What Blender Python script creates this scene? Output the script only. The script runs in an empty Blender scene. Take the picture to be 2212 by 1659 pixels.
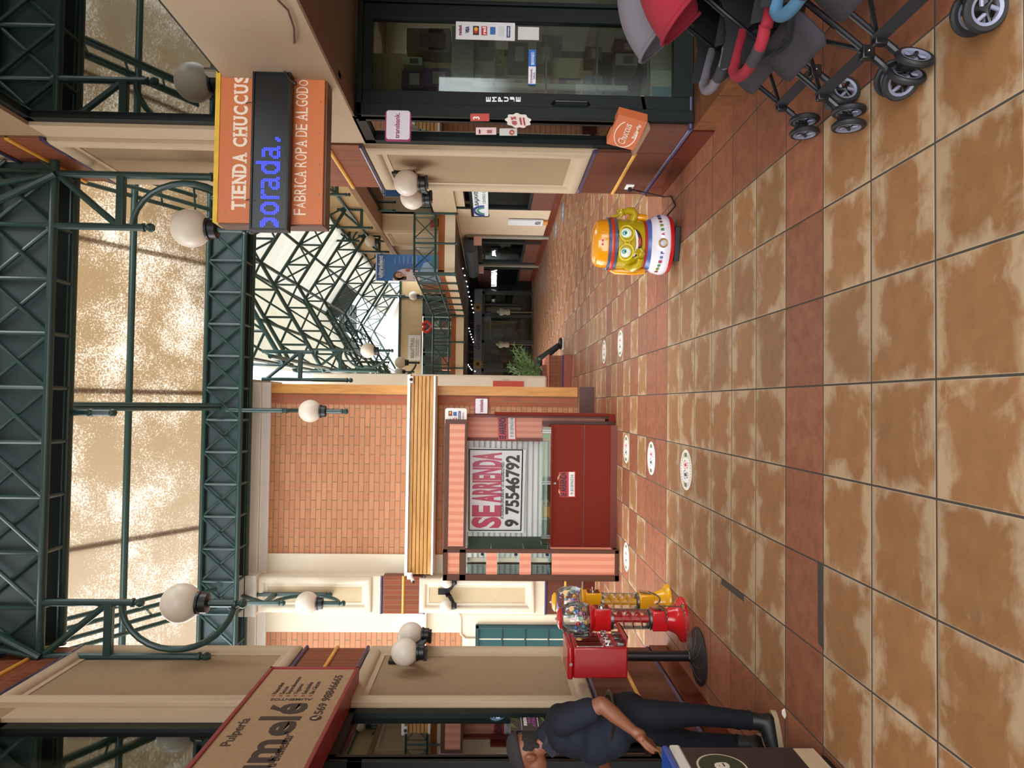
import bpy, bmesh, math, random
from mathutils import Vector, Matrix
from math import sin, cos, pi, radians as RAD

SC = bpy.context.scene
COL = SC.collection
V = Vector

# ---------------------------------------------------------------- camera
FPX, YAW, PITCH, ROLL = 1510.88, 0.0284318, 0.0282535, 0.0136350
TILE = 0.44
EYE = 1.6359
LX0, LY0 = 0.252939 * TILE, 5.75624 * TILE      # first lane line / first row line of the floor tiles
_f = V((sin(YAW) * cos(PITCH), cos(YAW) * cos(PITCH), -sin(PITCH)))
_r = V((cos(YAW), -sin(YAW), 0))
_u = _r.cross(_f)
CR = _r * cos(ROLL) + _u * sin(ROLL)
CU = _u * cos(ROLL) - _r * sin(ROLL)
CF = _f
CP = V((0, 0, EYE))


def ray(x, y):
    return CF + CR * ((1659 - y - 829.5) / FPX) + CU * ((1106 - x) / FPX)


def aX(x, y, c):
    d = ray(x, y)
    return CP + d * (c / d.x)


def aY(x, y, c):
    d = ray(x, y)
    return CP + d * (c / d.y)


def aZ(x, y, c=0.0):
    d = ray(x, y)
    return CP + d * ((c - EYE) / d.z)


cam_d = bpy.data.cameras.new('camera')
cam = bpy.data.objects.new('camera', cam_d)
COL.objects.link(cam)
cx, cy, cz = -CU, CR, -CF          # the phone was held sideways: world up points to the left of the frame
cam.matrix_world = Matrix(((cx.x, cy.x, cz.x, 0), (cx.y, cy.y, cz.y, 0), (cx.z, cy.z, cz.z, EYE), (0, 0, 0, 1)))
cam_d.sensor_fit = 'HORIZONTAL'
cam_d.sensor_width = 36
cam_d.lens = FPX / 2212 * 36
cam_d.clip_start = 0.05
SC.camera = cam

# ---------------------------------------------------------------- sky, sun, exposure
SC.view_settings.view_transform = 'Standard'
SC.view_settings.look = 'None'
SC.view_settings.gamma = 1
SC.view_settings.exposure = 0.75
SC.view_settings.use_curve_mapping = False
w = bpy.data.worlds.new('overcast sky')
SC.world = w
w.use_nodes = True
wn = w.node_tree.nodes
wn.clear()
wo = wn.new('ShaderNodeOutputWorld')
wb = wn.new('ShaderNodeBackground')
wt = wn.new('ShaderNodeTexCoord')
wx = wn.new('ShaderNodeSeparateXYZ')
wr = wn.new('ShaderNodeValToRGB')          # pale overcast sky above the horizon, dull ground below it
wr.color_ramp.elements[0].position, wr.color_ramp.elements[0].color = 0.49, (0.16, 0.14, 0.12, 1)
wr.color_ramp.elements[1].position, wr.color_ramp.elements[1].color = 0.51, (0.93, 0.97, 1.0, 1)
wm = wn.new('ShaderNodeMath')
wm.operation = 'MULTIPLY_ADD'
wm.inputs[1].default_value = wm.inputs[2].default_value = 0.5
WL = w.node_tree.links
WL.new(wt.outputs['Generated'], wx.inputs[0])
WL.new(wx.outputs[2], wm.inputs[0])
WL.new(wm.outputs[0], wr.inputs[0])
WL.new(wr.outputs[0], wb.inputs[0])
wb.inputs[1].default_value = 4.6
w.node_tree.links.new(wb.outputs[0], wo.inputs[0])


# ---------------------------------------------------------------- materials
def lin(c):
    if isinstance(c, str):
        c = [int(c[i:i + 2], 16) / 255 for i in (0, 2, 4)]
    return tuple(x / 12.92 if x <= 0.04045 else ((x + 0.055) / 1.055) ** 2.4 for x in c) + (1,)


class NT:
    """small helper round a node tree"""
    def __init__(s, name):
        s.m = bpy.data.materials.new(name)
        s.m.use_nodes = True
        s.t = s.m.node_tree
        s.t.nodes.clear()
        s.out = s.n('OutputMaterial')

    def n(s, kind, **kw):
        nd = s.t.nodes.new('ShaderNode' + kind)
        for k, v in kw.items():
            setattr(nd, k, v)
        return nd

    def l(s, a, b):
        s.t.links.new(a, b)

    def math(s, op, a, b=None, c=None, clamp=False):
        nd = s.n('Math', operation=op, use_clamp=clamp)
        for i, x in enumerate((a, b, c)):
            if x is None:
                continue
            if isinstance(x, (int, float)):
                nd.inputs[i].default_value = x
            else:
                s.l(x, nd.inputs[i])
        return nd.outputs[0]

    def mix(s, fac, a, b, blend='MIX'):
        nd = s.n('Mix', data_type='RGBA', blend_type=blend)
        for sock, x in ((nd.inputs['Factor'], fac), (nd.inputs['A'], a), (nd.inputs['B'], b)):
            pass
        ins = [i for i in nd.inputs if i.enabled]
        for sock, x in zip(ins, (fac, a, b)):
            if isinstance(x, (int, float, tuple)):
                sock.default_value = x
            else:
                s.l(x, sock)
        return [o for o in nd.outputs if o.enabled][0]

    def noise(s, vec, scale, detail=4, rough=0.55, dist=0.0):
        nd = s.n('TexNoise')
        nd.inputs['Scale'].default_value = scale
        nd.inputs['Detail'].default_value = detail
        nd.inputs['Roughness'].default_value = rough
        nd.inputs['Distortion'].default_value = dist
        if vec is not None:
            s.l(vec, nd.inputs['Vector'])
        return nd.outputs[0]

    def ramp(s, fac, stops):
        nd = s.n('ValToRGB')
        el = nd.color_ramp.elements
        el[0].position, el[0].color = stops[0][0], stops[0][1]
        el[1].position, el[1].color = stops[-1][0], stops[-1][1]
        for p, c in stops[1:-1]:
            e = el.new(p)
            e.color = c
        s.l(fac, nd.inputs[0])
        return nd.outputs[0]

    def pos(s):
        return s.n('NewGeometry').outputs['Position']

    def xyz(s, vec):
        nd = s.n('SeparateXYZ')
        s.l(vec, nd.inputs[0])
        return nd.outputs

    def vec(s, x, y, z):
        nd = s.n('CombineXYZ')
        for i, a in enumerate((x, y, z)):
            if isinstance(a, (int, float)):
                nd.inputs[i].default_value = a
            else:
                s.l(a, nd.inputs[i])
        return nd.outputs[0]

    def bump(s, h, strength=0.3, dist=0.01):
        nd = s.n('Bump')
        nd.inputs['Strength'].default_value = strength
        nd.inputs['Distance'].default_value = dist
        s.l(h, nd.inputs['Height'])
        return nd.outputs[0]

    def bsdf(s, col, rough=0.5, metal=0.0, spec=0.5, normal=None, emis=None, estr=0, sub=0, coat=0):
        b = s.n('BsdfPrincipled')
        for key, x in (('Base Color', col), ('Roughness', rough), ('Metallic', metal), ('Specular IOR Level', spec)):
            if isinstance(x, (int, float, tuple)):
                b.inputs[key].default_value = x
            else:
                s.l(x, b.inputs[key])
        if normal is not None:
            s.l(normal, b.inputs['Normal'])
        if emis:
            b.inputs['Emission Color'].default_value = emis
            b.inputs['Emission Strength'].default_value = estr
        if coat:
            b.inputs['Coat Weight'].default_value = coat
        s.l(b.outputs[0], s.out.inputs[0])
        return b


_M = {}


def mat(c, rough=0.5, metal=0.0, spec=0.5, grain=0.0, gscale=40, bump=0.0, emis=0, coat=0):
    """plain procedural material: one colour with a little noise in it"""
    key = (str(c), rough, metal, spec, grain, gscale, bump, emis, coat)
    if key in _M:
        return _M[key]
    t = NT('m_%d' % len(_M))
    col = lin(c)
    o = t.n('TexCoord').outputs['Object']
    no = t.noise(o, gscale, 3)
    g = grain or 0.04
    dark = tuple(x * (1 - g) for x in col[:3]) + (1,)
    lite = tuple(min(1, x * (1 + g)) for x in col[:3]) + (1,)
    cc = t.mix(no, dark, lite)
    nm = t.bump(no, bump, 0.004) if bump else None
    b = t.bsdf(cc, rough, metal, spec, nm, coat=coat)
    if emis:
        b.inputs['Emission Color'].default_value = col
        b.inputs['Emission Strength'].default_value = emis
    _M[key] = t.m
    return t.m


def m_floor():
    t = NT('terracotta floor tiles')
    uv = t.n('UVMap', uv_map='UVMap').outputs[0]
    at = t.n('VertexColor', layer_name='tile').outputs[0]
    sp = t.n('SeparateColor')
    t.l(at, sp.inputs[0])
    red, r1, r2 = sp.outputs
    x, y, z = t.xyz(uv)
    ex = t.math('MINIMUM', x, t.math('SUBTRACT', 1.0, x))
    ey = t.math('MINIMUM', y, t.math('SUBTRACT', 1.0, y))
    edge = t.math('MINIMUM', ex, ey)
    off = t.vec(t.math('MULTIPLY', r1, 37.0), t.math('MULTIPLY', r2, 53.0), 0.0)
    va = t.n('VectorMath', operation='ADD')
    t.l(uv, va.inputs[0])
    t.l(off, va.inputs[1])
    n1 = t.noise(va.outputs[0], 2.2, 5, 0.62, 0.4)
    vm = t.n('VectorMath', operation='MULTIPLY')
    t.l(va.outputs[0], vm.inputs[0])
    vm.inputs[1].default_value = (2.0, 9.0, 1.0)
    n2 = t.noise(vm.outputs[0], 1.6, 6, 0.65)
    n3 = t.noise(va.outputs[0], 26, 4, 0.7)
    # worn pale patches along the edges of every buff tile
    ed2 = t.math('MINIMUM', t.math('MULTIPLY', ey, 0.85), t.math('ADD', ex, 0.06))
    worn = t.math('SUBTRACT', 0.40, t.math('MULTIPLY', ed2, 2.3))
    worn = t.math('ADD', worn, t.math('MULTIPLY', t.math('SUBTRACT', n1, 0.5), 2.3))
    worn = t.math('ADD', worn, t.math('MULTIPLY', t.math('SUBTRACT', n2, 0.5), 0.55))
    worn = t.math('MULTIPLY', worn, 2.6, clamp=True)
    nb = t.noise(va.outputs[0], 4.5, 6, 0.62, 0.3)
    buff = t.mix(nb, lin('7c5434'), lin('a4764b'))
    buff = t.mix(t.math('MULTIPLY', worn, 0.85), buff, lin('b69c7d'))
    grey = t.math('MULTIPLY', t.math('SUBTRACT', t.noise(va.outputs[0], 3.1, 4, 0.6), 0.55), 3.0, clamp=True)
    buff = t.mix(t.math('MULTIPLY', grey, 0.45), buff, lin('75604f'))
    rd = t.mix(t.math('ADD', t.math('MULTIPLY', nb, 1.6), -0.3, clamp=True), lin('6f3d2a'), lin('a5694a'))
    spots = t.math('MULTIPLY', t.math('SUBTRACT', n3, 0.53), 5.0, clamp=True)
    rd = t.mix(t.math('MULTIPLY', spots, 0.5), rd, lin('5f4336'))
    col = t.mix(red, buff, rd)
    hs = t.n('HueSaturation')
    t.l(col, hs.inputs['Color'])
    t.l(t.math('ADD', 0.86, t.math('MULTIPLY', r1, 0.26)), hs.inputs['Value'])
    g = t.math('LESS_THAN', edge, 0.0105)
    lip = t.math('MULTIPLY', t.math('LESS_THAN', edge, 0.018), t.math('SUBTRACT', 1.0, red))
    c2 = t.mix(t.math('MULTIPLY', lip, 0.5), hs.outputs[0], lin('b3a084'))
    c3 = t.mix(g, c2, lin('443d36'))
    h = t.math('ADD', t.math('MULTIPLY', t.math('MULTIPLY', edge, 40, clamp=True), 0.8), t.math('MULTIPLY', nb, 0.5))
    h = t.math('ADD', h, t.math('MULTIPLY', n3, 0.12))
    rough = t.math('ADD', 0.36, t.math('MULTIPLY', n2, 0.25))
    rough = t.math('ADD', rough, t.math('MULTIPLY', g, 0.4))
    t.bsdf(c3, rough, 0, 0.4, t.bump(h, 0.35, 0.006))
    return t.m


def m_brick(name, cols, bw, bh, mortar, off=0.5, msize=0.012, rough=0.75, swap=False):
    t = NT(name)
    p = t.xyz(t.pos())
    u = t.math('ADD', p[0], p[1])
    v = t.vec(u, p[2], 0.0)
    br = t.n('TexBrick', offset=off, squash=1.0)
    t.l(v, br.inputs['Vector'])
    br.inputs['Scale'].default_value = 1
    br.inputs['Brick Width'].default_value = bw
    br.inputs['Row Height'].default_value = bh
    br.inputs['Mortar Size'].default_value = msize
    br.inputs['Mortar Smooth'].default_value = 0.15
    br.inputs['Bias'].default_value = 0.0
    br.inputs['Color1'].default_value = lin(cols[0])
    br.inputs['Color2'].default_value = lin(cols[1])
    br.inputs['Mortar'].default_value = lin(mortar)
    no = t.noise(t.pos(), 18, 5, 0.65)
    no2 = t.noise(t.pos(), 90, 2, 0.6)
    c = t.mix(t.math('MULTIPLY', no, 0.35), br.outputs['Color'], lin(cols[2]), 'MIX')
    h = t.math('SUBTRACT', t.math('MULTIPLY', no2, 0.3), br.outputs['Fac'])
    t.bsdf(c, rough, 0, 0.3, t.bump(h, 0.6, 0.008))
    return t.m


def m_stucco(name, c, scale=160, strength=0.5, rough=0.9):
    t = NT(name)
    n1 = t.noise(t.pos(), scale, 2, 0.5)
    n2 = t.noise(t.pos(), 2.5, 4, 0.6)
    col = lin(c)
    d = tuple(x * 0.86 for x in col[:3]) + (1,)
    cc = t.mix(n2, d, col)
    t.bsdf(cc, rough, 0, 0.2, t.bump(n1, strength, 0.006))
    return t.m


def m_wood(name, a, b, rough=0.45, along='z', sc=1.0):
    t = NT(name)
    p = t.xyz(t.pos())
    k = {'x': (1.5, 14, 14), 'y': (14, 1.5, 14), 'z': (14, 14, 1.5)}[along]
    v = t.vec(t.math('MULTIPLY', p[0], k[0] * sc), t.math('MULTIPLY', p[1], k[1] * sc), t.math('MULTIPLY', p[2], k[2] * sc))
    n1 = t.noise(v, 1.0, 6, 0.6, 1.2)
    c = t.ramp(n1, [(0.3, lin(a)), (0.7, lin(b))])
    t.bsdf(c, rough, 0, 0.4, t.bump(n1, 0.15, 0.003))
    return t.m


def m_glass(name, tint=(0.82, 0.9, 0.87), refl=0.16, rough=0.02):
    t = NT(name)
    tr = t.n('BsdfTransparent')
    tr.inputs[0].default_value = tint + (1,)
    gl = t.n('BsdfGlossy')
    gl.inputs['Roughness'].default_value = rough
    gl.inputs[0].default_value = (0.9, 0.95, 0.95, 1)
    fr = t.n('Fresnel')
    fr.inputs[0].default_value = 1.5
    fac = t.math('ADD', t.math('MULTIPLY', fr.outputs[0], 0.9), refl * 0.35, clamp=True)
    mx = t.n('MixShader')
    t.l(fac, mx.inputs[0])
    t.l(tr.outputs[0], mx.inputs[1])
    t.l(gl.outputs[0], mx.inputs[2])
    t.l(mx.outputs[0], t.out.inputs[0])
    return t.m


def m_stripes(name, a, b, w, axis):
    t = NT(name)
    p = t.xyz(t.pos())
    s = t.math('FRACT', t.math('DIVIDE', p[axis], 2 * w))
    f = t.math('GREATER_THAN', s, 0.5)
    c = t.mix(f, lin(a), lin(b))
    t.bsdf(c, 0.45, 0, 0.4)
    return t.m


def m_sheet(name, dirt, clean, trans, lo, hi, streak=(1, 1, 1), scale=9.0, fs=3.0, bias=0.0):
    """old translucent roofing: daylight comes through, less where it is dirty"""
    t = NT(name)
    vm = t.n('VectorMath', operation='MULTIPLY')
    t.l(t.pos(), vm.inputs[0])
    vm.inputs[1].default_value = streak
    big = t.noise(vm.outputs[0], scale * 0.12, 4, 0.6)
    fine = t.noise(vm.outputs[0], scale * fs, 6, 0.8)
    k = t.math('ADD', t.math('MULTIPLY', fine, 0.62), t.math('MULTIPLY', big, 0.42))
    k = t.math('MULTIPLY', t.math('SUBTRACT', k, lo), 1.0 / (hi - lo), clamp=True)
    if bias:  # lightens the mix towards the left side
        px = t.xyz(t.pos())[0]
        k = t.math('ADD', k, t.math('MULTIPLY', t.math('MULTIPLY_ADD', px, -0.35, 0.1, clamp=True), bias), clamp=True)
    c = t.mix(k, lin(dirt), lin(clean))
    tl = t.n('BsdfTranslucent')
    t.l(c, tl.inputs[0])
    df = t.n('BsdfDiffuse')
    t.l(c, df.inputs[0])
    tp = t.n('BsdfTransparent')
    t.l(c, tp.inputs[0])
    m1 = t.n('MixShader')
    m1.inputs[0].default_value = 0.12
    t.l(tl.outputs[0], m1.inputs[1])
    t.l(df.outputs[0], m1.inputs[2])
    m2 = t.n('MixShader')
    t.l(t.math('MULTIPLY', t.math('ADD', t.math('MULTIPLY', k, 0.6), 0.4), trans), m2.inputs[0])
    t.l(m1.outputs[0], m2.inputs[1])
    t.l(tp.outputs[0], m2.inputs[2])
    t.l(m2.outputs[0], t.out.inputs[0])
    return t.m


# ---------------------------------------------------------------- mesh builder
class MB:
    def __init__(s):
        s.v, s.f = [], []

    def add(s, vs, fs):
        o = len(s.v)
        s.v += [V(p) for p in vs]
        s.f += [[i + o for i in f] for f in fs]
        return s

    def box(s, a, b):
        x0, y0, z0 = (min(a[i], b[i]) for i in range(3))
        x1, y1, z1 = (max(a[i], b[i]) for i in range(3))
        return s.add([(x0, y0, z0), (x1, y0, z0), (x1, y1, z0), (x0, y1, z0), (x0, y0, z1), (x1, y0, z1), (x1, y1, z1), (x0, y1, z1)],
                     [(0, 3, 2, 1), (4, 5, 6, 7), (0, 1, 5, 4), (1, 2, 6, 5), (2, 3, 7, 6), (3, 0, 4, 7)])

    def quadbox(s, q, d):
        """a slab: four corners and a thickness vector"""
        q = [V(p) for p in q]
        d = V(d)
        n = len(q)
        fs = [list(range(n))[::-1], [i + n for i in range(n)]]
        fs += [(i, (i + 1) % n, (i + 1) % n + n, i + n) for i in range(n)]
        return s.add(q + [p + d for p in q], fs)

    def tube(s, pts, r, n=8, cap=True, closed=False, flat=1.0):
        pts = [V(p) for p in pts]
        m = len(pts)
        rs = r if isinstance(r, (list, tuple)) else [r] * m
        vs = []
        prev = None
        for i, p in enumerate(pts):
            if closed:
                t = pts[(i + 1) % m] - pts[i - 1]
            else:
                t = pts[min(i + 1, m - 1)] - pts[max(i - 1, 0)]
            t = t.normalized() if t.length > 1e-9 else V((0, 0, 1))
            if prev is None:
                a = V((0, 0, 1)) if abs(t.z) < 0.9 else V((1, 0, 0))
                prev = t.cross(a).normalized()
            e1 = (prev - t * prev.dot(t))
            e1 = e1.normalized() if e1.length > 1e-6 else t.orthogonal().normalized()
            e2 = t.cross(e1)
            prev = e1
            for k in range(n):
                a = 2 * pi * k / n
                vs.append(p + (e1 * cos(a) + e2 * (sin(a) * flat)) * rs[i])
        fs = []
        for i in range(m if closed else m - 1):
            j = (i + 1) % m
            for k in range(n):
                l = (k + 1) % n
                fs.append((i * n + k, i * n + l, j * n + l, j * n + k))
        if cap and not closed:
            fs.append(list(range(n))[::-1])
            fs.append([(m - 1) * n + k for k in range(n)])
        return s.add(vs, fs)

    def lathe(s, prof, c=(0, 0, 0), n=24, axis=(0, 0, 1), cap=True):
        """profile of (radius, height) turned round an axis"""
        ax = V(axis).normalized()
        e1 = ax.orthogonal().normalized()
        e2 = ax.cross(e1)
        c = V(c)
        vs, fs = [], []
        for r, h in prof:
            for k in range(n):
                a = 2 * pi * k / n
                vs.append(c + ax * h + (e1 * cos(a) + e2 * sin(a)) * max(r, 1e-4))
        for i in range(len(prof) - 1):
            for k in range(n):
                l = (k + 1) % n
                fs.append((i * n + k, i * n + l, (i + 1) * n + l, (i + 1) * n + k))
        if cap:
            fs.append(list(range(n))[::-1])
            fs.append([(len(prof) - 1) * n + k for k in range(n)])
        return s.add(vs, fs)

    def ball(s, c, r, n=16, m=10):
        r = r if isinstance(r, (list, tuple)) else (r, r, r)
        vs, fs = [], []
        for i in range(m + 1):
            th = pi * i / m
            for k in range(n):
                a = 2 * pi * k / n
                q = max(sin(th), 1e-3)
                vs.append((c[0] + r[0] * q * cos(a), c[1] + r[1] * q * sin(a), c[2] + r[2] * cos(th)))
        for i in range(m):
            for k in range(n):
                l = (k + 1) % n
                fs.append((i * n + k, (i + 1) * n + k, (i + 1) * n + l, i * n + l))
        return s.add(vs, fs)

    def cone(s, p, q, r1, r2, n=12):
        """tapered limb with round ends"""
        p, q = V(p), V(q)
        d = q - p
        L = d.length
        prof = []
        for i in range(5):
            a = -pi / 2 + pi / 2 * i / 4
            prof.append((r1 * cos(a), r1 * sin(a)))
        for i in range(5):
            a = pi / 2 * i / 4
            prof.append((r2 * cos(a), L + r2 * sin(a)))
        return s.lathe(prof, p, n, d)

    def grid(s, rows):
        """surface through rows of points"""
        n = len(rows[0])
        vs = [p for r in rows for p in r]
        fs = [(i * n + k, i * n + k + 1, (i + 1) * n + k + 1, (i + 1) * n + k) for i in range(len(rows) - 1) for k in range(n - 1)]
        return s.add(vs, fs)

    def disc(s, c, ex, ey, n=28):
        c, ex, ey = V(c), V(ex), V(ey)
        return s.add([c + ex * cos(2 * pi * k / n) + ey * sin(2 * pi * k / n) for k in range(n)], [list(range(n))])

    def text(s, body, p0, ex, ey, W, H, weight=0.0, depth=0.002, shear=0.0):
        """lettering fitted into the rectangle that starts at p0 and spans W along ex and H along ey"""
        c = bpy.data.curves.new('t', 'FONT')
        c.body = body
        c.offset = weight
        c.shear = shear
        c.resolution_u = 3
        c.extrude = 0.001
        o = bpy.data.objects.new('t', c)
        COL.objects.link(o)
        dg = bpy.context.evaluated_depsgraph_get()
        dg.update()
        me = bpy.data.meshes.new_from_object(o.evaluated_get(dg))
        vs = [v.co.copy() for v in me.vertices]
        fs = [list(f.vertices) for f in me.polygons]
        bpy.data.objects.remove(o)
        bpy.data.curves.remove(c)
        bpy.data.meshes.remove(me)
        if not vs:
            return s
        x0, x1 = min(v.x for v in vs), max(v.x for v in vs)
        y0, y1 = min(v.y for v in vs), max(v.y for v in vs)
        ex, ey = V(ex).normalized(), V(ey).normalized()
        n = ex.cross(ey)
        p0 = V(p0)
        sx, sy = W / max(x1 - x0, 1e-6), H / max(y1 - y0, 1e-6)
        return s.add([p0 + ex * ((v.x - x0) * sx) + ey * ((v.y - y0) * sy) + n * (depth if v.z > 0 else -0.001) for v in vs], fs)

    def xf(s, M):
        s.v = [M @ p for p in s.v]
        return s


ORG = {}


def mesh_of(name, mb, m, org, smooth=35):
    me = bpy.data.meshes.new(name)
    me.from_pydata([tuple(p - org) for p in mb.v], [], mb.f)
    bm = bmesh.new()
    bm.from_mesh(me)
    bmesh.ops.remove_doubles(bm, verts=bm.verts, dist=1e-6)
    bmesh.ops.recalc_face_normals(bm, faces=bm.faces)
    bm.to_mesh(me)
    bm.free()
    for mm in (m if isinstance(m, (list, tuple)) else [m]):
        me.materials.append(mm)
    if smooth:
        me.shade_smooth()
        me.set_sharp_from_angle(angle=RAD(smooth))
    return me


def thing(name, label, cat, loc=(0, 0, 0), group=None, world=True, rz=0.0):
    o = bpy.data.objects.new(name, None)
    o.empty_display_size = 0.1
    COL.objects.link(o)
    o.location = loc
    o.rotation_euler = (0, 0, rz)
    tag(o, label, cat, group)
    ORG[o] = V(loc) if world else V((0, 0, 0))
    return o


def tag(o, label, cat, group=None):
    o['label'] = label
    o['category'] = cat
    if group:
        o['group'] = group
    return o


def part(name, mb, m, parent, label=None, bevel=0, smooth=35, stuff=False):
    org = ORG[parent]
    o = bpy.data.objects.new(name, mesh_of(name, mb, m, org, smooth))
    COL.objects.link(o)
    o.parent = parent
    ORG[o] = org
    if label:
        o['label'] = label
    if stuff:
        o['kind'] = 'stuff'
    if bevel:
        bv(o, bevel)
    return o


def bv(o, w, seg=2):
    b = o.modifiers.new('bevel', 'BEVEL')
    b.width = w
    b.segments = seg
    b.limit_method = 'ANGLE'
    return o


def one(name, mb, m, label, cat, group=None, bevel=0, smooth=35):
    xs = [p.x for p in mb.v]
    ys = [p.y for p in mb.v]
    zs = [p.z for p in mb.v]
    org = V(((min(xs) + max(xs)) / 2, (min(ys) + max(ys)) / 2, min(zs)))
    o = bpy.data.objects.new(name, mesh_of(name, mb, m, org, smooth))
    o.location = org
    COL.objects.link(o)
    ORG[o] = org
    if bevel:
        bv(o, bevel)
    return tag(o, label, cat, group)


def struct(name, mb, m, bevel=0, smooth=35, parent=None):
    o = bpy.data.objects.new(name, mesh_of(name, mb, m, V((0, 0, 0)), smooth))
    COL.objects.link(o)
    ORG[o] = V((0, 0, 0))
    if parent:
        o.parent = parent
    else:
        o['kind'] = 'structure'
    if bevel:
        bv(o, bevel)
    return o


def dup(root, loc=None, label=None, group=None, rz=None):
    r = root.copy()
    COL.objects.link(r)
    ORG[r] = ORG[root]
    if loc is not None:
        r.location = loc
    if rz is not None:
        r.rotation_euler = (0, 0, rz)
    if label:
        r['label'] = label
    if group:
        r['group'] = group

    def rec(src, dst):
        for ch in list(src.children):
            c = ch.copy()
            COL.objects.link(c)
            c.parent = dst
            ORG[c] = ORG[ch]
            rec(ch, c)
    rec(root, r)
    return r


X_, Y_, Z_ = V((1, 0, 0)), V((0, 1, 0)), V((0, 0, 1))
rnd = random.Random(7)

# shared materials
GREEN = mat('24423f', 0.32, 0.0, 0.5, 0.08, 12)
PANEL = mat('33474a', 0.5, 0.0, 0.4, 0.06, 4)
DKGRN = mat('07110f', 0.45, 0.0, 0.25, 0.05)
CREAM = m_stucco('smooth cream render', 'bba78c', 40, 0.08, 0.8)
CREAM2 = m_stucco('pale cream render', 'e3d8c2', 40, 0.08, 0.8)
STUC = m_stucco('rough sand stucco', '9f886b', 150, 0.9)
TAN = m_stucco('tan plaster', 'd3b68c', 60, 0.1)
WHITE = mat('e9e6e0', 0.5, 0, 0.4)
BLACK = mat('0e0e0f', 0.4)
BROWNS = m_stucco('brown soffit', '7b614b', 30, 0.05, 0.7)
BRICK = m_brick('running brick', ('bd8059', 'ad6d48', 'cfa080'), 0.292, 0.083, '6d604f', 0.5, 0.0075)
SOLD = m_brick('soldier brick', ('7f4026', '6e351c', '935234'), 0.076, 0.272, '73614f', 0.0, 0.005, 0.5)
SOLD2 = m_brick('darker soldier brick', ('5f2f20', '4f271b', '70402e'), 0.076, 0.272, '51443a', 0.0, 0.004, 0.45)
JAMB = m_brick('jamb brick', ('a05a40', '955036', 'ac6a4e'), 0.085, 0.29, '7d6d5a', 0.0, 0.006)
REDBASE = mat('551f11', 0.25, 0, 0.5, 0.12, 6)
BLUE = mat('3c395c', 0.2, 0, 0.6, 0.1, 30)
YELL = mat('d9a243', 0.25, 0, 0.6, 0.1, 30)
CHROME = mat('c9c9c9', 0.12, 1.0)
STEEL = mat('8e8e8c', 0.3, 1.0)
OPAL = mat('d9cfc0', 0.35, 0, 0.5, 0.03, 5)
GLASS = m_glass('clear glass')
GLASSD = m_glass('dim shop glass', (0.62, 0.66, 0.62), 0.02)
GLASSU = m_glass('upstairs glass', (0.45, 0.5, 0.47), 0.55)
PLASTIC = m_glass('clear plastic', (0.93, 0.94, 0.94), 0.08)
WOODO = m_wood('orange varnished wood', 'b5762f', 'd59a4c', 0.35, 'z')
WOODX = m_wood('varnished slats', 'b27a3c', 'd6a462', 0.4, 'x')
WOODB = m_wood('brown rail wood', '8a4a1e', 'a8612b', 0.4, 'x')
# ---------------------------------------------------------------- floor
def build_floor():
    vs, fs, uv, col = [], [], [], []
    for j in range(-9, 72):
        for i in range(-16, 14):
            x0, y0 = LX0 + i * TILE, LY0 + j * TILE
            k = len(vs)
            vs += [(x0, y0, 0), (x0 + TILE, y0, 0), (x0 + TILE, y0 + TILE, 0), (x0, y0 + TILE, 0)]
            fs.append((k, k + 1, k + 2, k + 3))
            q = [(0, 0), (1, 0), (1, 1), (0, 1)]
            s = rnd.choice((0, 2))
            q = q[s:] + q[:s]
            uv += q
            if j < 2:
                red = i >= 3 or i <= -5
            elif j == 2 or j in (9, 10):
                red = True
            elif j < 9:
                red = i >= 3 or i <= -5
            else:
                red = (i + j) % 2 == 0
                if j > 17 and i > -1 and i < 3 and rnd.random() < 0.25:
                    red = not red
            col += [(1.0 if red else 0.0, rnd.random(), rnd.random(), 1)] * 4
    me = bpy.data.meshes.new('floor')
    me.from_pydata(vs, [], fs)
    me.uv_layers.new(name='UVMap')
    me.color_attributes.new('tile', 'FLOAT_COLOR', 'CORNER')
    me.uv_layers['UVMap'].data.foreach_set('uv', [c for q in uv for c in q])
    me.color_attributes['tile'].data.foreach_set('color', [c for q in col for c in q])
    me.materials.append(m_floor())
    o = bpy.data.objects.new('floor', me)
    o['kind'] = 'structure'
    COL.objects.link(o)


build_floor()

XR, XL = 2.10, -2.25
TR = {'n': 0}


def trim(mb, m, smooth=35):
    TR['n'] += 1
    return struct('trim_%d' % TR['n'], mb, m, smooth=smooth)


def halfround(mb, p, q, r):
    return mb.tube([p, q], r, 10)


def frame_molding(mb, face, a0, a1, z0, z1, side, w=0.12, d=0.06):
    """rounded picture-frame moulding on a wall; face = wall coordinate, side = normal sign, axis a = Y (or X when side is 'f')"""
    def P(a, z, o):
        return V((a, face - o, z)) if side == 'f' else V((face + side * o, a, z))
    prof = [(0.0, 0.0), (0.0, d * 0.5), (0.12, d * 0.85), (0.3, d), (0.5, d * 0.9), (0.66, d * 0.55), (0.72, d * 0.25), (1.0, 0.014), (1.0, 0.0)]
    rows = []
    for t, o in prof:
        k = w * t
        rows.append([P(a0 + k, z0 + k, o), P(a1 - k, z0 + k, o), P(a1 - k, z1 - k, o), P(a0 + k, z1 - k, o), P(a0 + k, z0 + k, o)])
    return mb.grid(rows)


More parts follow.
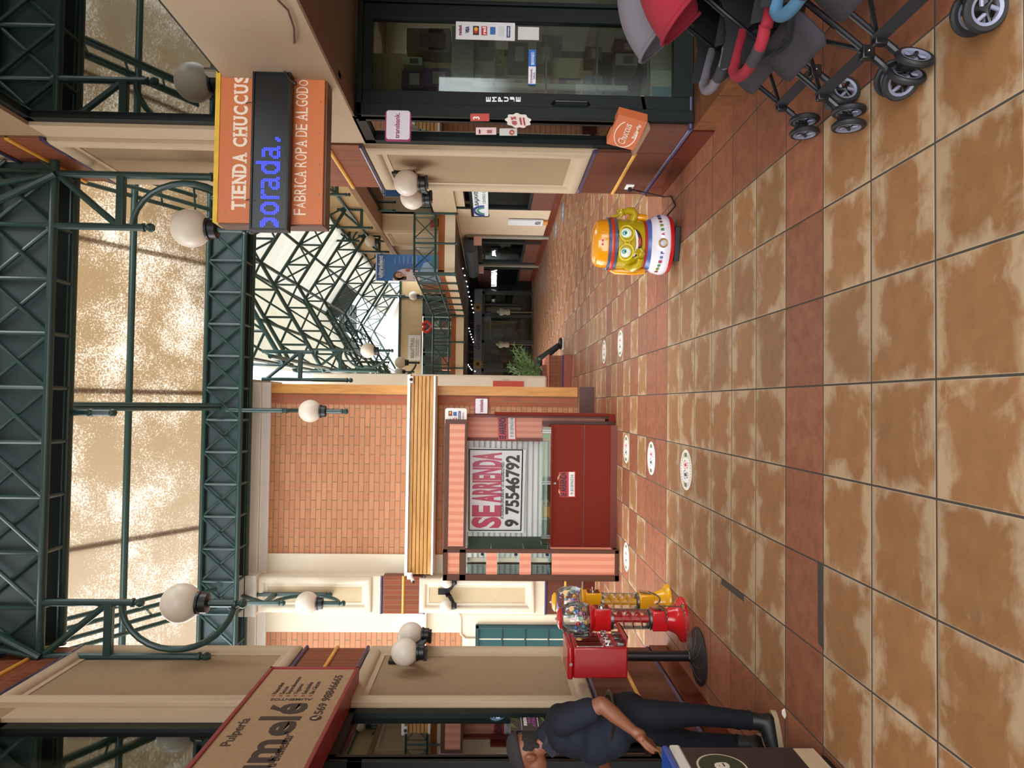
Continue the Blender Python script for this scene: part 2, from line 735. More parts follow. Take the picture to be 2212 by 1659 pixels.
def pillar(tagside, face, sgn, y0, y1, deep):
    """tall pier: tiled base, stucco panel, brick band, stucco panel; face = front plane, sgn = outward normal along X"""
    b = face - sgn * deep
    core = MB().box((face, y0, 0), (b, y1, 6.6))
    struct('wall_pier_' + tagside, core, CREAM)
    struct('baseboard_pier_' + tagside, MB().box((face + sgn * 0.05, y0, 0), (b, y1 + 0.02, 0.165)), REDBASE, bevel=0.004)
    f = face + sgn * 0.03
    trim(MB().box((f, y0, 0.195), (b, y1 + 0.012, 0.80)), SOLD2)
    bl = MB()
    ye = MB()
    for z, mbx in ((0.18, bl), (0.815, bl), (2.73, bl), (3.28, bl), (0.485, ye), (3.005, ye), (5.28, bl), (5.83, bl), (5.555, ye)):
        halfround(mbx, (f - sgn * 0.006, y0, z), (f - sgn * 0.006, y1 + 0.012, z), 0.018)
        halfround(mbx, (f - sgn * 0.006, y1 + 0.012, z), (b, y1 + 0.012, z), 0.018)
    trim(bl, BLUE)
    trim(ye, YELL)
    trim(MB().box((f - sgn * 0.012, y0, 2.745), (b, y1 + 0.01, 3.265)), SOLD)
    trim(MB().box((f - sgn * 0.012, y0, 5.295), (b, y1 + 0.01, 5.82)), SOLD)
    mo = MB()
    frame_molding(mo, face, y0 + 0.02, y1 - 0.01, 0.84, 2.70, sgn, 0.15)
    frame_molding(mo, face, y0 + 0.02, y1 - 0.01, 3.31, 5.25, sgn, 0.15)
    trim(mo, CREAM)
    st = MB()
    for z0, z1 in ((0.97, 2.57), (3.44, 5.12)):
        st.box((face + sgn * 0.006, y0 + 0.15, z0), (face - sgn * 0.02, y1 - 0.14, z1))
    trim(st, STUC)


pillar('right', XR, -1, 5.66, 6.75, 0.75)
pillar('left', XL, 1, 5.24, 6.44, 0.9)

# right shop: band over the entrance, upper window strip, soffit, step, interior
struct('wall_right', MB().box((XR, -2.5, 2.69), (XR + 0.15, 5.66, 3.41)), CREAM)
struct('wall_right_upper', MB().box((XR, -2.5, 5.24), (XR + 0.15, 5.66, 6.6)), STUC)
struct('ceiling_entrance_right', MB().box((XR + 0.15, -2.5, 2.69), (6.0, 6.7, 2.76)), BROWNS)
trim(MB().box((XR, -2.5, 2.675), (XR + 0.15, 5.66, 2.69)), BROWNS)
stp = MB()
for k in range(18):
    stp.box((2.06, -2.5 + k * 0.44 + 0.004, 0), (6.0, -2.5 + (k + 1) * 0.44 - 0.004, 0.165)) if k < 17 else stp.box((2.06, 4.98, 0), (6.0, 5.12, 0.165))
STEPM = m_wood('brown step tile', '5f361d', '80502d', 0.35, 'x', 0.4)
struct('floor_step_right', stp, STEPM)
struct('floor_shop_right', MB().box((2.3, 5.12, 0), (6.0, 6.6, 0.15)), mat('4a3a30', 0.5))
struct('wall_shop_right_back', MB().box((2.85, 6.6, 0), (6.0, 6.7, 2.69)), mat('8d8478', 0.8))
struct('wall_shop_right_side', MB().box((6.0, -2.5, 0), (6.1, 6.7, 6.6)), mat('8d8478', 0.8))
# brick sill under the side window
struct('wall_sill_right', MB().box((2.07, 5.12, 0.165), (2.3, 5.655, 0.49)), SOLD2)
sl = MB().quadbox([(2.05, 5.10, 0.49), (2.05, 5.655, 0.49), (2.3, 5.655, 0.54), (2.3, 5.10, 0.54)], (0, 0, 0.025))
trim(sl, mat('8a6a50', 0.7, grain=0.2))
trim(halfround(halfround(MB(), (2.064, 5.12, 0.185), (2.064, 5.655, 0.185), 0.018), (2.064, 5.115, 0.185), (2.3, 5.115, 0.185), 0.018), BLUE)
struct('baseboard_sill_right', MB().box((2.05, 5.13, 0), (2.3, 5.655, 0.165)), REDBASE)

# left shop, mirrored
struct('wall_left', MB().box((XL, -2.5, 2.69), (XL - 0.15, 5.24, 3.41)), CREAM)
struct('wall_left_upper', MB().box((XL, -2.5, 5.05), (XL - 0.15, 5.24, 6.6)), STUC)
struct('ceiling_entrance_left', MB().box((XL - 0.15, -2.5, 2.69), (-6.0, 6.44, 2.76)), BROWNS)
struct('wall_sill_left', MB().box((XL + 0.03, 4.5, 0.165), (XL - 0.2, 5.235, 0.49)), SOLD2)
trim(MB().quadbox([(XL + 0.05, 4.5, 0.49), (XL + 0.05, 5.235, 0.49), (XL - 0.2, 5.235, 0.54), (XL - 0.2, 4.5, 0.54)], (0, 0, 0.025)), mat('8a6a50', 0.7, grain=0.2))
trim(halfround(MB(), (XL + 0.036, 4.5, 0.185), (XL + 0.036, 5.24, 0.185), 0.018), BLUE)
struct('baseboard_sill_left', MB().box((XL + 0.05, 4.5, 0), (XL - 0.2, 5.235, 0.165)), REDBASE)
struct('wall_shop_left_back', MB().box((XL - 0.9, 6.34, 0), (-6.0, 6.44, 2.69)), mat('6f6a60', 0.8))
struct('wall_shop_left_side', MB().box((-6.0, -2.5, 0), (-6.1, 6.44, 6.6)), mat('6f6a60', 0.8))
struct('floor_shop_left', MB().box((XL - 0.2, 4.5, 0), (-6.0, 6.34, 0.03)), mat('4a3a30', 0.5))

# upstairs windows over both shops
WN = {'n': 0}


def window(mbf, mbg, mf, mg):
    WN['n'] += 1
    o = struct('window_%d' % WN['n'], mbf, mf, bevel=0.003)
    struct('pane', mbg, mg, parent=o)
    return o


fr = MB()
for a, b in (((5.36, 3.41), (5.44, 5.24)), ((-2.5, 3.41), (5.44, 3.45)), ((-2.5, 5.18), (5.44, 5.24))):
    fr.box((XR + 0.03, a[0], a[1]), (XR + 0.10, b[0], b[1]))
window(fr, MB().box((XR + 0.06, -2.5, 3.45), (XR + 0.068, 5.37, 5.19)), DKGRN, GLASSU)
fr = MB()
for a, b in (((4.98, 3.41), (5.07, 5.05)), ((-2.5, 3.41), (5.07, 3.45)), ((-2.5, 4.99), (5.07, 5.05))):
    fr.box((XL - 0.03, a[0], a[1]), (XL - 0.10, b[0], b[1]))
window(fr, MB().box((XL - 0.06, -2.5, 3.45), (XL - 0.068, 5.0, 5.0)), DKGRN, m_glass('paper backed glass', (0.85, 0.86, 0.8), 0.1))
struct('wall_right_jamb', MB().box((XR, 5.44, 3.41), (XR + 0.15, 5.66, 5.24)), CREAM)
struct('wall_left_jamb', MB().box((XL, 5.07, 3.41), (XL - 0.15, 5.24, 5.05)), CREAM)
# rooms behind the upstairs windows: floor, back wall, ceiling
for s, x0, x1, nm in ((1, XR + 0.15, 6.0, 'right'), (-1, XL - 0.15, -6.0, 'left')):
    struct('floor_upstairs_' + nm, MB().box((x0, -2.5, 2.77), (x1, 5.66 if s > 0 else 5.24, 2.9)), mat('6a6258', 0.8))
    struct('ceiling_upstairs_' + nm, MB().box((x0, -2.5, 5.6), (x1, 5.66 if s > 0 else 5.24, 5.7)), mat('8d8a80', 0.8))
    struct('wall_upstairs_end_' + nm, MB().box((x0, 5.66 if s > 0 else 5.24, 2.77), (x1, 5.76 if s > 0 else 5.34, 6.6)), mat('8f8c80', 0.8))
# pale paper hung behind the left upstairs pane
pw = MB()
rows = [[(-2.45 - 0.02 * sin(k * 1.7), 4.9 - 0.28 * k, z) for k in range(12)] for z in (3.5, 4.3, 4.98)]
pw.grid(rows)
one('paper_screen', pw, m_stucco('kraft paper', 'a59b80', 6, 0.3, 0.9), 'creased brown paper hung behind the left upstairs window', 'paper')
pp = MB()
t_ = NT('printed white paper')
p_ = t_.xyz(t_.pos())
q_ = t_.math('MULTIPLY', t_.math('SINE', t_.math('MULTIPLY', p_[1], 60.0)), t_.math('SINE', t_.math('MULTIPLY', p_[2], 60.0)))
t_.bsdf(t_.mix(t_.math('GREATER_THAN', q_, 0.6), lin('c9c8be'), lin('8f938f')), 0.8)
pp.grid([[(-2.40, 4.45 - 0.3 * k, z) for k in range(10)] for z in (3.48, 4.92)])
one('printed_paper', pp, t_.m, 'white paper with rows of small grey prints behind the left upstairs window', 'paper')

# ---------------------------------------------------------------- brick building across the back
YB = 11.2
struct('wall_back', MB().box((-2.62, YB, 0), (0.27, YB + 0.6, 5.15)), BRICK)
struct('wall_back_side', MB().box((-4.9, YB, 0.0), (-3.63, YB + 0.6, 5.15)), BRICK)
struct('wall_back_return', MB().box((-0.4, YB + 0.6, 0), (0.24, YB + 3.0, 5.3)), CREAM)
x0 = aY(700, 850, YB).x
x1 = aY(700, 872, YB).x
struct('wall_back_jamb', MB().box((x1, YB - 0.012, 0.27), (x0, YB + 0.1, 5.15)), JAMB)
cb = MB()
cb.box((x0, YB - 0.03, 0.27), (0.275, YB + 0.3, 5.15))
trim(cb, WOODO)
trim(MB().box((-0.25, YB - 0.05, 0.0), (0.285, YB + 0.3, 0.235)), mat('4a2218', 0.35, grain=0.5, gscale=5))
xa, xb_ = aY(700, 1208, YB).x, aY(700, 1243, YB).x
struct('wall_back_pier', MB().box((-3.62, YB - 0.03, 0), (-2.40, YB + 0.5, 5.15)), CREAM2)
# projecting pilaster with panels and a brick band
px0, px1 = aY(600, 1322, YB - .2).x, aY(600, 1243, YB - .2).x
PF = YB - 0.22
struct('wall_back_pilaster', MB().box((px0, PF, 0), (px1, YB, 5.3)), CREAM2)
mo = MB()
frame_molding(mo, PF, px0 + 0.01, px1 - 0.01, 3.46, 5.2, 'f', 0.15)
frame_molding(mo, PF, px0 + 0.01, px1 - 0.01, 0.93, 2.72, 'f', 0.15)
trim(mo, CREAM2)
st = MB()
st.box((px0 + 0.15, PF - 0.008, 3.61), (px1 - 0.15, PF + 0.02, 5.05))
st.box((px0 + 0.15, PF - 0.008, 1.08), (px1 - 0.15, PF + 0.02, 2.57))
trim(st, m_stucco('pale sand stucco', 'd3bf9c', 150, 0.9))
zb = lambda x: aY(x, 1285, PF).z
trim(MB().box((px0 - 0.005, PF - 0.02, zb(913)), (px1 + 0.005, YB, zb(827))), SOLD)
trim(MB().box((px0 - 0.005, PF - 0.02, 0.2), (px1 + 0.005, YB, zb(1182))), SOLD2)
bl, ye = MB(), MB()
for x in (916, 824, 1179, 1267):
    halfround(bl, (px0 - 0.01, PF - 0.014, zb(x)), (px1 + 0.01, PF - 0.014, zb(x)), 0.02)
for x in (871, 1221):
    halfround(ye, (px0 - 0.01, PF - 0.014, zb(x)), (px1 + 0.01, PF - 0.014, zb(x)), 0.02)
trim(bl, BLUE)
trim(ye, YELL)
struct('baseboard_pilaster', MB().box((px0 - 0.02, PF - 0.06, 0), (px1 + 0.02, YB, 0.18)), REDBASE)
# white stepped cornice
co = MB()
for k, (z0, z1) in enumerate(((5.13, 5.27), (5.27, 5.41), (5.41, 5.56))):
    d = 0.05 + 0.07 * k
    co.box((-4.9, YB - d, z0), (0.29, YB + 0.4, z1 - 0.006))
co.box((px0 - 0.03, PF - 0.14, 5.2), (px1 + 0.03, YB, 5.56))
trim(co, WHITE)
struct('ceiling_soffit_back', MB().box((-4.9, YB - 0.35, 5.56), (0.35, YB + 2.0, 5.66)), mat('b9a490', 0.7))
# white fascia left of the pilaster
trim(MB().box((-4.9, YB - 0.1, 2.72), (px0, YB + 0.1, 3.05)).box((-4.9, YB - 0.13, 2.62), (px0, YB + 0.1, 2.715)), WHITE)
struct('wall_back_door_surround', MB().box((-4.9, YB - 0.035, 0), (-3.34, YB + 0.1, 2.05)), CREAM2)
# green panelled door
gd = aY(1028, 1347, YB)
dr = struct('door_1', MB().box((gd.x, YB - 0.06, 0.02), (gd.x - 0.95, YB + 0.02, gd.z)), mat('17474a', 0.35))
fr = MB()
fr.box((gd.x - 0.0, YB - 0.09, 0.02), (gd.x - 0.05, YB, gd.z)).box((gd.x, YB - 0.09, gd.z - 0.05), (gd.x - 0.95, YB, gd.z))
for k in range(1, 5):
    z = gd.z - 0.05 - k * 0.365
    fr.box((gd.x - 0.05, YB - 0.075, z - 0.012), (gd.x - 0.95, YB, z + 0.012))
struct('door_frame', fr, mat('14383b', 0.35), parent=dr, bevel=0.004)
cd = MB()
xc = px0 - 0.03
pth = [(xc, YB - 0.05, 5.15), (xc, YB - 0.05, 2.3)] + [(xc - 0.12 + 0.12 * cos(a), YB - 0.05, 2.2 - 0.12 * sin(a)) for a in (0.3, 0.8, 1.2, 1.57)] + [(xc - 0.35, YB - 0.05, 2.08), (xc - 0.42, YB - 0.05, 2.0), (xc - 0.42, YB - 0.05, 0.1)]
one('conduit', cd.tube(pth, 0.014, 8), CREAM2, 'slim cream conduit running down beside the back pilaster to the green door', 'pipe')

# cream wall and door slab behind the brick building, at the planter
for z0, z1, x in ((2.9, 5.35, 0.58), (0.95, 2.75, 0.62)):
    pass
wl = MB().box((0.0, 14.45, 0.5), (aY(900, 808, 14.45).x, 14.72, 5.35))
struct('wall_corridor_left', wl, CREAM2, bevel=0.05)
struct('wall_hall_left_upper', MB().box((-0.4, 17.5, 2.9), (0.66, 26.0, 6.0)), CREAM2)
rdz = (aY(1065, 828, 14.43), aY(1131, 828, 14.43))
pan = thing('electrical_cabinet', 'red hinged metal cabinet door fixed on the cream pier behind the brick corner', 'cabinet', (0.3, 14.42, rdz[1].z))
xr_ = aY(1100, 823, 14.43).x
part('door_leaf', MB().box((0.0, 14.425, rdz[1].z), (xr_, 14.449, rdz[0].z)), mat('bb3a26', 0.4), pan, bevel=0.003)
part('handle', MB().tube([(xr_ - 0.005, 14.43, 1.42), (xr_ + 0.03, 14.41, 1.42), (xr_ + 0.03, 14.41, 1.3), (xr_ - 0.005, 14.43, 1.3)], 0.006, 6), STEEL, pan)

# ---------------------------------------------------------------- far hall: right wall, gallery, back wall
XW = 4.98
struct('wall_hall_right', MB().box((XW, 9.1, 4.75), (XW + 0.2, 26.0, 6.2)), TAN)
struct('wall_hall_right_low', MB().box((XW, 9.1, 2.62), (XW + 0.2, 26.0, 3.22)).box((XW + 0.2, 9.1, 2.66), (6.7, 18.3, 2.9)).box((XW, 18.5, 3.22), (XW + 0.2, 18.7, 4.75)).box((XW, 9.1, 3.22), (XW + 0.2, 13.0, 4.75)), CREAM)
struct('wall_hall_pier', MB().box((4.58, 18.62, 2.9), (XW, 20.3, 4.62)), mat('b89f7f', 0.8))
mo = MB()
frame_molding(mo, 4.58, 18.7, 20.25, 2.95, 4.6, -1, 0.14, 0.05)
trim(mo, CREAM)
struct('wall_hall_right_far', MB().box((4.62, 21.1, 2.9), (XW, 26.5, 4.62)), mat('a08a6c', 0.8))
trim(MB().box((4.55, 9.1, 4.62), (XW + 0.02, 26.0, 4.75)), mat('8a6646', 0.6))
fr = MB()
for y in (13.0, 15.6, 18.5):
    fr.box((XW + 0.02, y, 3.22), (XW + 0.08, y + 0.07, 4.62))
fr.box((XW + 0.02, 13.0, 3.22), (XW + 0.08, 18.57, 3.28)).box((XW + 0.02, 13.0, 4.56), (XW + 0.08, 18.57, 4.62))
window(fr, MB().box((XW + 0.05, 13.0, 3.25), (XW + 0.058, 18.55, 4.6)), DKGRN, m_glass('bright gallery glass', (0.6, 0.62, 0.55), 0.9))
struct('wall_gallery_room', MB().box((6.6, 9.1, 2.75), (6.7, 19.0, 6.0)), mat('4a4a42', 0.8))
# ground floor wall on the right, with shop fronts
GX = 5.05
struct('wall_hall_ground_right', MB().box((GX, 9.1, 0), (GX + 0.2, 14.6, 2.65)).box((GX + 0.01, 14.6, 2.4), (GX + 0.2, 18.05, 2.65)).box((GX, 18.05, 0), (GX + 0.2, 21.3, 2.65)), CREAM)
struct('baseboard_hall_right', MB().box((GX - 0.03, 9.1, 0), (GX + 0.1, 28.5, 0.17)), REDBASE)
struct('wall_hall_sill_right', MB().box((GX - 0.01, 14.6, 0.17), (GX + 0.5, 18.05, 0.72)).box((GX - 0.01, 21.6, 0.17), (GX + 0.15, 28.5, 0.66)), SOLD2)
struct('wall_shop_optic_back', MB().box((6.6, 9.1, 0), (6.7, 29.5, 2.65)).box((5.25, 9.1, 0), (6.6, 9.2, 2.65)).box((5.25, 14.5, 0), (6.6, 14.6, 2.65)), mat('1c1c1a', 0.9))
# gallery slab: short front on the right, long side, far front
FZ = 2.66
sl = MB()
sl.quadbox([(3.42, 18.3, FZ), (6.7, 18.3, FZ), (6.7, 29.8, FZ), (3.1, 29.8, FZ), (3.1, 24.5, FZ)], (0, 0, 0.26))
sl.box((-6.0, 24.5, FZ), (3.1, 29.8, FZ + 0.26))
struct('ceiling_gallery_slab', sl, mat('4a4036', 0.7))
fa = MB()
fa.quadbox([(3.42, 18.27, FZ), (4.98, 18.27, FZ), (4.98, 18.29, FZ), (3.42, 18.29, FZ)], (0, 0, 0.27))
fa.quadbox([(3.40, 18.27, FZ), (3.08, 24.48, FZ), (3.10, 24.48, FZ), (3.42, 18.29, FZ)], (0, 0, 0.27))
fa.box((-6.0, 24.47, FZ), (3.1, 24.49, FZ + 0.27))
trim(fa, mat('d9c9ae', 0.7))
wk = MB()
wk.box((3.43, 18.30, 2.93), (4.98, 18.34, 3.10)).box((-3.0, 24.52, 2.93), (3.1, 24.56, 3.1))
wk.quadbox([(3.44, 18.3, 2.93), (3.13, 24.5, 2.93), (3.17, 24.5, 2.93), (3.48, 18.3, 2.93)], (0, 0, 0.17))
trim(wk, WOODB)
# far back wall upstairs
YF = 27.2
fw = MB().box((-6, YF, aY(912, 700, YF).z), (5.2, YF + 0.2, aY(864, 700, YF).z))
struct('wall_far', fw, TAN)
struct('wall_far_side', MB().box((3.9, YF, 2.9), (5.2, YF + 0.2, 4.4)), mat('8f8270', 0.8))
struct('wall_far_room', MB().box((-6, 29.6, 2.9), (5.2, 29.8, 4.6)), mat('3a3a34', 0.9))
trim(MB().box((-6, YF - 0.03, aY(866, 700, YF).z), (5.2, YF, aY(861, 700, YF).z)), GREEN)
# ground floor back wall under the gallery: dark shop fronts
YG = 28.6
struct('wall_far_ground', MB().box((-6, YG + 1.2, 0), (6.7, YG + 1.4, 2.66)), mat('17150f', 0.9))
struct('wall_hall_left', MB().box((-6.0, 17.5, 0), (-0.4, 17.6, 6.2)), CREAM2)
# ---------------------------------------------------------------- roofs
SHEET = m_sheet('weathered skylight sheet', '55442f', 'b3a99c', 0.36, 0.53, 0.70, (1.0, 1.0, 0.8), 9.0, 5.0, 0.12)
SEAM = m_sheet('sheet overlap', '8f7a5c', 'a8957a', 0.25, 0.3, 0.7)
WSHEET = m_sheet('dusty white roof sheet', '5c584f', '77736a', 0.10, 0.30, 0.62, (1.0, 7.0, 1.0), 6.0)
CSHEET = m_sheet('cream roof sheet', '605b50', '6f6a5d', 0.10, 0.25, 0.6, (1.0, 6.0, 1.0), 3.0)
SLP = 0.594


def rz(y):
    return 6.14 + SLP * (10.45 - y)


seams = [-3.95, -1.92, 0.10, 2.06, 4.1]
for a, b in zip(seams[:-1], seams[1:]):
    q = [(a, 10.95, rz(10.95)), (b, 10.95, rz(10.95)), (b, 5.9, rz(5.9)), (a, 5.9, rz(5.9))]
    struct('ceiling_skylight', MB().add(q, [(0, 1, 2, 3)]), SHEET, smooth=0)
struct('ceiling_light_block_slope', MB().add([(-2.4, 5.9, rz(5.9)), (2.3, 5.9, rz(5.9)), (2.3, 1.6, 6.6), (-2.4, 1.6, 6.6)], [(0, 1, 2, 3)]), TAN, smooth=0)  # unseen opaque slope added to keep sky light off the near piers
struct('ceiling_light_block', MB().box((-2.4, -2.5, 6.6), (2.3, 1.6, 6.65)), TAN)  # unseen slab over the camera, added to cut the sky light
sm = MB()
for a in seams[1:-1]:
    sm.quadbox([(a - 0.035, 10.9, rz(10.9) + 0.03), (a + 0.035, 10.9, rz(10.9) + 0.03), (a + 0.035, 5.9, rz(5.9) + 0.03), (a - 0.035, 5.9, rz(5.9) + 0.03)], (0, 0, 0.008))
trim(sm, SEAM)
RX, RZ_, EXR, EZR, EXL, EZL = 2.96, 7.23, 5.02, 6.0, 0.62, 5.83


def slope_pt(s, side):
    """s = 0 ridge .. 1 eave"""
    if side > 0:
        return V((RX + (EXR - RX) * s, 0, RZ_ + (EZR - RZ_) * s))
    return V((RX + (EXL - RX) * s, 0, RZ_ + (EZL - RZ_) * s))


for side, mt in ((1, WSHEET), (-1, CSHEET)):
    for (s0, s1, ya, yb) in ((0, 1, 11.3, 23.6), (0.52, 1, 23.6, 33.0)):
        a, b = slope_pt(s0, side), slope_pt(s1, side)
        up = V((0, 0, 0.06))
        struct('ceiling_hall_roof', MB().add([V((a.x, ya, a.z)) + up, V((b.x, ya, b.z)) + up, V((b.x, yb, b.z)) + up, V((a.x, yb, a.z)) + up], [(0, 1, 2, 3)]), mt, smooth=0)
a, b = slope_pt(0.52, 1), slope_pt(0.52, -1)
lant = MB()
lant.quadbox([(b.x, 23.6, b.z + 0.1), (RX, 23.6, RZ_ + 0.35), (RX, 27.6, RZ_ + 0.35), (b.x, 27.6, b.z + 0.1)], (0, 0, 0.05))
lant.quadbox([(a.x, 23.6, a.z + 0.1), (RX, 23.6, RZ_ + 0.35), (RX, 26.3, RZ_ + 0.35), (a.x, 26.3, a.z + 0.1)], (0, 0, 0.05))
for k in range(7):
    y = 26.6 + 0.5 * k
    lant.box((RX - 0.2, y, RZ_ + 0.2), (a.x, y + 0.24, RZ_ + 0.26))
for k in range(5):
    y = 28.4 + 0.9 * k
    lant.box((b.x, y, RZ_ + 0.05), (RX, y + 0.1, RZ_ + 0.1))
struct('ceiling_lantern', lant, mat('24383a', 0.6))
gabl = MB().quadbox([(EXL, 33, EZL), (EXR, 33, EZR), (RX, 33, RZ_ - 0.4)], (0, 0.1, 0))
struct('wall_gable_end', gabl, mat('cfc8bb', 0.8))


# ---------------------------------------------------------------- lattice beams
def lattice_beam(y, x0, x1, zb, zt, step, xs0, label, back=0.38):
    t = thing('lattice_beam', label, 'beam', ((x0 + x1) / 2, y, zb), 'green lattice roof beams')
    part('web_panel', MB().box((x0, y + 0.05, zb), (x1, y + 0.07, zt)), PANEL, t)
    for nm, yy, z in (('chord', y, zb), ('chord', y, zt), ('rear_chord', y + back, zb), ('rear_chord', y + back, zt)):
        part(nm, MB().tube([(x0, yy, z), (x1, yy, z)], 0.037 if nm == 'chord' else 0.042, 12), GREEN, t)
    part('rear_panel', MB().box((x0, y + back - 0.02, zb + 0.02), (x1, y + back + 0.0, zt)), mat('1c2a2c', 0.5), t)
    xs = [xs0 + step * k for k in range(-14, 15) if x0 + 0.03 < xs0 + step * k < x1 - 0.03]
    for x in xs:
        part('upright', MB().tube([(x, y, zb), (x, y, zt)], 0.021, 8), GREEN, t)
        part('rung', MB().tube([(x, y, zb), (x, y + back, zb)], 0.022, 8), GREEN, t)
    ed = [xs[0] - step] + xs + [xs[-1] + step]
    for a, b in zip(ed[:-1], ed[1:]):
        a2, b2 = max(a, x0), min(b, x1)
        f0, f1 = (a2 - a) / step, (b2 - a) / step
        h = zt - zb
        part('brace', MB().tube([(a2, y - 0.012, zb + h * f0), (b2, y - 0.012, zb + h * f1)], 0.019, 8), GREEN, t)
        part('brace', MB().tube([(a2, y + 0.012, zt - h * f0), (b2, y + 0.012, zt - h * f1)], 0.019, 8), GREEN, t)
    return t


xs = aY(300, 490, 6.2).x
nb = lattice_beam(6.2, XL + 0.02, XR - 0.02, 5.50, 6.04, 0.475, xs, 'nearest green lattice beam spanning the two stucco piers overhead', 0.30)
for x, s in ((aY(110, 375, 6.15).x, -1), (aY(110, 1420, 6.15).x, 1)):
    part('knee_brace', MB().tube([(x, 6.15, 5.47), (x + .30 * s, 6.13, 6.02)], 0.032, 8), GREEN, nb)
    part('knee_brace', MB().tube([(x, 6.15, 5.47), (x + .12 * s, 6.13, 6.02)], 0.028, 8), GREEN, nb)
z2 = aY(517, 1000, 10.5).z
xs = aY(480, 1046, 10.5).x
lattice_beam(10.5, -4.9, 4.95, z2, z2 + 0.53, 0.475, xs, 'farther green lattice beam in front of the white brick wall cornice')
pe = thing('hanging_post', 'short dark green post with ball end under the middle of the nearest lattice beam', 'post', (-0.13, 6.5, 5.05))
part('tube', MB().tube([(-0.13, 6.5, 5.5), (-0.13, 6.5, 5.12)], 0.03, 10).lathe([(0.034, -0.02), (0.04, 0), (0.034, 0.02)], (-0.13, 6.5, 5.3), 12), GREEN, pe)
part('finial', MB().ball((-0.13, 6.5, 5.1), 0.038, 12, 8), GREEN, pe)

# sloping rafters under the brown skylight and one purlin
for x, lb in ((-2.9, 'left sloping lattice rafter under the brown skylight'), (-0.1, 'middle sloping rafter under the brown skylight'), (2.9, 'right sloping lattice rafter under the brown skylight')):
    t = thing('rafter', lb, 'rafter', (x, 10.4, 5.7), 'sloping rafters under the brown skylight')
    for dz in (-0.06, -0.5):
        for dx in ((-0.13, 0.13) if x else (0,)):
            part('chord', MB().tube([(x + dx * (1 if abs(x) > 1 else 0.2), 10.45, rz(10.45) + dz), (x + dx * (1 if abs(x) > 1 else 0.2), 6.3, rz(6.3) + dz)], 0.03, 8), GREEN, t)
    for k in range(9):
        y0_, y1_ = 10.45 - 0.46 * k, 10.45 - 0.46 * (k + 1)
        part('brace', MB().tube([(x - 0.1 * (abs(x) > 1), y0_, rz(y0_) - 0.06), (x + 0.1 * (abs(x) > 1), y1_, rz(y1_) - 0.5)], 0.016, 6), GREEN, t)
one('purlin', MB().tube([(-4, 9.63, rz(9.63) - 0.07), (4.1, 9.63, rz(9.63) - 0.07)], 0.045, 12), GREEN, 'single green tube running across under the brown skylight', 'beam')


def gable_frame(y):
    t = thing('gable_frame', 'green lattice gable frame under the white hall roof', 'roof frame', (RX, 0, RZ_), 'gable frames of the hall roof')
    ORG[t] = V((RX, 0, RZ_))
    D = V((0, 0, -0.6))
    for side in (1, -1):
        a, b = slope_pt(0, side), slope_pt(1, side)
        part('top_chord', MB().tube([a, b], 0.042, 8), GREEN, t)
        part('bottom_chord', MB().tube([a + D, b + D], 0.042, 8), GREEN, t)
        n = 4
        for k in range(n + 1):
            p = slope_pt(k / n, side)
            if side > 0 or k:
                part('upright', MB().tube([p, p + D], 0.027, 6), GREEN, t)
            if k < n:
                q = slope_pt((k + 1) / n, side)
                part('brace', MB().tube([p, q + D], 0.024, 6), GREEN, t)
                part('brace', MB().tube([p + D, q], 0.024, 6), GREEN, t)
    t.location = (RX, y, RZ_)
    return t


GFY = [12.2, 15.05, 17.9, 20.75, 23.6, 26.5, 29.4]
g0 = gable_frame(GFY[0])
for k, y in enumerate(GFY[1:]):
    dup(g0, (RX, y, RZ_))
for s, side, lb in ((0, 1, 'ridge tube of the white hall roof'), (0.5, 1, 'tube halfway down the right slope of the white hall roof'), (1, 1, 'eave tube along the right side of the white hall roof'),
                    (0.55, -1, 'tube halfway down the left slope of the white hall roof'), (1, -1, 'eave tube along the left side of the white hall roof')):
    p = slope_pt(s, side)
    m = MB()
    if s == 1:
        p = p - X_ * (.1 * side)
    for dz in ((0, -0.6) if s in (0, 1) else (0,)):
        m.tube([(p.x, 11.4, p.z + dz), (p.x, 32.5, p.z + dz)], 0.04, 8)
    one('purlin', m, GREEN, lb, 'beam', 'lengthwise tubes of the hall roof')


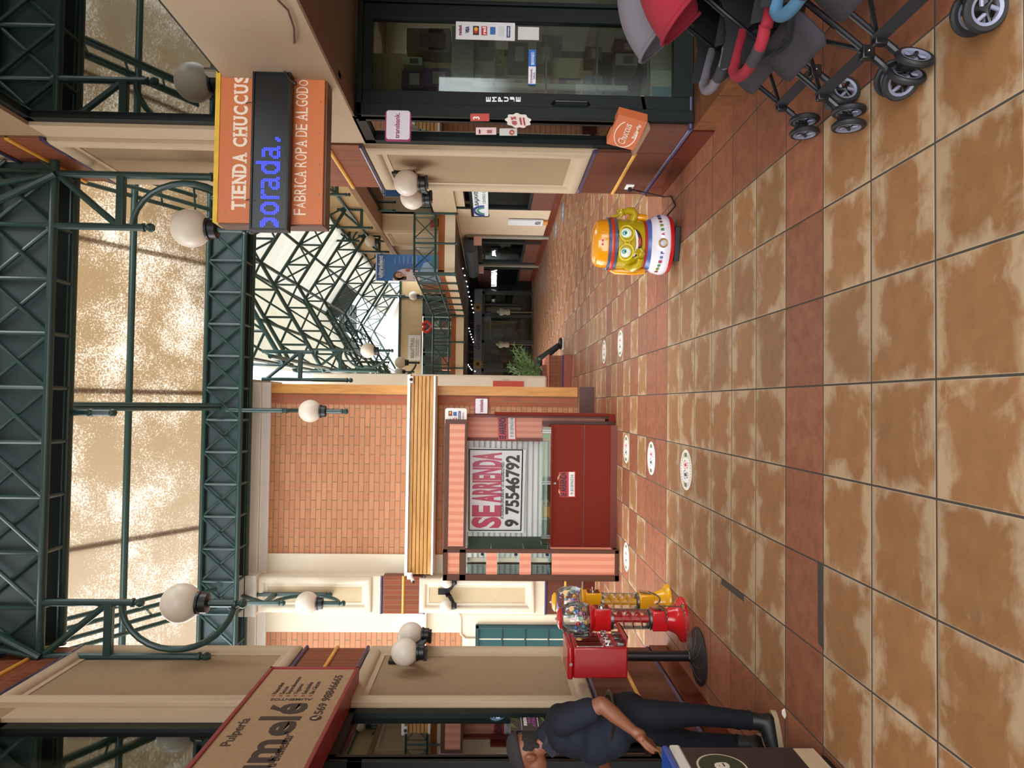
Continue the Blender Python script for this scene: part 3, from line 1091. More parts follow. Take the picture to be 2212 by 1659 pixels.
# ---------------------------------------------------------------- lamp brackets
def bracket(label, loc, rz_, lamp=True, group='green arched lamp brackets'):
    t = thing('bracket_lamp' if lamp else 'eave_bracket', label, 'lamp' if lamp else 'bracket', loc, group, world=False, rz=rz_)

    def tb(nm, pts, r, fin=None):
        m = MB().tube(pts, r, 10)
        if fin is not None:
            x, z = fin
            m.lathe([(r * 0.7, 0.0), (r * 1.25, -0.012), (r * 1.25, -0.03), (r * 0.7, -0.04), (r * 0.7, -0.05), (r * 1.15, -0.065), (r * 1.3, -0.085), (r * 0.9, -0.11), (0.002, -0.118)], (x, 0, z), 12)
        part(nm, m, GREEN, t)
    tb('wall_post', [(0, 0, 0.05), (0, 0, -1.36)], 0.032, (0, -1.34))
    tb('hanger', [(0.46, 0, 0.05), (0.46, 0, -0.78)], 0.032, (0.46, -0.76))
    part('tie', MB().box((0.0, -0.03, -0.545), (0.46, 0.03, -0.615)), GREEN, t, bevel=0.008)
    tb('brace', [(0.0, 0, -0.02), (0.45, 0, -0.56)], 0.03)
    arc = []
    for k in range(15):
        a = pi / 2 - pi * 0.93 * k / 14
        arc.append((0.49 - 0.43 * cos(a - 0.05), 0, -1.17 + 0.49 * sin(a)))
    if lamp:
        tb('curved_arm', arc, 0.027)
        tb('stem', [(0.46, 0, -1.40), (0.46, 0, -1.66)], 0.034, (0.46, -1.64))
        part('lamp_cup', MB().lathe([(0.05, -1.43), (0.085, -1.42), (0.085, -1.36), (0.10, -1.355), (0.10, -1.335), (0.07, -1.33)], (0.46, 0, 0), 24), BLACK, t)
        part('globe', MB().ball((0.46, 0, -1.19), 0.168, 32, 20), OPAL, t, label='opal glass globe')
    else:
        arc = arc[:8]
    return t


zc = 5.50
b0 = bracket('arched green bracket with globe lamp on the right stucco pier beside the orange shop sign', (aY(250, 378, 6.2).x, 6.2, zc), pi)
xw = aY(250, 1418, 6.2).x
dup(b0, (xw, 6.2, zc), 'arched green bracket with globe lamp on the left stucco pier above the burlap sign', rz=0.0)
p = aY(663, 1303, 10.48)
dup(b0, (p.x, 10.94, p.z + 1.19), 'green bracket with globe lamp on the back pilaster, seen end on', rz=-pi / 2)
p = aY(670, 888, 10.5)
dup(b0, (p.x, 10.96, p.z + 1.19), 'green globe lamp bracket before the bare brick wall near its wooden corner board', rz=-pi / 2)
for (x, y, Y, lb) in ((795, 757, 15.6, 'nearest globe lamp bracket on the left side under the white hall roof'),
                      (865, 783, 20.6, 'second globe lamp bracket on the left side under the white hall roof'),
                      (862, 803, 26.0, 'farthest small globe lamp on the left side under the white hall roof')):
    p = aY(x, y, Y)
    dup(b0, (p.x - 0.46, Y, p.z + 1.19), lb, rz=0.0)
p = aY(800, 521, 20.5)
dup(b0, (p.x + 0.46, 20.5, p.z + 1.19), 'globe lamp bracket on the right side above the gallery window row', rz=pi)
p = aY(893, 639, 26.7)
dup(b0, (p.x, 27.16, p.z + 1.19), 'small globe lamp near the far tan wall upstairs', rz=-pi / 2)
e0 = bracket('green bracket with two ball ended posts where the hall roof meets its wall', (XW - 0.06, 17.9, 5.62), pi, False, 'eave brackets along the hall roof')
for y in (12.2, 15.05, 20.75, 23.6):
    dup(e0, (XW - 0.06, y, 5.62), rz=pi)
for y in (11.75, 17.9):
    dup(e0, (0.36, y, 5.42 if y < 12 else 5.5), rz=0.0)


# ---------------------------------------------------------------- twin globe wall lamps
def wall_lamp(label, loc, rz_, s=1.0):
    """local: wall at x = 0, light side +x, globes at y = +-0.215"""
    t = thing('wall_lamp', label, 'wall lamp', loc, 'twin globe wall lamps', world=False, rz=rz_)
    part('back_plate', MB().box((0, -0.055, -0.02), (0.03, 0.055, 0.19)), BLACK, t, bevel=0.004)
    for s in (-1, 1):
        y = s * 0.215
        part('arm', MB().quadbox([(0.02, 0.02 * s, -0.02), (0.02, 0.02 * s, 0.06), (0.10, 0.05 * s, 0.04), (0.10, 0.05 * s, -0.06)], (0.0, 0.03 * s, 0))
             .quadbox([(0.05, 0.04 * s, -0.05), (0.05, 0.04 * s, 0.03), (0.16, y, -0.09), (0.16, y, -0.16)], (0.025, 0, 0))
             .box((0.10, y - 0.04, -0.155), (0.20, y + 0.04, -0.13)), BLACK, t)
        part('cup', MB().lathe([(0.05, -0.135), (0.062, -0.13), (0.062, -0.09), (0.07, -0.085), (0.07, -0.07), (0.05, -0.065)], (0.16, y, 0), 20), BLACK, t)
        part('globe', MB().ball((0.16, y, 0.03), 0.113, 28, 18), OPAL, t, label='opal glass globe')
    return t


p = aX(893, 372, XR)
wl0 = wall_lamp('twin globe wall lamp on the lower right stucco panel', (XR - 0.008, p.y, p.z - 0.0), pi)
p = aX(888, 1432, XL)
dup(wl0, (XL + 0.008, p.y, p.z), 'twin globe wall lamp on the lower left stucco panel below the burlap sign', rz=0.0)
p = aY(965, 1277, PF)
wl2 = dup(wl0, (p.x, PF - 0.012, p.z - 0.03), 'twin globe wall lamp on the back pilaster half hidden by the pink kiosk', rz=-pi / 2)
wl2.scale = (0.85, 0.85, 0.85)
# ---------------------------------------------------------------- orange hanging shop sign with scrolling display
ORANGE = mat('c8703f', 0.5, grain=0.05, gscale=3)
YS = 4.55
sl_, sr_ = aY(473, 480, YS), aY(473, 146, YS)
zt, zbm = 3.43, 2.755
sg = thing('hanging_shop_sign', 'orange projecting shop sign with white lettering behind a blue dot display', 'sign', (1.65, YS, zbm))
part('sign_box', MB().box((sl_.x, YS, zbm), (sr_.x - 0.02, YS + 0.16, zt)), ORANGE, sg, bevel=0.004)
part('sign_frame', MB().box((sl_.x - 0.008, YS + 0.02, zbm - 0.012), (sr_.x - 0.02, YS + 0.15, zbm)).box((sl_.x - 0.012, YS + 0.02, zbm - 0.01), (sl_.x, YS + 0.15, zt)), mat('6b4a35', 0.5), sg)
part('top_strip', MB().box((sl_.x, YS - 0.004, zt - 0.0), (sr_.x - 0.02, YS + 0.16, zt + 0.03)), mat('e3b233', 0.5, grain=0.4, gscale=9), sg, label='yellow and orange patterned top strip')
part('wall_bracket', MB().box((sr_.x - 0.02, YS + 0.02, zt - 0.03), (sr_.x + 0.02, YS + 0.10, zt + 0.12)).box((sr_.x - 0.02, YS + 0.02, zbm - 0.08), (sr_.x + 0.02, YS + 0.10, zbm + 0.03)), mat('6d6350', 0.5), sg)
tx = MB()


def txt_px(mb, body, x_top, x_bot, y_left, y_right, Y, **k):
    """text on a plane facing the camera; its box is given in the photo's pixels"""
    a, b = aY(x_bot, y_left, Y), aY(x_top, y_right, Y)
    return mb.text(body, a, X_, Z_, b.x - a.x, b.z - a.z, **k)


def slab_word(mb, body, x_top, x_bot, y_left, y_right, Y, weight=0.035):
    """heavy capitals with slab serifs: plain letters plus short feet bars"""
    a, b = aY(x_bot, y_left, Y), aY(x_top, y_right, Y)
    W, H = b.x - a.x, b.z - a.z
    wd = {'I': 0.5, ' ': 0.45, 'T': 1.0, 'E': 0.95}
    tot = sum(wd.get(c, 1.0) for c in body)
    x = a.x
    u = W / tot
    for c in body:
        cw = wd.get(c, 1.0) * u
        if c != ' ':
            g = 0.08 * cw if c != 'I' else 0.3 * cw
            mb.text(c, (x + g, Y, a.z), X_, Z_, cw - 2 * g, H, weight=weight, depth=0.003)
            st = H * 0.13
            feet = {'T': [(0.3, 0.7, 0)], 'I': [(0.06, 0.94, 0), (0.06, 0.94, 1)], 'N': [(0.0, 0.4, 0), (0.6, 1.0, 1), (0.0, 0.3, 1)],
                    'H': [(0.0, 0.42, 0), (0.58, 1, 0), (0, 0.42, 1), (0.58, 1, 1)], 'U': [(0, 0.42, 1), (0.58, 1, 1)],
                    'A': [(0.0, 0.4, 0), (0.6, 1.0, 0)], 'E': [(0.0, 0.3, 0), (0, 0.3, 1)], 'D': [(0, 0.3, 0), (0, 0.3, 1)]}.get(c, [])
            for f0, f1, top in feet:
                z0 = a.z + (H - st if top else 0)
                mb.box((x + f0 * cw, Y - 0.003, z0), (x + f1 * cw, Y + 0.001, z0 + st))
        x += cw
    return mb


slab_word(tx, 'TIENDA CHUCCUS', 507, 531, 456, 158, YS)
slab_word(tx, 'F\u00c1BRICA ROPA DE ALGOD\u00d3N', 641, 660, 466, 157, YS, 0.0)
part('lettering', tx, mat('eddccb', 0.5), sg, label='white shop name lettering')
sc = MB()
for (x, y) in ((484, 460), (484, 148), (570, 147), (628, 148), (690, 150), (692, 220), (690, 287), (689, 356), (688, 420), (627, 475), (689, 477)):
    q = aY(x, y, YS)
    sc.lathe([(0.006, 0), (0.004, 0.004), (0.001, 0.005)], q, 8, (0, -1, 0))
part('screw', sc, STEEL, sg, stuff=False)
led = thing('dot_display', 'black scrolling dot display showing blue letters in front of the orange shop sign', 'display', (1.6, 4.46, 2.9))
a, b = aY(617, 494, 4.46), aY(551, 158, 4.46)
t_ = NT('dark dot grid')
p_ = t_.xyz(t_.pos())
gx = t_.math('SINE', t_.math('MULTIPLY', p_[0], 2 * pi / 0.0104))
gz = t_.math('SINE', t_.math('MULTIPLY', p_[2], 2 * pi / 0.0104))
dd = t_.math('GREATER_THAN', t_.math('MULTIPLY', gx, gz), 0.35)
t_.bsdf(t_.mix(dd, lin('07080a'), lin('14171b')), 0.35)
part('display_face', MB().box((a.x, 4.46, a.z), (b.x, 4.53, b.z)), t_.m, led)
fm = MB()
for u in ((a.x - 0.012, a.z - 0.012, b.x + 0.012, a.z), (a.x - 0.012, b.z, b.x + 0.012, b.z + 0.012), (a.x - 0.012, a.z, a.x, b.z), (b.x, a.z, b.x + 0.012, b.z)):
    fm.box((u[0], 4.45, u[1]), (u[2], 4.53, u[3]))
part('display_frame', fm, mat('060708', 0.5), led)
BITS = {
    'c': ['..##', '.###', '####', '...#', '....', '....', '...#', '####', '.###', '..##'],
    'p': ['####..', '#####.', '.#####', '...###', '....##', '....##', '...###', '.#####', '#####.', '####..'],
    'o': ['..####..', '.######.', '###..###', '##....##', '##....##', '##....##', '##....##', '###..###', '.######.', '..####..'],
    'r': ['##.###', '######', '###...', '##....', '##....', '##....', '##....', '##....', '##....', '##....'],
    'a': ['.#####..', '.######.', '.....##.', '.....##.', '..#####.', '.######.', '##...##.', '##...##.', '########', '.####.##'],
    'd': ['......##', '......##', '......##', '..######', '.#######', '###..###', '##....##', '##....##', '##....##', '##....##', '###..###', '.#######', '..######'],
    '.': ['.##', '###', '##.'],
}
dots = MB()
pit = 0.0104
top_row = aY(565, 400, 4.456).z
base = aY(602, 400, 4.456).z
pv = (top_row - base) / 9
for ch, y_left in (('p', 489), ('o', 462), ('r', 428), ('a', 408), ('d', 374), ('a', 341), ('.', 304)):
    xs_ = aY(590, y_left, 4.456).x
    B = BITS[ch]
    for r_, row in enumerate(B):
        for c_, k in enumerate(row):
            if k == '#':
                x, z = xs_ + c_ * pit, base + (len(B) - 1 - r_) * pv
                dots.box((x - 0.0036, 4.4575, z - 0.0036), (x + 0.0036, 4.4605, z + 0.0036))
t_ = NT('lit blue dot')
t_.bsdf(lin('0a0aff'), 0.4, emis=(0.02, 0.03, 1.0, 1), estr=3.2)
part('lit_dots', dots, t_.m, led, label='glowing blue letters made of dots', stuff=True)
for y in (223, 432):
    q, q2 = aY(531, y, YS - 0.005), aY(551, y + 1, 4.455)
    part('hanging_wire', MB().tube([q, (q + q2) / 2 + V((0.004, -0.01, 0)), q2], 0.003, 6), mat('3a2a24', 0.5), led)
cb = MB()
cp_ = [aY(x, y, YS - 0.1 - 0.0 * i) for i, (x, y) in enumerate(((552, 157), (575, 156)))]
pts = []
for x, y in ((600, 0), (622, 22), (635, 60), (636, 88), (630, 118), (612, 140), (600, 153)):
    pts.append(aX(x, y, 2.08) if y < 110 else aY(x, y, YS - 0.03))
one('display_cable', cb.tube(pts, 0.006, 8), mat('5a4a40', 0.5), 'thin dark cable running over the cream band down to the blue dot display', 'cable')
pl = MB()
q = [aY(x, y, 4.44) for x, y in ((614, 153), (621, 163), (626, 172), (638, 178), (630, 172), (622, 168), (636, 181))]
pl.tube(q, 0.006, 8)
pl.ball(aY(637, 180, 4.44), 0.014, 8, 6)
one('power_lead', pl, mat('2a1c18', 0.5), 'loose bundled plug lead dangling over the lower orange lettering', 'cable')

# ---------------------------------------------------------------- burlap sign on the left pier
t_ = NT('woven burlap print')
p_ = t_.xyz(t_.pos())
wv = t_.math('MULTIPLY', t_.math('SINE', t_.math('MULTIPLY', p_[1], 900.0)), t_.math('SINE', t_.math('MULTIPLY', p_[2], 900.0)))
n_ = t_.noise(t_.vec(t_.math('MULTIPLY', p_[0], 1), t_.math('MULTIPLY', p_[1], 260), t_.math('MULTIPLY', p_[2], 20)), 1, 3)
n2_ = t_.noise(t_.vec(t_.math('MULTIPLY', p_[0], 1), t_.math('MULTIPLY', p_[1], 16), t_.math('MULTIPLY', p_[2], 260)), 1, 3)
c_ = t_.mix(t_.math('MULTIPLY', t_.math('ADD', n_, n2_), 0.5), lin('6e4f36'), lin('d3b28a'))
t_.bsdf(c_, 0.8)
BURLAP = t_.m
XS = -2.08
REDF = mat('8f2a2e', 0.35)
MY = 5.56
sg = thing('burlap_sign', 'burlap printed shop sign in a red frame high on the left wall', 'sign', (XS, 4.2, 2.645))
part('panel', MB().box((XS - 0.0, 2.6, 2.665), (XS - 0.06, MY - 0.02, 3.31)), BURLAP, sg)
fm = MB()
for a, b in (((2.58, 2.645), (MY, 2.672)), ((2.58, 3.305), (MY, 3.332)), ((MY - 0.025, 2.645), (MY, 3.332)), ((2.58, 2.645), (2.605, 3.332))):
    fm.box((XS + 0.012, a[0], a[1]), (XL, b[0], b[1]))
part('frame', fm, REDF, sg, bevel=0.003)
tx = MB()


def txt_l(mb, body, c1, c2, X=XS, **k):
    """text on a plane facing +x; photo pixels (x, y) of its lower-left and upper-right corner"""
    a, b = aX(c1[0], c1[1], X), aX(c2[0], c2[1], X)
    return mb.text(body, (X, a.y, a.z), Y_, Z_, b.y - a.y, b.z - a.z, **k)


INK = mat('3d3029', 0.7, grain=0.15)
txt_l(tx, 'Pulper\u00eda', (504, 1612), (521, 1552), weight=0.015)
# big rounded name: four letters on one baseline
z0, z1 = aX(600, 1540, XS).z, aX(560, 1556, XS).z
yy = {k: aX(590, v, XS).y for k, v in dict(u0=1700, u1=1652, m0=1646, m1=1586, e0=1584, e1=1556, l0=1553, l1=1546, f0=1543, f1=1516).items()}
xb = aX(640, 1530, XS).z
zx = aX(577, 1540, XS).z
YE = {c: None for c in 'x'}


def big(ch, y_a, y_b, za, zb_):
    tx.text(ch, (XS, y_a, za), Y_, Z_, y_b - y_a, zb_ - za, weight=0.03)


ZB, ZX, ZA = 2.86, 3.02, 3.13
def yat(py, px_):
    return aX(px_, py, XS).y


big('m', yat(1648, 545), yat(1598, 585), ZB, ZX)
big('e', yat(1590, 582), yat(1558, 605), ZB, ZX)
big('l', yat(1556, 560), yat(1548, 600), ZB, ZA)
big('\u00e9', yat(1543, 615), yat(1519, 630), ZB, ZX + 0.085)
big('u', yat(1648, 545) - 0.20, yat(1648, 545) - 0.03, ZB, ZX)
_y0, _y1 = aX(596, 1657, XS).y, aX(622, 1581, XS).y
_z0, _z1 = aX(637, 1586, XS).z, aX(613, 1586, XS).z
tx.text('u bienestar\u201d', (XS, _y0, _z0), Y_, Z_, _y1 - _y0, _z1 - _z0, weight=0.012)
ya = aX(640, 1509, XS).y
tx.text('ALIMENTOS', (XS, ya, 2.86), Z_, -Y_, 0.29, 0.035, weight=0.02)
for k, (wd, w_) in enumerate((('Naturales', 0.2), ('Secos', 0.13), ('Superalimentos', 0.31), ('Veganos', 0.175), ('Saludables', 0.21), ('Sin Gluten', 0.22))):
    z = 3.135 - 0.052 * k
    tx.text(wd, (XS, ya + 0.075, z), Y_, Z_, w_, 0.034 if 'p' not in wd and 'g' not in wd else 0.042, weight=0.01)
tx.text('569 98846665', (XS, aX(690, 1543, XS).y, 2.735), Y_, Z_, aX(737, 1459, XS).y - aX(690, 1543, XS).y, 0.062, weight=0.02)
part('lettering', tx, INK, sg, label='dark brown shop lettering')
ph = MB()
yc_ = aX(683, 1550, XS).y
ph.disc((XS + 0.002, yc_ - 0.01, 2.765), (0, 0.04, 0), (0, 0, 0.04))
part('phone_mark', ph, INK, sg)
part('handset', MB().tube([(XS + 0.004, yc_ - 0.022, 2.785), (XS + 0.004, yc_ - 0.02, 2.76), (XS + 0.004, yc_ + 0.008, 2.75)], 0.006, 6), mat('c4a27a', 0.8), sg)
bl = MB()
for k in range(6):
    z = 3.15 - 0.052 * k
    bl.box((XS + 0.003, ya + 0.035, z - 0.01), (XS, ya + 0.055, z + 0.01))
part('bullets', bl, mat('93564a', 0.7), sg)

# ---------------------------------------------------------------- slatted wooden awning on the brick wall
YW = 10.75
aw = thing('awning', 'slatted wooden awning box with white edge strips across the brick wall', 'awning', (-1.2, YW, 2.6))
q0, q1 = aY(884, 812, YW), aY(936, 812, YW)
p0 = aY(884, 1240, YW)
x0, x1 = p0.x, q0.x
zt, zb_ = aY(884, 1000, YW).z, aY(934, 1000, YW).z
n = 6
hh = (zt - zb_) / n
ss = MB()
for k in range(n):
    ss.box((x0, YW, zb_ + hh * k + 0.004), (x1, YW + 0.025, zb_ + hh * (k + 1) - 0.006))
part('slats', ss, WOODX, aw, bevel=0.003)
part('backing', MB().box((x0 + 0.01, YW + 0.03, zb_), (x1 - 0.01, YB - 0.015, zt)), mat('6d5238', 0.8), aw)
part('top_flashing', MB().box((x0 - 0.02, YW - 0.03, zt), (x1 + 0.02, YB - 0.015, zt + 0.045)), WHITE, aw, label='white metal top edge')
part('bottom_edge', MB().box((x0 - 0.01, YW - 0.01, zb_ - 0.03), (x1 + 0.01, YB - 0.015, zb_)), WHITE, aw, label='white bottom strip')
part('end_board', MB().box((x1 - 0.01, YW + 0.01, zb_), (x1 + 0.005, YB - 0.015, zt)), mat('9a6a4a', 0.6), aw)


def camera_dome(label, p, s=1, kind=0):
    t = thing('security_camera', label, 'camera', p)
    p = V(p)
    part('junction_box', MB().box(p + V((-0.05, -0.04, -0.03)), p + V((0.05, 0.0, 0.05))), WHITE, t, bevel=0.005)
    if kind:
        part('camera_body', MB().tube([p + V((0, -0.03, -0.0)), p + V((-0.02, -0.1, -0.03)), p + V((-0.05, -0.17, -0.06))], 0.025, 12), WHITE, t)
        part('lens', MB().tube([p + V((-0.05, -0.17, -0.06)), p + V((-0.056, -0.185, -0.066))], 0.021, 12), BLACK, t)
    else:
        part('lens', MB().ball(p + V((0.0, -0.05, -0.0)), 0.025, 12, 8), BLACK, t)
    return t


camera_dome('small white camera box at the right end of the slatted awning', aY(889, 820, YW - 0.005))
camera_dome('white bullet camera at the left end of the slatted awning', aY(887, 1243, YW - 0.005), kind=1)

# ---------------------------------------------------------------- pink striped kiosk
KB = mat('57301f', 0.5, grain=0.06)
KR = mat('742313', 0.7, 0, 0.2, grain=0.04)
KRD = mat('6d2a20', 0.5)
PINKV = m_stripes('pink vertical stripes', 'd98a70', 'e3a083', 0.047, 0)
PINKF = m_stripes('pink stripes on the fascia', 'd98a70', 'e3a083', 0.047, 0)
KY = 8.87
ki = thing('kiosk', 'closed market kiosk in brown frames with pink striped panels and red counter', 'kiosk', (-1.2, 9.5, 0))
kl0, kl1 = aY(1200, 1255, KY).x, aY(1200, 1188, KY).x
kt = aY(957, 1220, KY).z
kr = aY(1200, 893, 9.3).x
KD = 10.25
# left end: framed panel below, open shelves with pink bars above
zc = lambda x, Y=KY: aY(x, 1220, Y).z
fr = MB()
fw_ = 0.075
for (xa_, xb2, za, zb2) in ((kl0, kl0 + fw_, 0, kt), (kl1 - 0.045, kl1, 0, kt), (kl0, kl1, 0, 0.055), (kl0, kl1, zc(1006), zc(992)), (kl0, kl1, kt - 0.055, kt)):
    fr.box((xa_, KY, za), (xb2, KY + 0.05, zb2))
fr.box((kl0, KY, 0), (kl0 + 0.03, KD, 0.05)).box((kl0, KY, kt - 0.04), (kl0 + 0.05, KD, kt)).box((kl0, KD - 0.05, 0), (kl0 + 0.05, KD, kt))
part('front_frame', fr, KB, ki, bevel=0.004)
pn = MB()
pn.box((kl0 + fw_, KY + 0.012, 0.055), (kl1 - 0.045, KY + 0.03, zc(1192)))
pn.box((kl0 + fw_, KY + 0.012, zc(992)), (kl1 - 0.045, KY + 0.03, kt - 0.055))
for xx in ((1050, 1074), (1122, 1147)):
    pn.box((kl0 + fw_, KY + 0.005, zc(xx[1])), (kl1 - 0.045, KY + 0.02, zc(xx[0])))
part('striped_panel', pn, PINKV, ki, label='pink striped end panels')
part('end_wall', MB().box((kl0 + 0.005, KY + 0.05, 0.0), (kl0 + 0.02, KD, zc(1192))), KR, ki)
part('end_glass', MB().box((kl0 + 0.008, KY + 0.05, zc(1192)), (kl0 + 0.014, KD - 0.05, zc(1006))), GLASS, ki)
part('inner_board', MB().box((kl0 + 0.24, KY + 0.75, zc(1192)), (kl1 + 0.02, KY + 0.77, zc(1006))), mat('2c3a22', 0.6), ki, label='dark green board inside the end shelves')
sh = MB()
for x in (1008, 1060, 1132, 1190):
    sh.box((kl0 + 0.05, KY + 0.06, zc(x) - 0.006), (kl1 - 0.02, KY + 0.5, zc(x) + 0.006))
part('glass_shelf', sh, GLASS, ki)
tr = MB()
for a, b in ((1008, 1045), (1078, 1118), (1150, 1188)):
    tr.box((kl0 + 0.17, KY + 0.3, zc(b)), (kl0 + 0.22, KY + 0.33, zc(a)))
part('cream_rail', tr, mat('d9d0b8', 0.6), ki)
clp = MB()
for x in (1045, 1118, 1186):
    clp.box((kl1 - 0.085, KY + 0.04, zc(x) - 0.0), (kl1 - 0.05, KY + 0.09, zc(x) + 0.04))
part('shelf_clip', clp, BLACK, ki)
# front fascia
FR = aY(980, 905, 9.05).x
fa = MB()
fa.box((kl1, KY + 0.0, zc(1005)), (FR, KY + 0.06, kt))
part('fascia_board', fa, KB, ki, bevel=0.004)
part('fascia_stripes', MB().box((kl1 + 0.04, KY - 0.008, zc(1000)), (FR - 0.06, KY, zc(967))), PINKF, ki, label='pink striped fascia')
part('roof', MB().box((kl0, KY + 0.05, kt - 0.03), (FR, KD, kt - 0.005)), KB, ki)
# counter
CY = 9.08
cz = aY(1190, 1000, CY).z
cx0, cx1 = kl1 - 0.01, aY(1250, 918, CY).x
ct = MB().box((cx0, CY, 0.0), (cx1, CY + 0.55, cz))
part('counter', ct, KR, ki, bevel=0.003)
zm = aY(1258, 1000, CY).z
part('rail_shadow_strip', MB().box((cx0, CY - .002, zm - .03), (cx1, CY, zm - .013)), KRD, ki)  # dark strip painted in as the shade under the counter rail
part('counter_rail', MB().box((cx0, CY - 0.012, zm - 0.012), (cx1, CY, zm + 0.02)).box((cx0, CY - 0.02, cz - 0.02), (cx1, CY, cz)), KR, ki, bevel=0.003)
part('kick_board', MB().box((cx0, CY - 0.016, 0), (cx1, CY, 0.085)), KRD, ki)
part('counter_side', MB().box((kl1 - 0.02, KY + 0.05, 0.05), (kl1 - 0.008, CY, cz)), KB, ki)
part('side_stripes', MB().box((kl1 - 0.007, KY + 0.06, 0.08), (kl1 - 0.002, CY - 0.02, cz)), PINKV, ki)
# glass guard on the counter
gz = aY(1176, 1000, CY).z
gl = MB().box((cx0 + 0.02, CY + 0.02, cz), (cx1 - 0.03, CY + 0.026, gz + 0.02)).box((cx0 + 0.02, CY + 0.02, gz + 0.02), (cx1 - 0.03, CY + 0.3, gz + 0.026))
part('glass_guard', gl, m_glass('greenish counter glass', (0.8, 0.92, 0.86), 0.3), ki)
cl = MB()
for y in (932, 1043, 1160):
    xx = aY(1185, y, CY).x
    cl.box((xx - 0.022, CY + 0.0, cz), (xx - 0.004, CY + 0.05, gz + 0.03)).box((xx + 0.008, CY + 0.0, cz), (xx + 0.02, CY + 0.05, gz + 0.03))
part('chrome_clip', cl, STEEL, ki)
# roller shutter behind
SY = 9.75
t_ = NT('white ribbed shutter')
p_ = t_.xyz(t_.pos())
rb = t_.math('FRACT', t_.math('DIVIDE', p_[2], 0.075))
gr = t_.math('GREATER_THAN', rb, 0.1)
t_.bsdf(t_.mix(gr, lin('b5b4ae'), lin('f0eee8')), 0.5, normal=t_.bump(t_.math('SINE', t_.math('MULTIPLY', p_[2], 2 * pi / 0.075)), 0.5, 0.02))
sx0, sx1 = aY(1100, 1183, SY).x, aY(1100, 953, SY).x
part('roller_shutter', MB().box((sx0 - 0.2, SY, cz - 0.3), (sx1, SY + 0.03, zc(1000, SY))), t_.m, ki)
t_ = NT('white ribbed lining')
p_ = t_.xyz(t_.pos())
rb = t_.math('FRACT', t_.math('DIVIDE', p_[0], 0.05))
t_.bsdf(t_.mix(t_.math('GREATER_THAN', rb, 0.1), lin('a8a69d'), lin('dcdad2')), 0.5)
# right inside wall and posts
IY = 9.45
ix0, ix1 = aY(1100, 953, IY).x, aY(1100, 897, IY).x
part('inside_post', MB().box((ix0, IY, cz - 0.2), (ix0 + 0.045, IY + 0.06, kt - 0.06)).box((ix1 - 0.03, IY - 0.1, 0), (ix1, IY + 0.0, kt - 0.06)), KRD, ki)
part('inside_panel', MB().box((ix0 + 0.045, IY + 0.01, 0.1), (ix1 - 0.03, IY + 0.03, kt - 0.06)), m_stripes('pink inside stripes', 'd2846c', 'dc957b', 0.04, 0), ki)
part('right_end_wall', MB().box((kr - 0.03, 9.22, 0), (kr, KD, 1.6)).box((kr - 0.1, 9.22, 0.0), (kr - 0.03, 9.25, 0.09)), KR, ki)
part('right_end_post', MB().box((kr - 0.16, 9.3, 0), (kr - 0.10, 9.36, cz + 0.1)), KB, ki)
part('back_wall', MB().box((kl0 + 0.02, KD - 0.03, 0), (kr - 0.03, KD - 0.01, kt - 0.03)), KRD, ki)
# white banner
BY = 9.6
ba = thing('rent_banner', 'large white rental banner with pink and black lettering hung in the kiosk opening', 'banner', (-1.2, BY, 1.1))
c = [aY(1131, 1151, BY), aY(1136, 971, BY), aY(1013, 966, BY), aY(1006, 1149, BY)]
part('vinyl', MB().quadbox(c, (0, 0.004, 0)), mat('e6e3e0', 0.25, grain=0.05, gscale=3), ba)
bd = MB()
o = [aY(1125, 1146, BY - .003), aY(1129, 972, BY - .003), aY(1014, 971, BY - .003), aY(1013, 1146, BY - .003)]
for k in range(4):
    bd.tube([o[k], o[(k + 1) % 4]], 0.009, 6)
part('border', bd, mat('1a1a22', 0.4), ba)
tx = MB()
PK = mat('bb2f55', 0.35)


def para(mb, body, bl_, tr_, Y, **k):
    return txt_px(mb, body, tr_[0], bl_[0], bl_[1], tr_[1], Y, **k)


para(tx, 'SE', (1083, 1141), (1019, 1091), BY - .004, weight=0.045)
para(tx, 'ARRIENDA', (1083, 1086), (1021, 977), BY - .004, weight=0.045)
part('pink_lettering', tx, PK, ba, label='pink rental words')
tx = MB()
para(tx, '9', (1121, 1138), (1090, 1122), BY - .004, weight=0.04)
para(tx, '75546792', (1122, 1111), (1092, 983), BY - .004, weight=0.035)
para(tx, 'ATENCION OFICINA N\u00b0 13 - SEGUNDO PISO', (1088, 1121), (1082, 998), BY - .006, weight=0.02)
part('black_lettering', tx, mat('15151a', 0.4), ba, label='black telephone number')


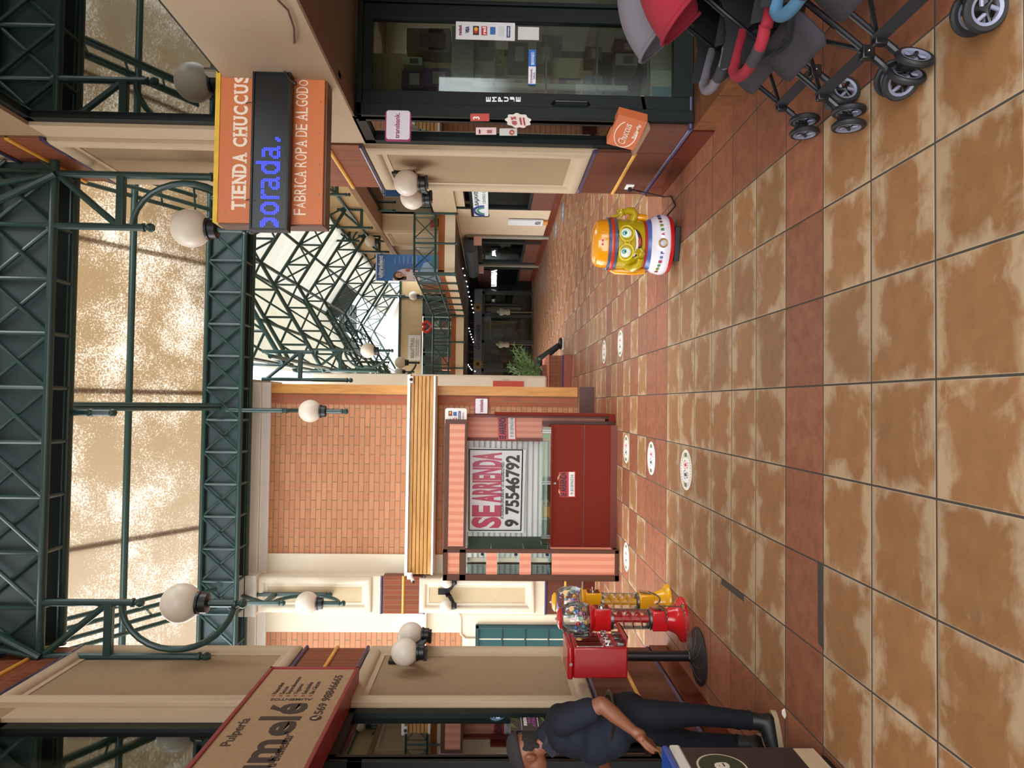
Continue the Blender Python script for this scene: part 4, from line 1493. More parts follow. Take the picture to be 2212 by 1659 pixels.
def rent_sticker(label, q, Y, lift=False):
    """red rental sticker: q = photo corners bottom-left, bottom-right, top-right, top-left"""
    c = [aY(x, y, Y) for x, y in q]
    t = thing('rent_sticker', label, 'sticker', c[0])
    part('red_paper', MB().quadbox(c, (0, 0.002, 0)), mat('c02a35', 0.4), t)
    tx = MB()
    a, b = c[0].lerp(c[3], 0.55), c[1].lerp(c[3].lerp(c[2], 1.0), 0.55)
    a = a + V((0.008, -0.003, 0))
    H = (c[3] - c[0]).length * (0.42 if not lift else 0.5)
    tx.text('SE ARRIENDA', a, (c[1] - c[0]).normalized(), Z_, (c[1] - c[0]).length * 0.94, H * 0.9, weight=0.03)
    part('lettering', tx, mat('1b1214', 0.5), t)
    w0 = c[0] + (c[3] - c[0]) * 0.06 + (c[1] - c[0]) * 0.03 + V((0, -0.003, 0))
    ex, ey = (c[1] - c[0]) * 0.94, (c[3] - c[0]) * 0.36
    part('number_box', MB().quadbox([w0, w0 + ex, w0 + ex + ey, w0 + ey], (0, 0.001, 0)), mat('e2dfdd', 0.5), t)
    tx = MB().text('9 81896516', w0 + ex * 0.08 + ey * 0.2 + V((0, -0.002, 0)), ex, ey, ex.length * 0.82, ey.length * 0.55)
    part('number', tx, mat('777784', 0.6), t)
    if lift:
        for s, k in ((c[3], 1), (c[2], -1)):
            d = (c[1] - c[0]) * 0.33 * k
            part('curled_corner', MB().add([s - V((0, 0, 0.03)) , s + d * 0.6 + V((0, -0.02, 0.02)), s + d + V((0, -0.004, 0.012))], [(0, 1, 2)]), mat('e0bc92', 0.7), t)
    return t


rent_sticker('red rental sticker on the pink inside panel of the kiosk', [(1115, 950), (1114, 896), (1075, 896), (1076, 950)], IY - .002)
rent_sticker('red rental sticker with curling corners on the red kiosk counter', [(1243, 1074), (1243, 1018), (1207, 1020), (1209, 1074)], CY - .004, lift=True)
cs = aY(1199, 1044, CY - 0.01)
one('padlock', MB().box(cs + V((-0.012, -0.01, -0.012)), cs + V((0.012, 0.006, 0.012))).tube([cs + V((-0.008, 0, 0.01)), cs + V((-0.008, 0, 0.028)), cs + V((0.008, 0, 0.028)), cs + V((0.008, 0, 0.01))], 0.003, 6), STEEL, 'small metal lock on the kiosk counter above the curled sticker', 'lock')
cg = thing('colour_card', 'green and orange card behind the glass at the right end of the kiosk counter', 'card', aY(1180, 946, CY + 0.05))
a, b = aY(1188, 952, CY + .05), aY(1174, 938, CY + .05)
mid = (a.x + b.x) / 2 - 0.01
part('green_half', MB().box((mid, CY + .05, a.z), (b.x, CY + .053, b.z)), mat('5fae4a', 0.5), cg)
part('orange_half', MB().box((a.x, CY + .05, a.z), (mid, CY + .053, b.z)), mat('dd6a35', 0.5), cg)


# payment signs ------------------------------------------------------------
def rounded(mb, c, ex, ey, w, h, r, d):
    c, ex, ey = V(c), V(ex).normalized(), V(ey).normalized()
    pts = []
    for cx_, cy_, a0 in ((w / 2 - r, h / 2 - r, 0), (-w / 2 + r, h / 2 - r, 90), (-w / 2 + r, -h / 2 + r, 180), (w / 2 - r, -h / 2 + r, 270)):
        for k in range(6):
            a = RAD(a0 + 18 * k)
            pts.append(c + ex * (cx_ + r * cos(a)) + ey * (cy_ + r * sin(a)))
    return mb.quadbox(pts, ex.cross(ey) * d)


MAG = mat('8e1f4e', 0.4)


def logo_tiles(parent, o, ex, ey, cells):
    """rows of little payment marks: (u, v, w, h, colour, text)"""
    o, ex, ey = V(o), V(ex).normalized(), V(ey).normalized()
    n = ex.cross(ey)
    for u, v, w_, h_, c, tx_ in cells:
        p = o + ex * u + ey * v + n * 0.002
        if c == 'mc':
            part('card_mark', MB().quadbox([p, p + ex * w_, p + ex * w_ + ey * h_, p + ey * h_], n * 0.001), mat('20191a', 0.5), parent)
            for k, cc in ((0.36, 'c8261f'), (0.64, 'e39a2a')):
                part('card_circle', MB().disc(p + ex * w_ * k + ey * h_ * 0.5 + n * (0.002 + 0.001 * k), ex * h_ * 0.33, ey * h_ * 0.33), mat(cc, 0.5), parent)
            continue
        if c:
            part('card_mark', MB().quadbox([p, p + ex * w_, p + ex * w_ + ey * h_, p + ey * h_], n * 0.001), mat(c, 0.5), parent)
        if tx_:
            tc = 'f0f0f0' if c else '1d2b6b'
            m = MB().text(tx_, p + ex * w_ * 0.1 + ey * h_ * 0.2 + n * 0.002, ex, ey, w_ * 0.8, h_ * 0.6, weight=0.02)
            part('card_word', m, mat(tc, 0.5), parent)


c0 = aY(985, 900, 8.9)
ps = thing('payment_sign', 'white rounded payment card sign above the right corner of the kiosk', 'sign', c0)
part('board', rounded(MB(), c0, X_, Z_, 0.215, 0.275, 0.03, 0.012), mat('eceae6', 0.4), ps, bevel=0.002)
o = c0 + V((-0.10, -0.014, -0.13))
logo_tiles(ps, o, X_, Z_, [(0.03, 0.185, 0.05, 0.035, None, 'VISA'), (0.11, 0.18, 0.06, 0.045, 'mc', ''), (0.025, 0.115, 0.06, 0.05, 'b5352f', 'red'), (0.11, 0.12, 0.05, 0.045, '2d63a8', ''), (0.03, 0.07, 0.14, 0.03, '27306e', 'redcompra')])
part('lettering', MB().text('transbank.', o + V((0.03, -0.003, 0.03)), X_, Z_, 0.13, 0.024), MAG, ps)
YJ = YB - 0.03
c0 = aY(1040, 876, YJ)
ps = thing('payment_sign', 'white payment sign with magenta word on the brick beside the kiosk', 'sign', c0)
hw, hh2 = (aY(1040, 859, YJ).x - aY(1040, 893, YJ).x), (aY(1026, 876, YJ).z - aY(1055, 876, YJ).z)
part('board', rounded(MB(), c0 + V((0, 0.004, 0)), X_, Z_, hw, hh2, 0.02, -0.014), MAG, ps)
part('face', rounded(MB(), c0 + V((-0.008, -0.001, 0)), X_, Z_, hw * 0.94, hh2 * 0.9, 0.018, 0.004), mat('e6e0e2', 0.4), ps)
part('lettering', MB().text('transbank.', c0 + V((-hw * 0.42, -0.008, -hh2 * 0.12)), X_, Z_, hw * 0.84, hh2 * 0.27, weight=0.012), MAG, ps)
# ---------------------------------------------------------------- right shop: side window, door, goods behind the glass
YD = 5.10
fr = MB()
for a, b in (((5.12, 0.53), (5.17, 2.69)), ((5.58, 0.53), (5.655, 2.69)), ((5.12, 0.53), (5.655, 0.58)), ((5.12, 2.6), (5.655, 2.69))):
    fr.box((2.10, a[0], a[1]), (2.19, b[0], b[1]))
window(fr, MB().box((2.14, 5.16, 0.57), (2.147, 5.6, 2.62)), DKGRN, m_glass('side window glass', (0.75, 0.8, 0.76), 0.3))
dx0 = 2.16
zT, zB = aY(770, 220, YD).z, 0.17
gy = lambda y: aY(1100, y, YD).x
dr = MB()
dr.box((dx0 + 0.03, YD, zB), (gy(200), YD + 0.06, zT - 0.04))
dr.box((gy(45), YD, zB), (gy(14), YD + 0.06, zT - 0.04))
dr.box((gy(200), YD, zB), (gy(45), YD + 0.06, zB + 0.15)).box((gy(200), YD, aY(805, 100, YD).z), (gy(45), YD + 0.06, zT - 0.04))
do = struct('door_2', dr, DKGRN, bevel=0.004)
struct('pane', MB().box((gy(200), YD + 0.025, zB + 0.15), (gy(45), YD + 0.032, aY(805, 100, YD).z)), GLASSD, parent=do)
m = MB()
for k, ch in enumerate('EMPUJE'):
    x = 1050 + 12.9 * k
    a, b = aY(x + 10, 220, YD - 0.003), aY(x, 209.5, YD - 0.003)
    m.text(ch, a, X_, Z_, b.x - a.x, b.z - a.z, weight=0.04)
struct('lettering', m, mat('e4e4ea', 0.5), parent=do)
struct('handle', MB().tube([(gy(222), YD - 0.0, 0.95), (gy(222), YD - 0.05, 0.97), (gy(222), YD - 0.05, 1.2), (gy(222), YD, 1.22)], 0.011, 8), mat('16181a', 0.3), parent=do)
fr = MB()
fr.box((2.10, YD - 0.02, zB), (dx0 + 0.03, YD + 0.1, zT)).box((2.10, YD - 0.02, zT - 0.04), (4.6, YD + 0.1, zT)).box((gy(14), YD - 0.02, zB), (gy(6), YD + 0.1, zT))
fr.box((gy(6), YD - 0.01, zB), (4.6, YD + 0.05, zB + 0.15)).box((4.5, YD, zB), (4.6, YD + 0.05, zT))
window(fr, MB().box((gy(6), YD + 0.02, zB + 0.15), (4.5, YD + 0.027, zT - 0.04)), DKGRN, GLASSD)
# stickers on the glass
st_ = thing('payment_list', 'white list of payment marks taped to the upper right of the shop door glass', 'sticker', aY(1111, 86, YD))
a, b = aY(1112, 88, YD + .02), aY(985, 46, YD + .02)
part('paper', MB().box((a.x, YD + .02, a.z), (b.x, YD + .023, b.z)), mat('d9d6d6', 0.6), st_)
W, H = b.x - a.x, b.z - a.z
logo_tiles(st_, (a.x, YD + .018, a.z), X_, Z_, [(W * .3, H * .75, W * .45, H * .11, None, 'VISA'), (W * .25, H * .61, W * .5, H * .1, 'mc', ''), (W * .25, H * .47, W * .5, H * .1, 'b5352f', 'red'),
                                               (W * .3, H * .33, W * .42, H * .09, '2d63a8', ''), (W * .25, H * .18, W * .5, H * .1, 'c9c6c6', ''), (W * .15, H * .08, W * .65, H * .06, '27306e', 'redcompra')])
part('lettering', MB().text('transbank.', (a.x + W * .2, YD + .016, a.z + H * .9), X_, Z_, W * .6, H * .06), MAG, st_)
a, b = aY(1164, 87, YD + .02), aY(1119, 58, YD + .02)
one('white_notice', MB().box((a.x, YD + .018, a.z), (b.x, YD + .022, b.z)), mat('c9c6bf', 0.7), 'small blank white note under the payment list on the door glass', 'sticker')
st_ = thing('welcome_strip', 'blue and white welcome strip at mid height on the shop door glass', 'sticker', aY(1157, 184, YD + .02))
a, b = aY(1157, 184, YD + .02), aY(1142, 107, YD + .02)
mid = a.x + (b.x - a.x) * 0.52
part('white_half', MB().box((a.x, YD + .018, a.z), (mid, YD + .022, b.z)), mat('dcdadd', 0.5), st_)
part('blue_half', MB().box((mid, YD + .018, a.z), (b.x, YD + .022, b.z)).box((a.x, YD + .016, a.z), (a.x + .008, YD + .022, b.z)), mat('1f5fb0', 0.5), st_)
part('magenta_word', MB().text('transbank.', (a.x + .012, YD + .016, a.z + .026), X_, Z_, (mid - a.x) * .8, .018), MAG, st_)
part('card_mark', MB().text('VISA', (a.x + .04, YD + .016, a.z + .006), X_, Z_, (mid - a.x) * .4, .012), mat('2b3a7a', 0.5), st_)
part('white_word', MB().text('BIENVENIDO', (mid + .012, YD + .016, a.z + .012), X_, Z_, (b.x - mid) * .75, .024), mat('e8e8f0', 0.5), st_)
YQ = 5.07
st_ = thing('payment_flag', 'white payment flag sign with magenta border beside the shop door top', 'sign', aY(888, 270, YQ))
c0 = aY(860, 272, YQ)
W, H = aY(860, 240, YQ).x - aY(860, 305, YQ).x, aY(832, 270, YQ).z - aY(888, 270, YQ).z
part('board', rounded(MB(), c0, X_, Z_, W, H, 0.02, -0.012), MAG, st_)
part('face', rounded(MB(), c0 + V((0.006, -0.001, 0)), X_, Z_, W * .96, H * .90, 0.018, 0.003), mat('cfc8d0', 0.4), st_)
part('lettering', MB().text('transbank.', c0 + V((-W * .42, -.006, -H * .06)), X_, Z_, W * .84, H * .19, weight=0.01), MAG, st_)
part('arm', MB().box((c0.x + W * .4, YQ, c0.z - .01), (2.2, YQ + .02, c0.z + .01)), DKGRN, st_)


def flat_x(name, label, q, X, colr, words=(), cat='sticker', ellipse=False):
    """sticker on a pane facing -x, corner pixels: lower-left, lower-right, upper-right, upper-left as seen"""
    c = [aX(x, y, X) for x, y in q]
    t = thing(name, label, cat, c[0])
    if ellipse:
        cc = (c[0] + c[1] + c[2] + c[3]) / 4
        pts = [cc + (c[1] - c[0]) * 0.5 * (1 + 0.08 * cos(9 * a)) * cos(a) + (c[3] - c[0]) * 0.5 * (1 + 0.08 * cos(9 * a)) * sin(a) for a in (2 * pi * k / 72 for k in range(72))]
        part('paper', MB().quadbox(pts, (0.003, 0, 0)), mat(colr, 0.6), t)
    else:
        part('paper', MB().quadbox(c, (0.003, 0, 0)), mat(colr, 0.6), t)
    for body, u, v, w_, h_, tc in words:
        p = c[0] + (c[1] - c[0]) * u + (c[3] - c[0]) * v + V((-0.002, 0, 0))
        part('lettering', MB().text(body, p, c[1] - c[0], c[3] - c[0], (c[1] - c[0]).length * w_, (c[3] - c[0]).length * h_, weight=0.02), mat(tc, 0.5), t)
    return t


GXs = 2.095
flat_x('red_card', 'red and white card with a figure three high on the side window', [(1057, 262), (1057, 246), (1016, 246), (1016, 262)], GXs, 'b23a2c', [('3', .3, .5, .4, .35, 'ece5dc')])
flat_x('discount_cloud', 'white cloud shaped discount sticker on the shop side window', [(1148, 276), (1143, 246), (1091, 246), (1096, 276)], GXs, 'd9d2cb', [('40 %', .2, .55, .62, .22, 'b04a4a'), ('DESCUENTO', .25, .35, .5, .08, 'b04a4a'), ('EN PANTALONES', .2, .22, .55, .07, 'b04a4a')], ellipse=True)
flat_x('pink_card', 'pale pink card with a small figure low on the side window edge', [(1072, 291), (1072, 276), (1028, 276), (1028, 291)], GXs, 'd3bcbb', [('MUJER', .2, .75, .6, .1, '7b3348'), ('mes', .3, .2, .4, .25, 'a35a5a')])
flat_x('crest_card', 'pale card with a red half round crest below the pink card', [(1117, 293), (1117, 278), (1079, 278), (1079, 293)], GXs, 'b9bcb8', [('o', .15, .15, .7, .3, 'b04038')])
c = [aX(1371, 326, 2.07), aX(1400, 264, 2.07), aX(1338, 248, 2.07), aX(1311, 311, 2.07)]
dz = 0.507 - min(c[0].z, c[1].z)
c = [p + V((0, 0, dz)) for p in c]
bx = thing('orange_box_sign', 'small orange box sign with white script leaning on the brick window sill', 'sign', c[0])
part('box', MB().quadbox(c, (0.06, 0, 0)), mat('c4683e', 0.5), bx, bevel=0.003)
ex, ey = c[1] - c[0], c[3] - c[0]
m = MB().text('Chuccus', c[0] + ex * .16 + ey * .42 + V((-.003, 0, 0)), ex, ey, ex.length * .66, ey.length * .26, shear=0.25)
m.text('Baby vip', c[0] + ex * .42 + ey * .12 + V((-.003, 0, 0)), ex, ey, ex.length * .46, ey.length * .16, weight=0.01)
cc = c[0] + ex * .47 + ey * .5 + V((-.003, 0, 0))
m.tube([cc + ex * .43 * cos(a) + ey * .36 * sin(a) for a in (0.5 + 0.22 * k for k in range(24))], 0.004, 5)
part('white_script', m, mat('ead9c8', 0.5), bx)
# glass display unit and goods inside
YI = 5.42
un = thing('display_cabinet', 'white framed glass cabinet full of goods inside the right shop door', 'cabinet', (2.7, YI, 0.15))
pz = aY(975, 156, YI).z
x0_, x1_ = aY(1100, 200, YI).x - 0.06, aY(1100, 60, YI).x
part('post', MB().box((aY(1, 158, YI).x - .01, YI, 0.6), (aY(1, 150, YI).x, YI + .03, pz)), mat('b9b9b4', 0.4), un)
part('top_panel', MB().box((x0_, YI, pz - .17), (x1_, YI + .03, pz)), mat('8f8f86', 0.5), un)
part('top_poster', MB().box((x0_ + .06, YI - .004, pz - .15), (aY(1, 160, YI).x, YI, pz - .04)), mat('b59a2e', 0.5, grain=0.5, gscale=6), un)
for x in (1068, 1180, 1290, 1400):
    z = aY(x, 150, YI).z
    part('shelf', MB().box((x0_, YI, z - .006), (x1_, YI + .34, z + .006)), mat('7d8480', 0.3), un)
part('base', MB().box((x0_, YI + 0.0, 0.15), (x1_, YI + .34, aY(1402, 150, YI).z - .006)), mat('a09a86', 0.6), un)
part('back', MB().box((x0_, YI + .34, 0.15), (x1_, YI + .36, pz)), mat('2a2622', 0.8), un)
sl2 = bpy.data.lights.new('shop fill light', 'AREA')
sl2.energy, sl2.size, sl2.color = 9, 0.5, (1.0, 0.93, 0.82)  # added area light without a fitting, lifts the dark goods
so2 = bpy.data.objects.new('shop_fill_light', sl2)
so2.location = (3.0, 5.95, 2.66)
COL.objects.link(so2)
tag(so2, 'unseen fill light added inside the right shop to brighten its goods', 'lamp')
goods = [
    (878, 958, 60, 110, '7d6a58', 'tall tan printed carton on top of the display cabinet'),
    (915, 972, 146, 188, '4a2f66', 'purple window box on top of the display cabinet'),
    (868, 915, 150, 190, '26233a', 'dark navy carton at the left of the purple window box'),
    (870, 912, 122, 140, 'a9b083', 'pale green card with a blue swirl on the cabinet top'),
    (925, 972, 60, 112, '877f7a', 'grey printed carton at the right on the cabinet top'),
    (1018, 1066, 70, 108, '7c8070', 'pale product boxes on the first shelf at right'),
    (1024, 1066, 160, 196, '8f9a80', 'green tinted cartons on the first shelf at left'),
    (1070, 1088, 105, 120, 'b3a32e', 'yellow packet hanging beside the first shelf'),
    (1070, 1088, 125, 140, 'b8a534', 'second yellow packet hanging under the first one'),
    (1098, 1136, 168, 194, '9a948c', 'stack of grey white medicine boxes on the second shelf'),
    (1098, 1140, 90, 140, '504c4a', 'dark grey carton at the right of the second shelf'),
    (1158, 1196, 160, 200, '8a5a2a', 'brown orange packet beside the welcome strip'),
    (1160, 1195, 90, 140, '6a5a20', 'dim yellow packet right of the cabinet post'),
    (1208, 1254, 168, 196, '5a3b6e', 'purple pack with round marks on the third shelf'),
    (1264, 1302, 162, 196, '5d6f80', 'grey blue pouch on the fourth shelf'),
    (1320, 1328, 165, 200, '7a4a55', 'pink based bottle row on the lowest shelf'),
    (1171, 1215, 75, 98, '6e665c', 'beige carton behind the blank white note'),
    (1266, 1300, 100, 130, '4f4a3e', 'clear pouch in the middle of the third shelf'),
    (1328, 1388, 65, 85, '938a80', 'flowered white roll near the door bottom'),
    (1330, 1385, 88, 112, '5a2522', 'dark red bag under the flowered roll'),
    (1330, 1378, 115, 142, '7e7d72', 'pale plastic tub above the cream carton'),
]
for x0, x1, y0, y1, c_, lb in goods:
    a, b = aY(x1, y1, YI + .06), aY(x0, y0, YI + .06)
    t = thing('product_box', lb, 'goods', ((a.x + b.x) / 2, YI + .06, a.z), 'goods in the right shop display')
    part('carton', MB().box((a.x, YI + .06, a.z), (b.x, YI + .26, b.z)), mat(c_, 0.5, grain=0.25, gscale=25), t, bevel=0.003)
    w_, h_ = b.x - a.x, b.z - a.z
    part('printed_label', MB().box((a.x + w_ * .15, YI + .057, a.z + h_ * .2), (b.x - w_ * .2, YI + .06, a.z + h_ * .65)), mat('8d8a86' if sum(int(c_[i:i + 2], 16) for i in (0, 2, 4)) < 300 else '5d4a4a', 0.5, grain=0.5, gscale=60), t)
a, b = aY(1465, 200, YD + .1), aY(1405, 150, YD + .1)
bx = thing('cream_carton', 'cream carton with a teal label on the floor inside the shop door', 'box', ((a.x + b.x) / 2, YD + .2, .165))
part('carton', MB().box((a.x - .05, YD + .1, .165), (b.x, YD + .45, b.z)), mat('b3ae94', 0.7), bx, bevel=0.004)
part('teal_label', MB().box((a.x - .05, YD + .096, a.z + .06), (a.x + .04, YD + .1, b.z - .01)), mat('2f7c93', 0.5), bx)

# ---------------------------------------------------------------- left shop: side window, door frame, posters
fr = MB()
for a, b in (((4.5, 0.53), (4.56, 2.69)), ((5.16, 0.53), (5.24, 2.69)), ((4.5, 0.53), (5.24, 0.58)), ((4.5, 2.6), (5.24, 2.69))):
    fr.box((XL, a[0], a[1]), (XL - 0.09, b[0], b[1]))
window(fr, MB().box((XL - 0.04, 4.55, 0.57), (XL - 0.047, 5.18, 2.62)), DKGRN, m_glass('left side window glass', (0.6, 0.65, 0.6), 0.3))
YV = 4.5
fr = MB()
hx = aY(750, 1620, YV)
fr.box((XL, YV - .03, 0.0), (XL - .09, YV + .03, 2.69)).box((XL, YV - .03, hx.z - .10), (-4.6, YV + .03, hx.z)).box((-4.5, YV - .03, 0), (-4.6, YV + .03, 2.69))
do = struct('door_3', fr, DKGRN, bevel=0.004)
struct('pane', MB().box((XL - .09, YV, 0.03), (-4.5, YV + .006, hx.z - .1)), m_glass('left door glass', (0.4, 0.44, 0.42), 0.4), parent=do)
XP = XL - 0.034
c = aX(1077, 1545, XP)
ht = thing('heart_sticker', 'blue heart shaped sticker on the left side window', 'sticker', c)
hp = []
for k in range(40):
    a = 2 * pi * k / 40
    hx_, hz_ = 16 * sin(a) ** 3, 13 * cos(a) - 5 * cos(2 * a) - 2 * cos(3 * a) - cos(4 * a)
    hp.append(c + Y_ * hx_ * 0.0052 + Z_ * hz_ * 0.0052)
part('paper', MB().quadbox(hp, (-.003, 0, 0)), mat('5c87a8', 0.5), ht)
part('lettering', MB().text('KUNA', c + V((.002, -.055, -.01)), Y_, Z_, .11, .028, weight=0.02).text('s\u00ed, acepto', c + V((.002, -.04, .03)), Y_, Z_, .06, .012), mat('e8eaf0', 0.5), ht)
part('red_strip', MB().box(c + V((.002, -.035, -.055)), c + V((0, .035, -.043))), mat('c0404a', 0.5), ht)
a, b = aX(1180, 1578, XP), aX(1101, 1532, XP)
po = thing('dark_poster', 'dark leafy point of sale poster on the left side window', 'poster', a)
part('paper', MB().box((XP, a.y, a.z), (XP - .003, b.y, b.z)), mat('3b3330', 0.5, grain=0.2, gscale=8), po)
W, H = b.y - a.y, b.z - a.z
part('white_words', MB().text('PUNTO DE', (XP + .002, a.y + W * .22, a.z + H * .52), Y_, Z_, W * .52, H * .1, weight=0.01).box((XP + .002, a.y + W * .05, a.z + H * .68), (XP, a.y + W * .85, a.z + H * .69)).box((XP + .002, a.y + W * .05, a.z + H * .2), (XP, a.y + W * .85, a.z + H * .215)), mat('e6e2dc', 0.5), po)
part('purple_words', MB().text('VENTA', (XP + .002, a.y + W * .3, a.z + H * .40), Y_, Z_, W * .33, H * .09, weight=0.01).text('AUTORIZADO', (XP + .002, a.y + W * .15, a.z + H * .28), Y_, Z_, W * .65, H * .09, weight=0.01), mat('8f4a86', 0.5), po)
lf = MB()
for k in range(14):
    q = V((XP + .002, a.y + W * rnd.uniform(.02, .95), a.z + H * (rnd.uniform(.82, .97) if k < 8 else rnd.uniform(.02, .14))))
    lf.disc(q, V((0, .02, .012)), V((0, -.004, .008)), 10)
part('leaf_print', lf, mat('5f7a3a', 0.5), po)
a, b = aX(1090, 1583, XP - .02), aX(1064, 1571, XP - .02)
nm = thing('number_plate', 'small green plate with a white five hanging behind the left side window', 'plate', a)
part('plate', MB().box((XP - .02, a.y, a.z), (XP - .026, b.y, b.z)), mat('1f7350', 0.5), nm)
part('figure', MB().text('5', (XP - .018, a.y + (b.y - a.y) * .25, a.z + .012), Y_, Z_, (b.y - a.y) * .45, (b.z - a.z) * .7, weight=0.02), mat('e8ece8', 0.5), nm)
part('hanger', MB().tube([(XP - .023, (a.y + b.y) / 2, b.z), (XP - .023, (a.y + b.y) / 2 + .03, b.z + .05)], .002, 5).box((XP - .02, (a.y + b.y) / 2 + .02, b.z + .05), (XP - .026, (a.y + b.y) / 2 + .045, b.z + .065)), mat('b9bbb4', 0.5), nm)

# ---------------------------------------------------------------- floor markings
def foot_sticker(label, px_, r=0.17):
    c = aZ(px_[0], px_[1], 0.0)
    t = thing('floor_sticker', label, 'sticker', (c.x, c.y, 0), 'round footprint floor stickers')
    part('disc', MB().lathe([(r, 0.0005), (r, 0.0022), (0.001, 0.0023)], c, 40), mat('e6e2da', 0.45), t)
    for k, cc in enumerate(('c9b64a', '5f7a6a', '33383a', '8ab0a8')):
        m = MB()
        for s in (1, -1):
            x = c.x + s * r * (0.62 + 0.0)
            yy = c.y + r * (0.30 - 0.16 * k)
            m.box((x - r * .22, yy - r * .07, .0022), (x + r * .22, yy + r * .07, .0028))
        part('colour_bar', m, mat(cc, 0.5), t)
    rg = MB()
    for k in range(26):
        a = RAD(30 + 120 * (k % 13) / 12 + (180 if k >= 13 else 0))
        q = c + V((cos(a), sin(a), 0)) * r * .82
        rg.box(q + V((-.005, -.008, .0022)), q + V((.005, .008, .0027)))
    part('ring_lettering', rg, mat('96696a', 0.5), t)
    part('inner_disc', MB().lathe([(r * .64, 0.0024), (r * .64, 0.003), (0.001, 0.0031)], c, 32), mat('ebe8e2', 0.45), t)
    for s, cc in ((1, 'c23a32'), (-1, '2b2a38')):
        f = MB()
        o = c + V((s * r * .24, 0, .0031))
        f.disc(o + V((0, r * .08, 0)), X_ * r * .09, Y_ * r * .17, 14)
        for k in range(9):
            a = pi * (-.05 + 1.1 * k / 8)
            q = o + V((cos(a) * r * .2, r * .12 + sin(a) * r * .26, 0))
            f.disc(q, X_ * r * .034, Y_ * r * .05, 8)
        for k in range(6):
            q = o + V(((k % 3 - 1) * r * .11, -r * .22 - (k // 3) * r * .13, 0))
            f.disc(q, X_ * r * .04, Y_ * r * .045, 8)
        f.box(o + V((-r * .17, -r * .15, 0)), o + V((r * .17, -r * .11, .0004)))
        part('footprint', f, mat(cc, 0.5), t)
    return t


for lb, p in (('nearest round footprint sticker on the buff tiles', (1482, 1015)), ('middle round footprint sticker in front of the kiosk counter', (1407, 990)),
              ('round footprint sticker nearest the right end of the kiosk', (1353, 970)), ('round footprint sticker by the pink striped kiosk corner', (1353, 1203)),
              ('nearer of the two footprint stickers before the planter', (1340, 742)), ('farther of the two footprint stickers before the planter', (1305, 760))):
    foot_sticker(lb, p)
for lb, p in (('first faded blue round sticker on the far floor at right', (1216, 458)), ('second faded blue round sticker on the far floor at right', (1201, 496))):
    c = aZ(p[0], p[1])
    t = thing('floor_sticker', lb, 'sticker', c, 'faded blue floor stickers')
    part('disc', MB().lathe([(.24, .0005), (.24, .0022), (.001, .0023)], c, 32), mat('6f8aa8', 0.5, grain=0.3, gscale=9), t)
    part('white_print', MB().disc(c + V((-.07, 0, .0026)), X_ * .05, Y_ * .1, 14).disc(c + V((.07, 0, .0026)), X_ * .05, Y_ * .1, 14), mat('b9c4cc', 0.5), t)
TAPE = mat('3d3835', 0.6, grain=0.15, gscale=30)
q = [aZ(x, y) + V((0, 0, .001)) for x, y in ((1559, 1248), (1559, 1262), (1607.5, 1300), (1607.5, 1285))]
one('floor_tape', MB().quadbox(q, (0, 0, .0015)), TAPE, 'short dark tape strip along a grout line in front of the gumball machines', 'tape')
q = [aZ(x, y) + V((0, 0, .001)) for x, y in ((1767, 1216), (1768.5, 1388), (1780, 1405), (1778.5, 1218))]
one('floor_tape', MB().quadbox(q, (0, 0, .0015)), TAPE, 'long dark tape strip across one tile between red and buff tiles', 'tape')
q = aZ(1696, 1542)
one('paper_scrap', MB().add([q + V((-.03, .0, .002)), q + V((-.01, .015, .012)), q + V((.0, -.005, .004)), q + V((.015, .012, .014)), q + V((.03, 0, .002)), q + V((.0, -.02, .002))], [(0, 1, 2), (1, 3, 2), (3, 4, 2), (0, 2, 5), (2, 4, 5)]), mat('d8d4c4', 0.7), 'tiny scrap of white paper on the red tiles by the man', 'litter')
# ---------------------------------------------------------------- gumball machines
def flared(mb, z0, r0, r1, h, n=32):
    return mb.lathe([(r0, z0), (r0, z0 + .018), (r0 * .96, z0 + .028), (r0 * .72, z0 + .05), (r1 * 1.25, z0 + h * .6), (r1, z0 + h), (r1 * .6, z0 + h)], (0, 0, 0), n)


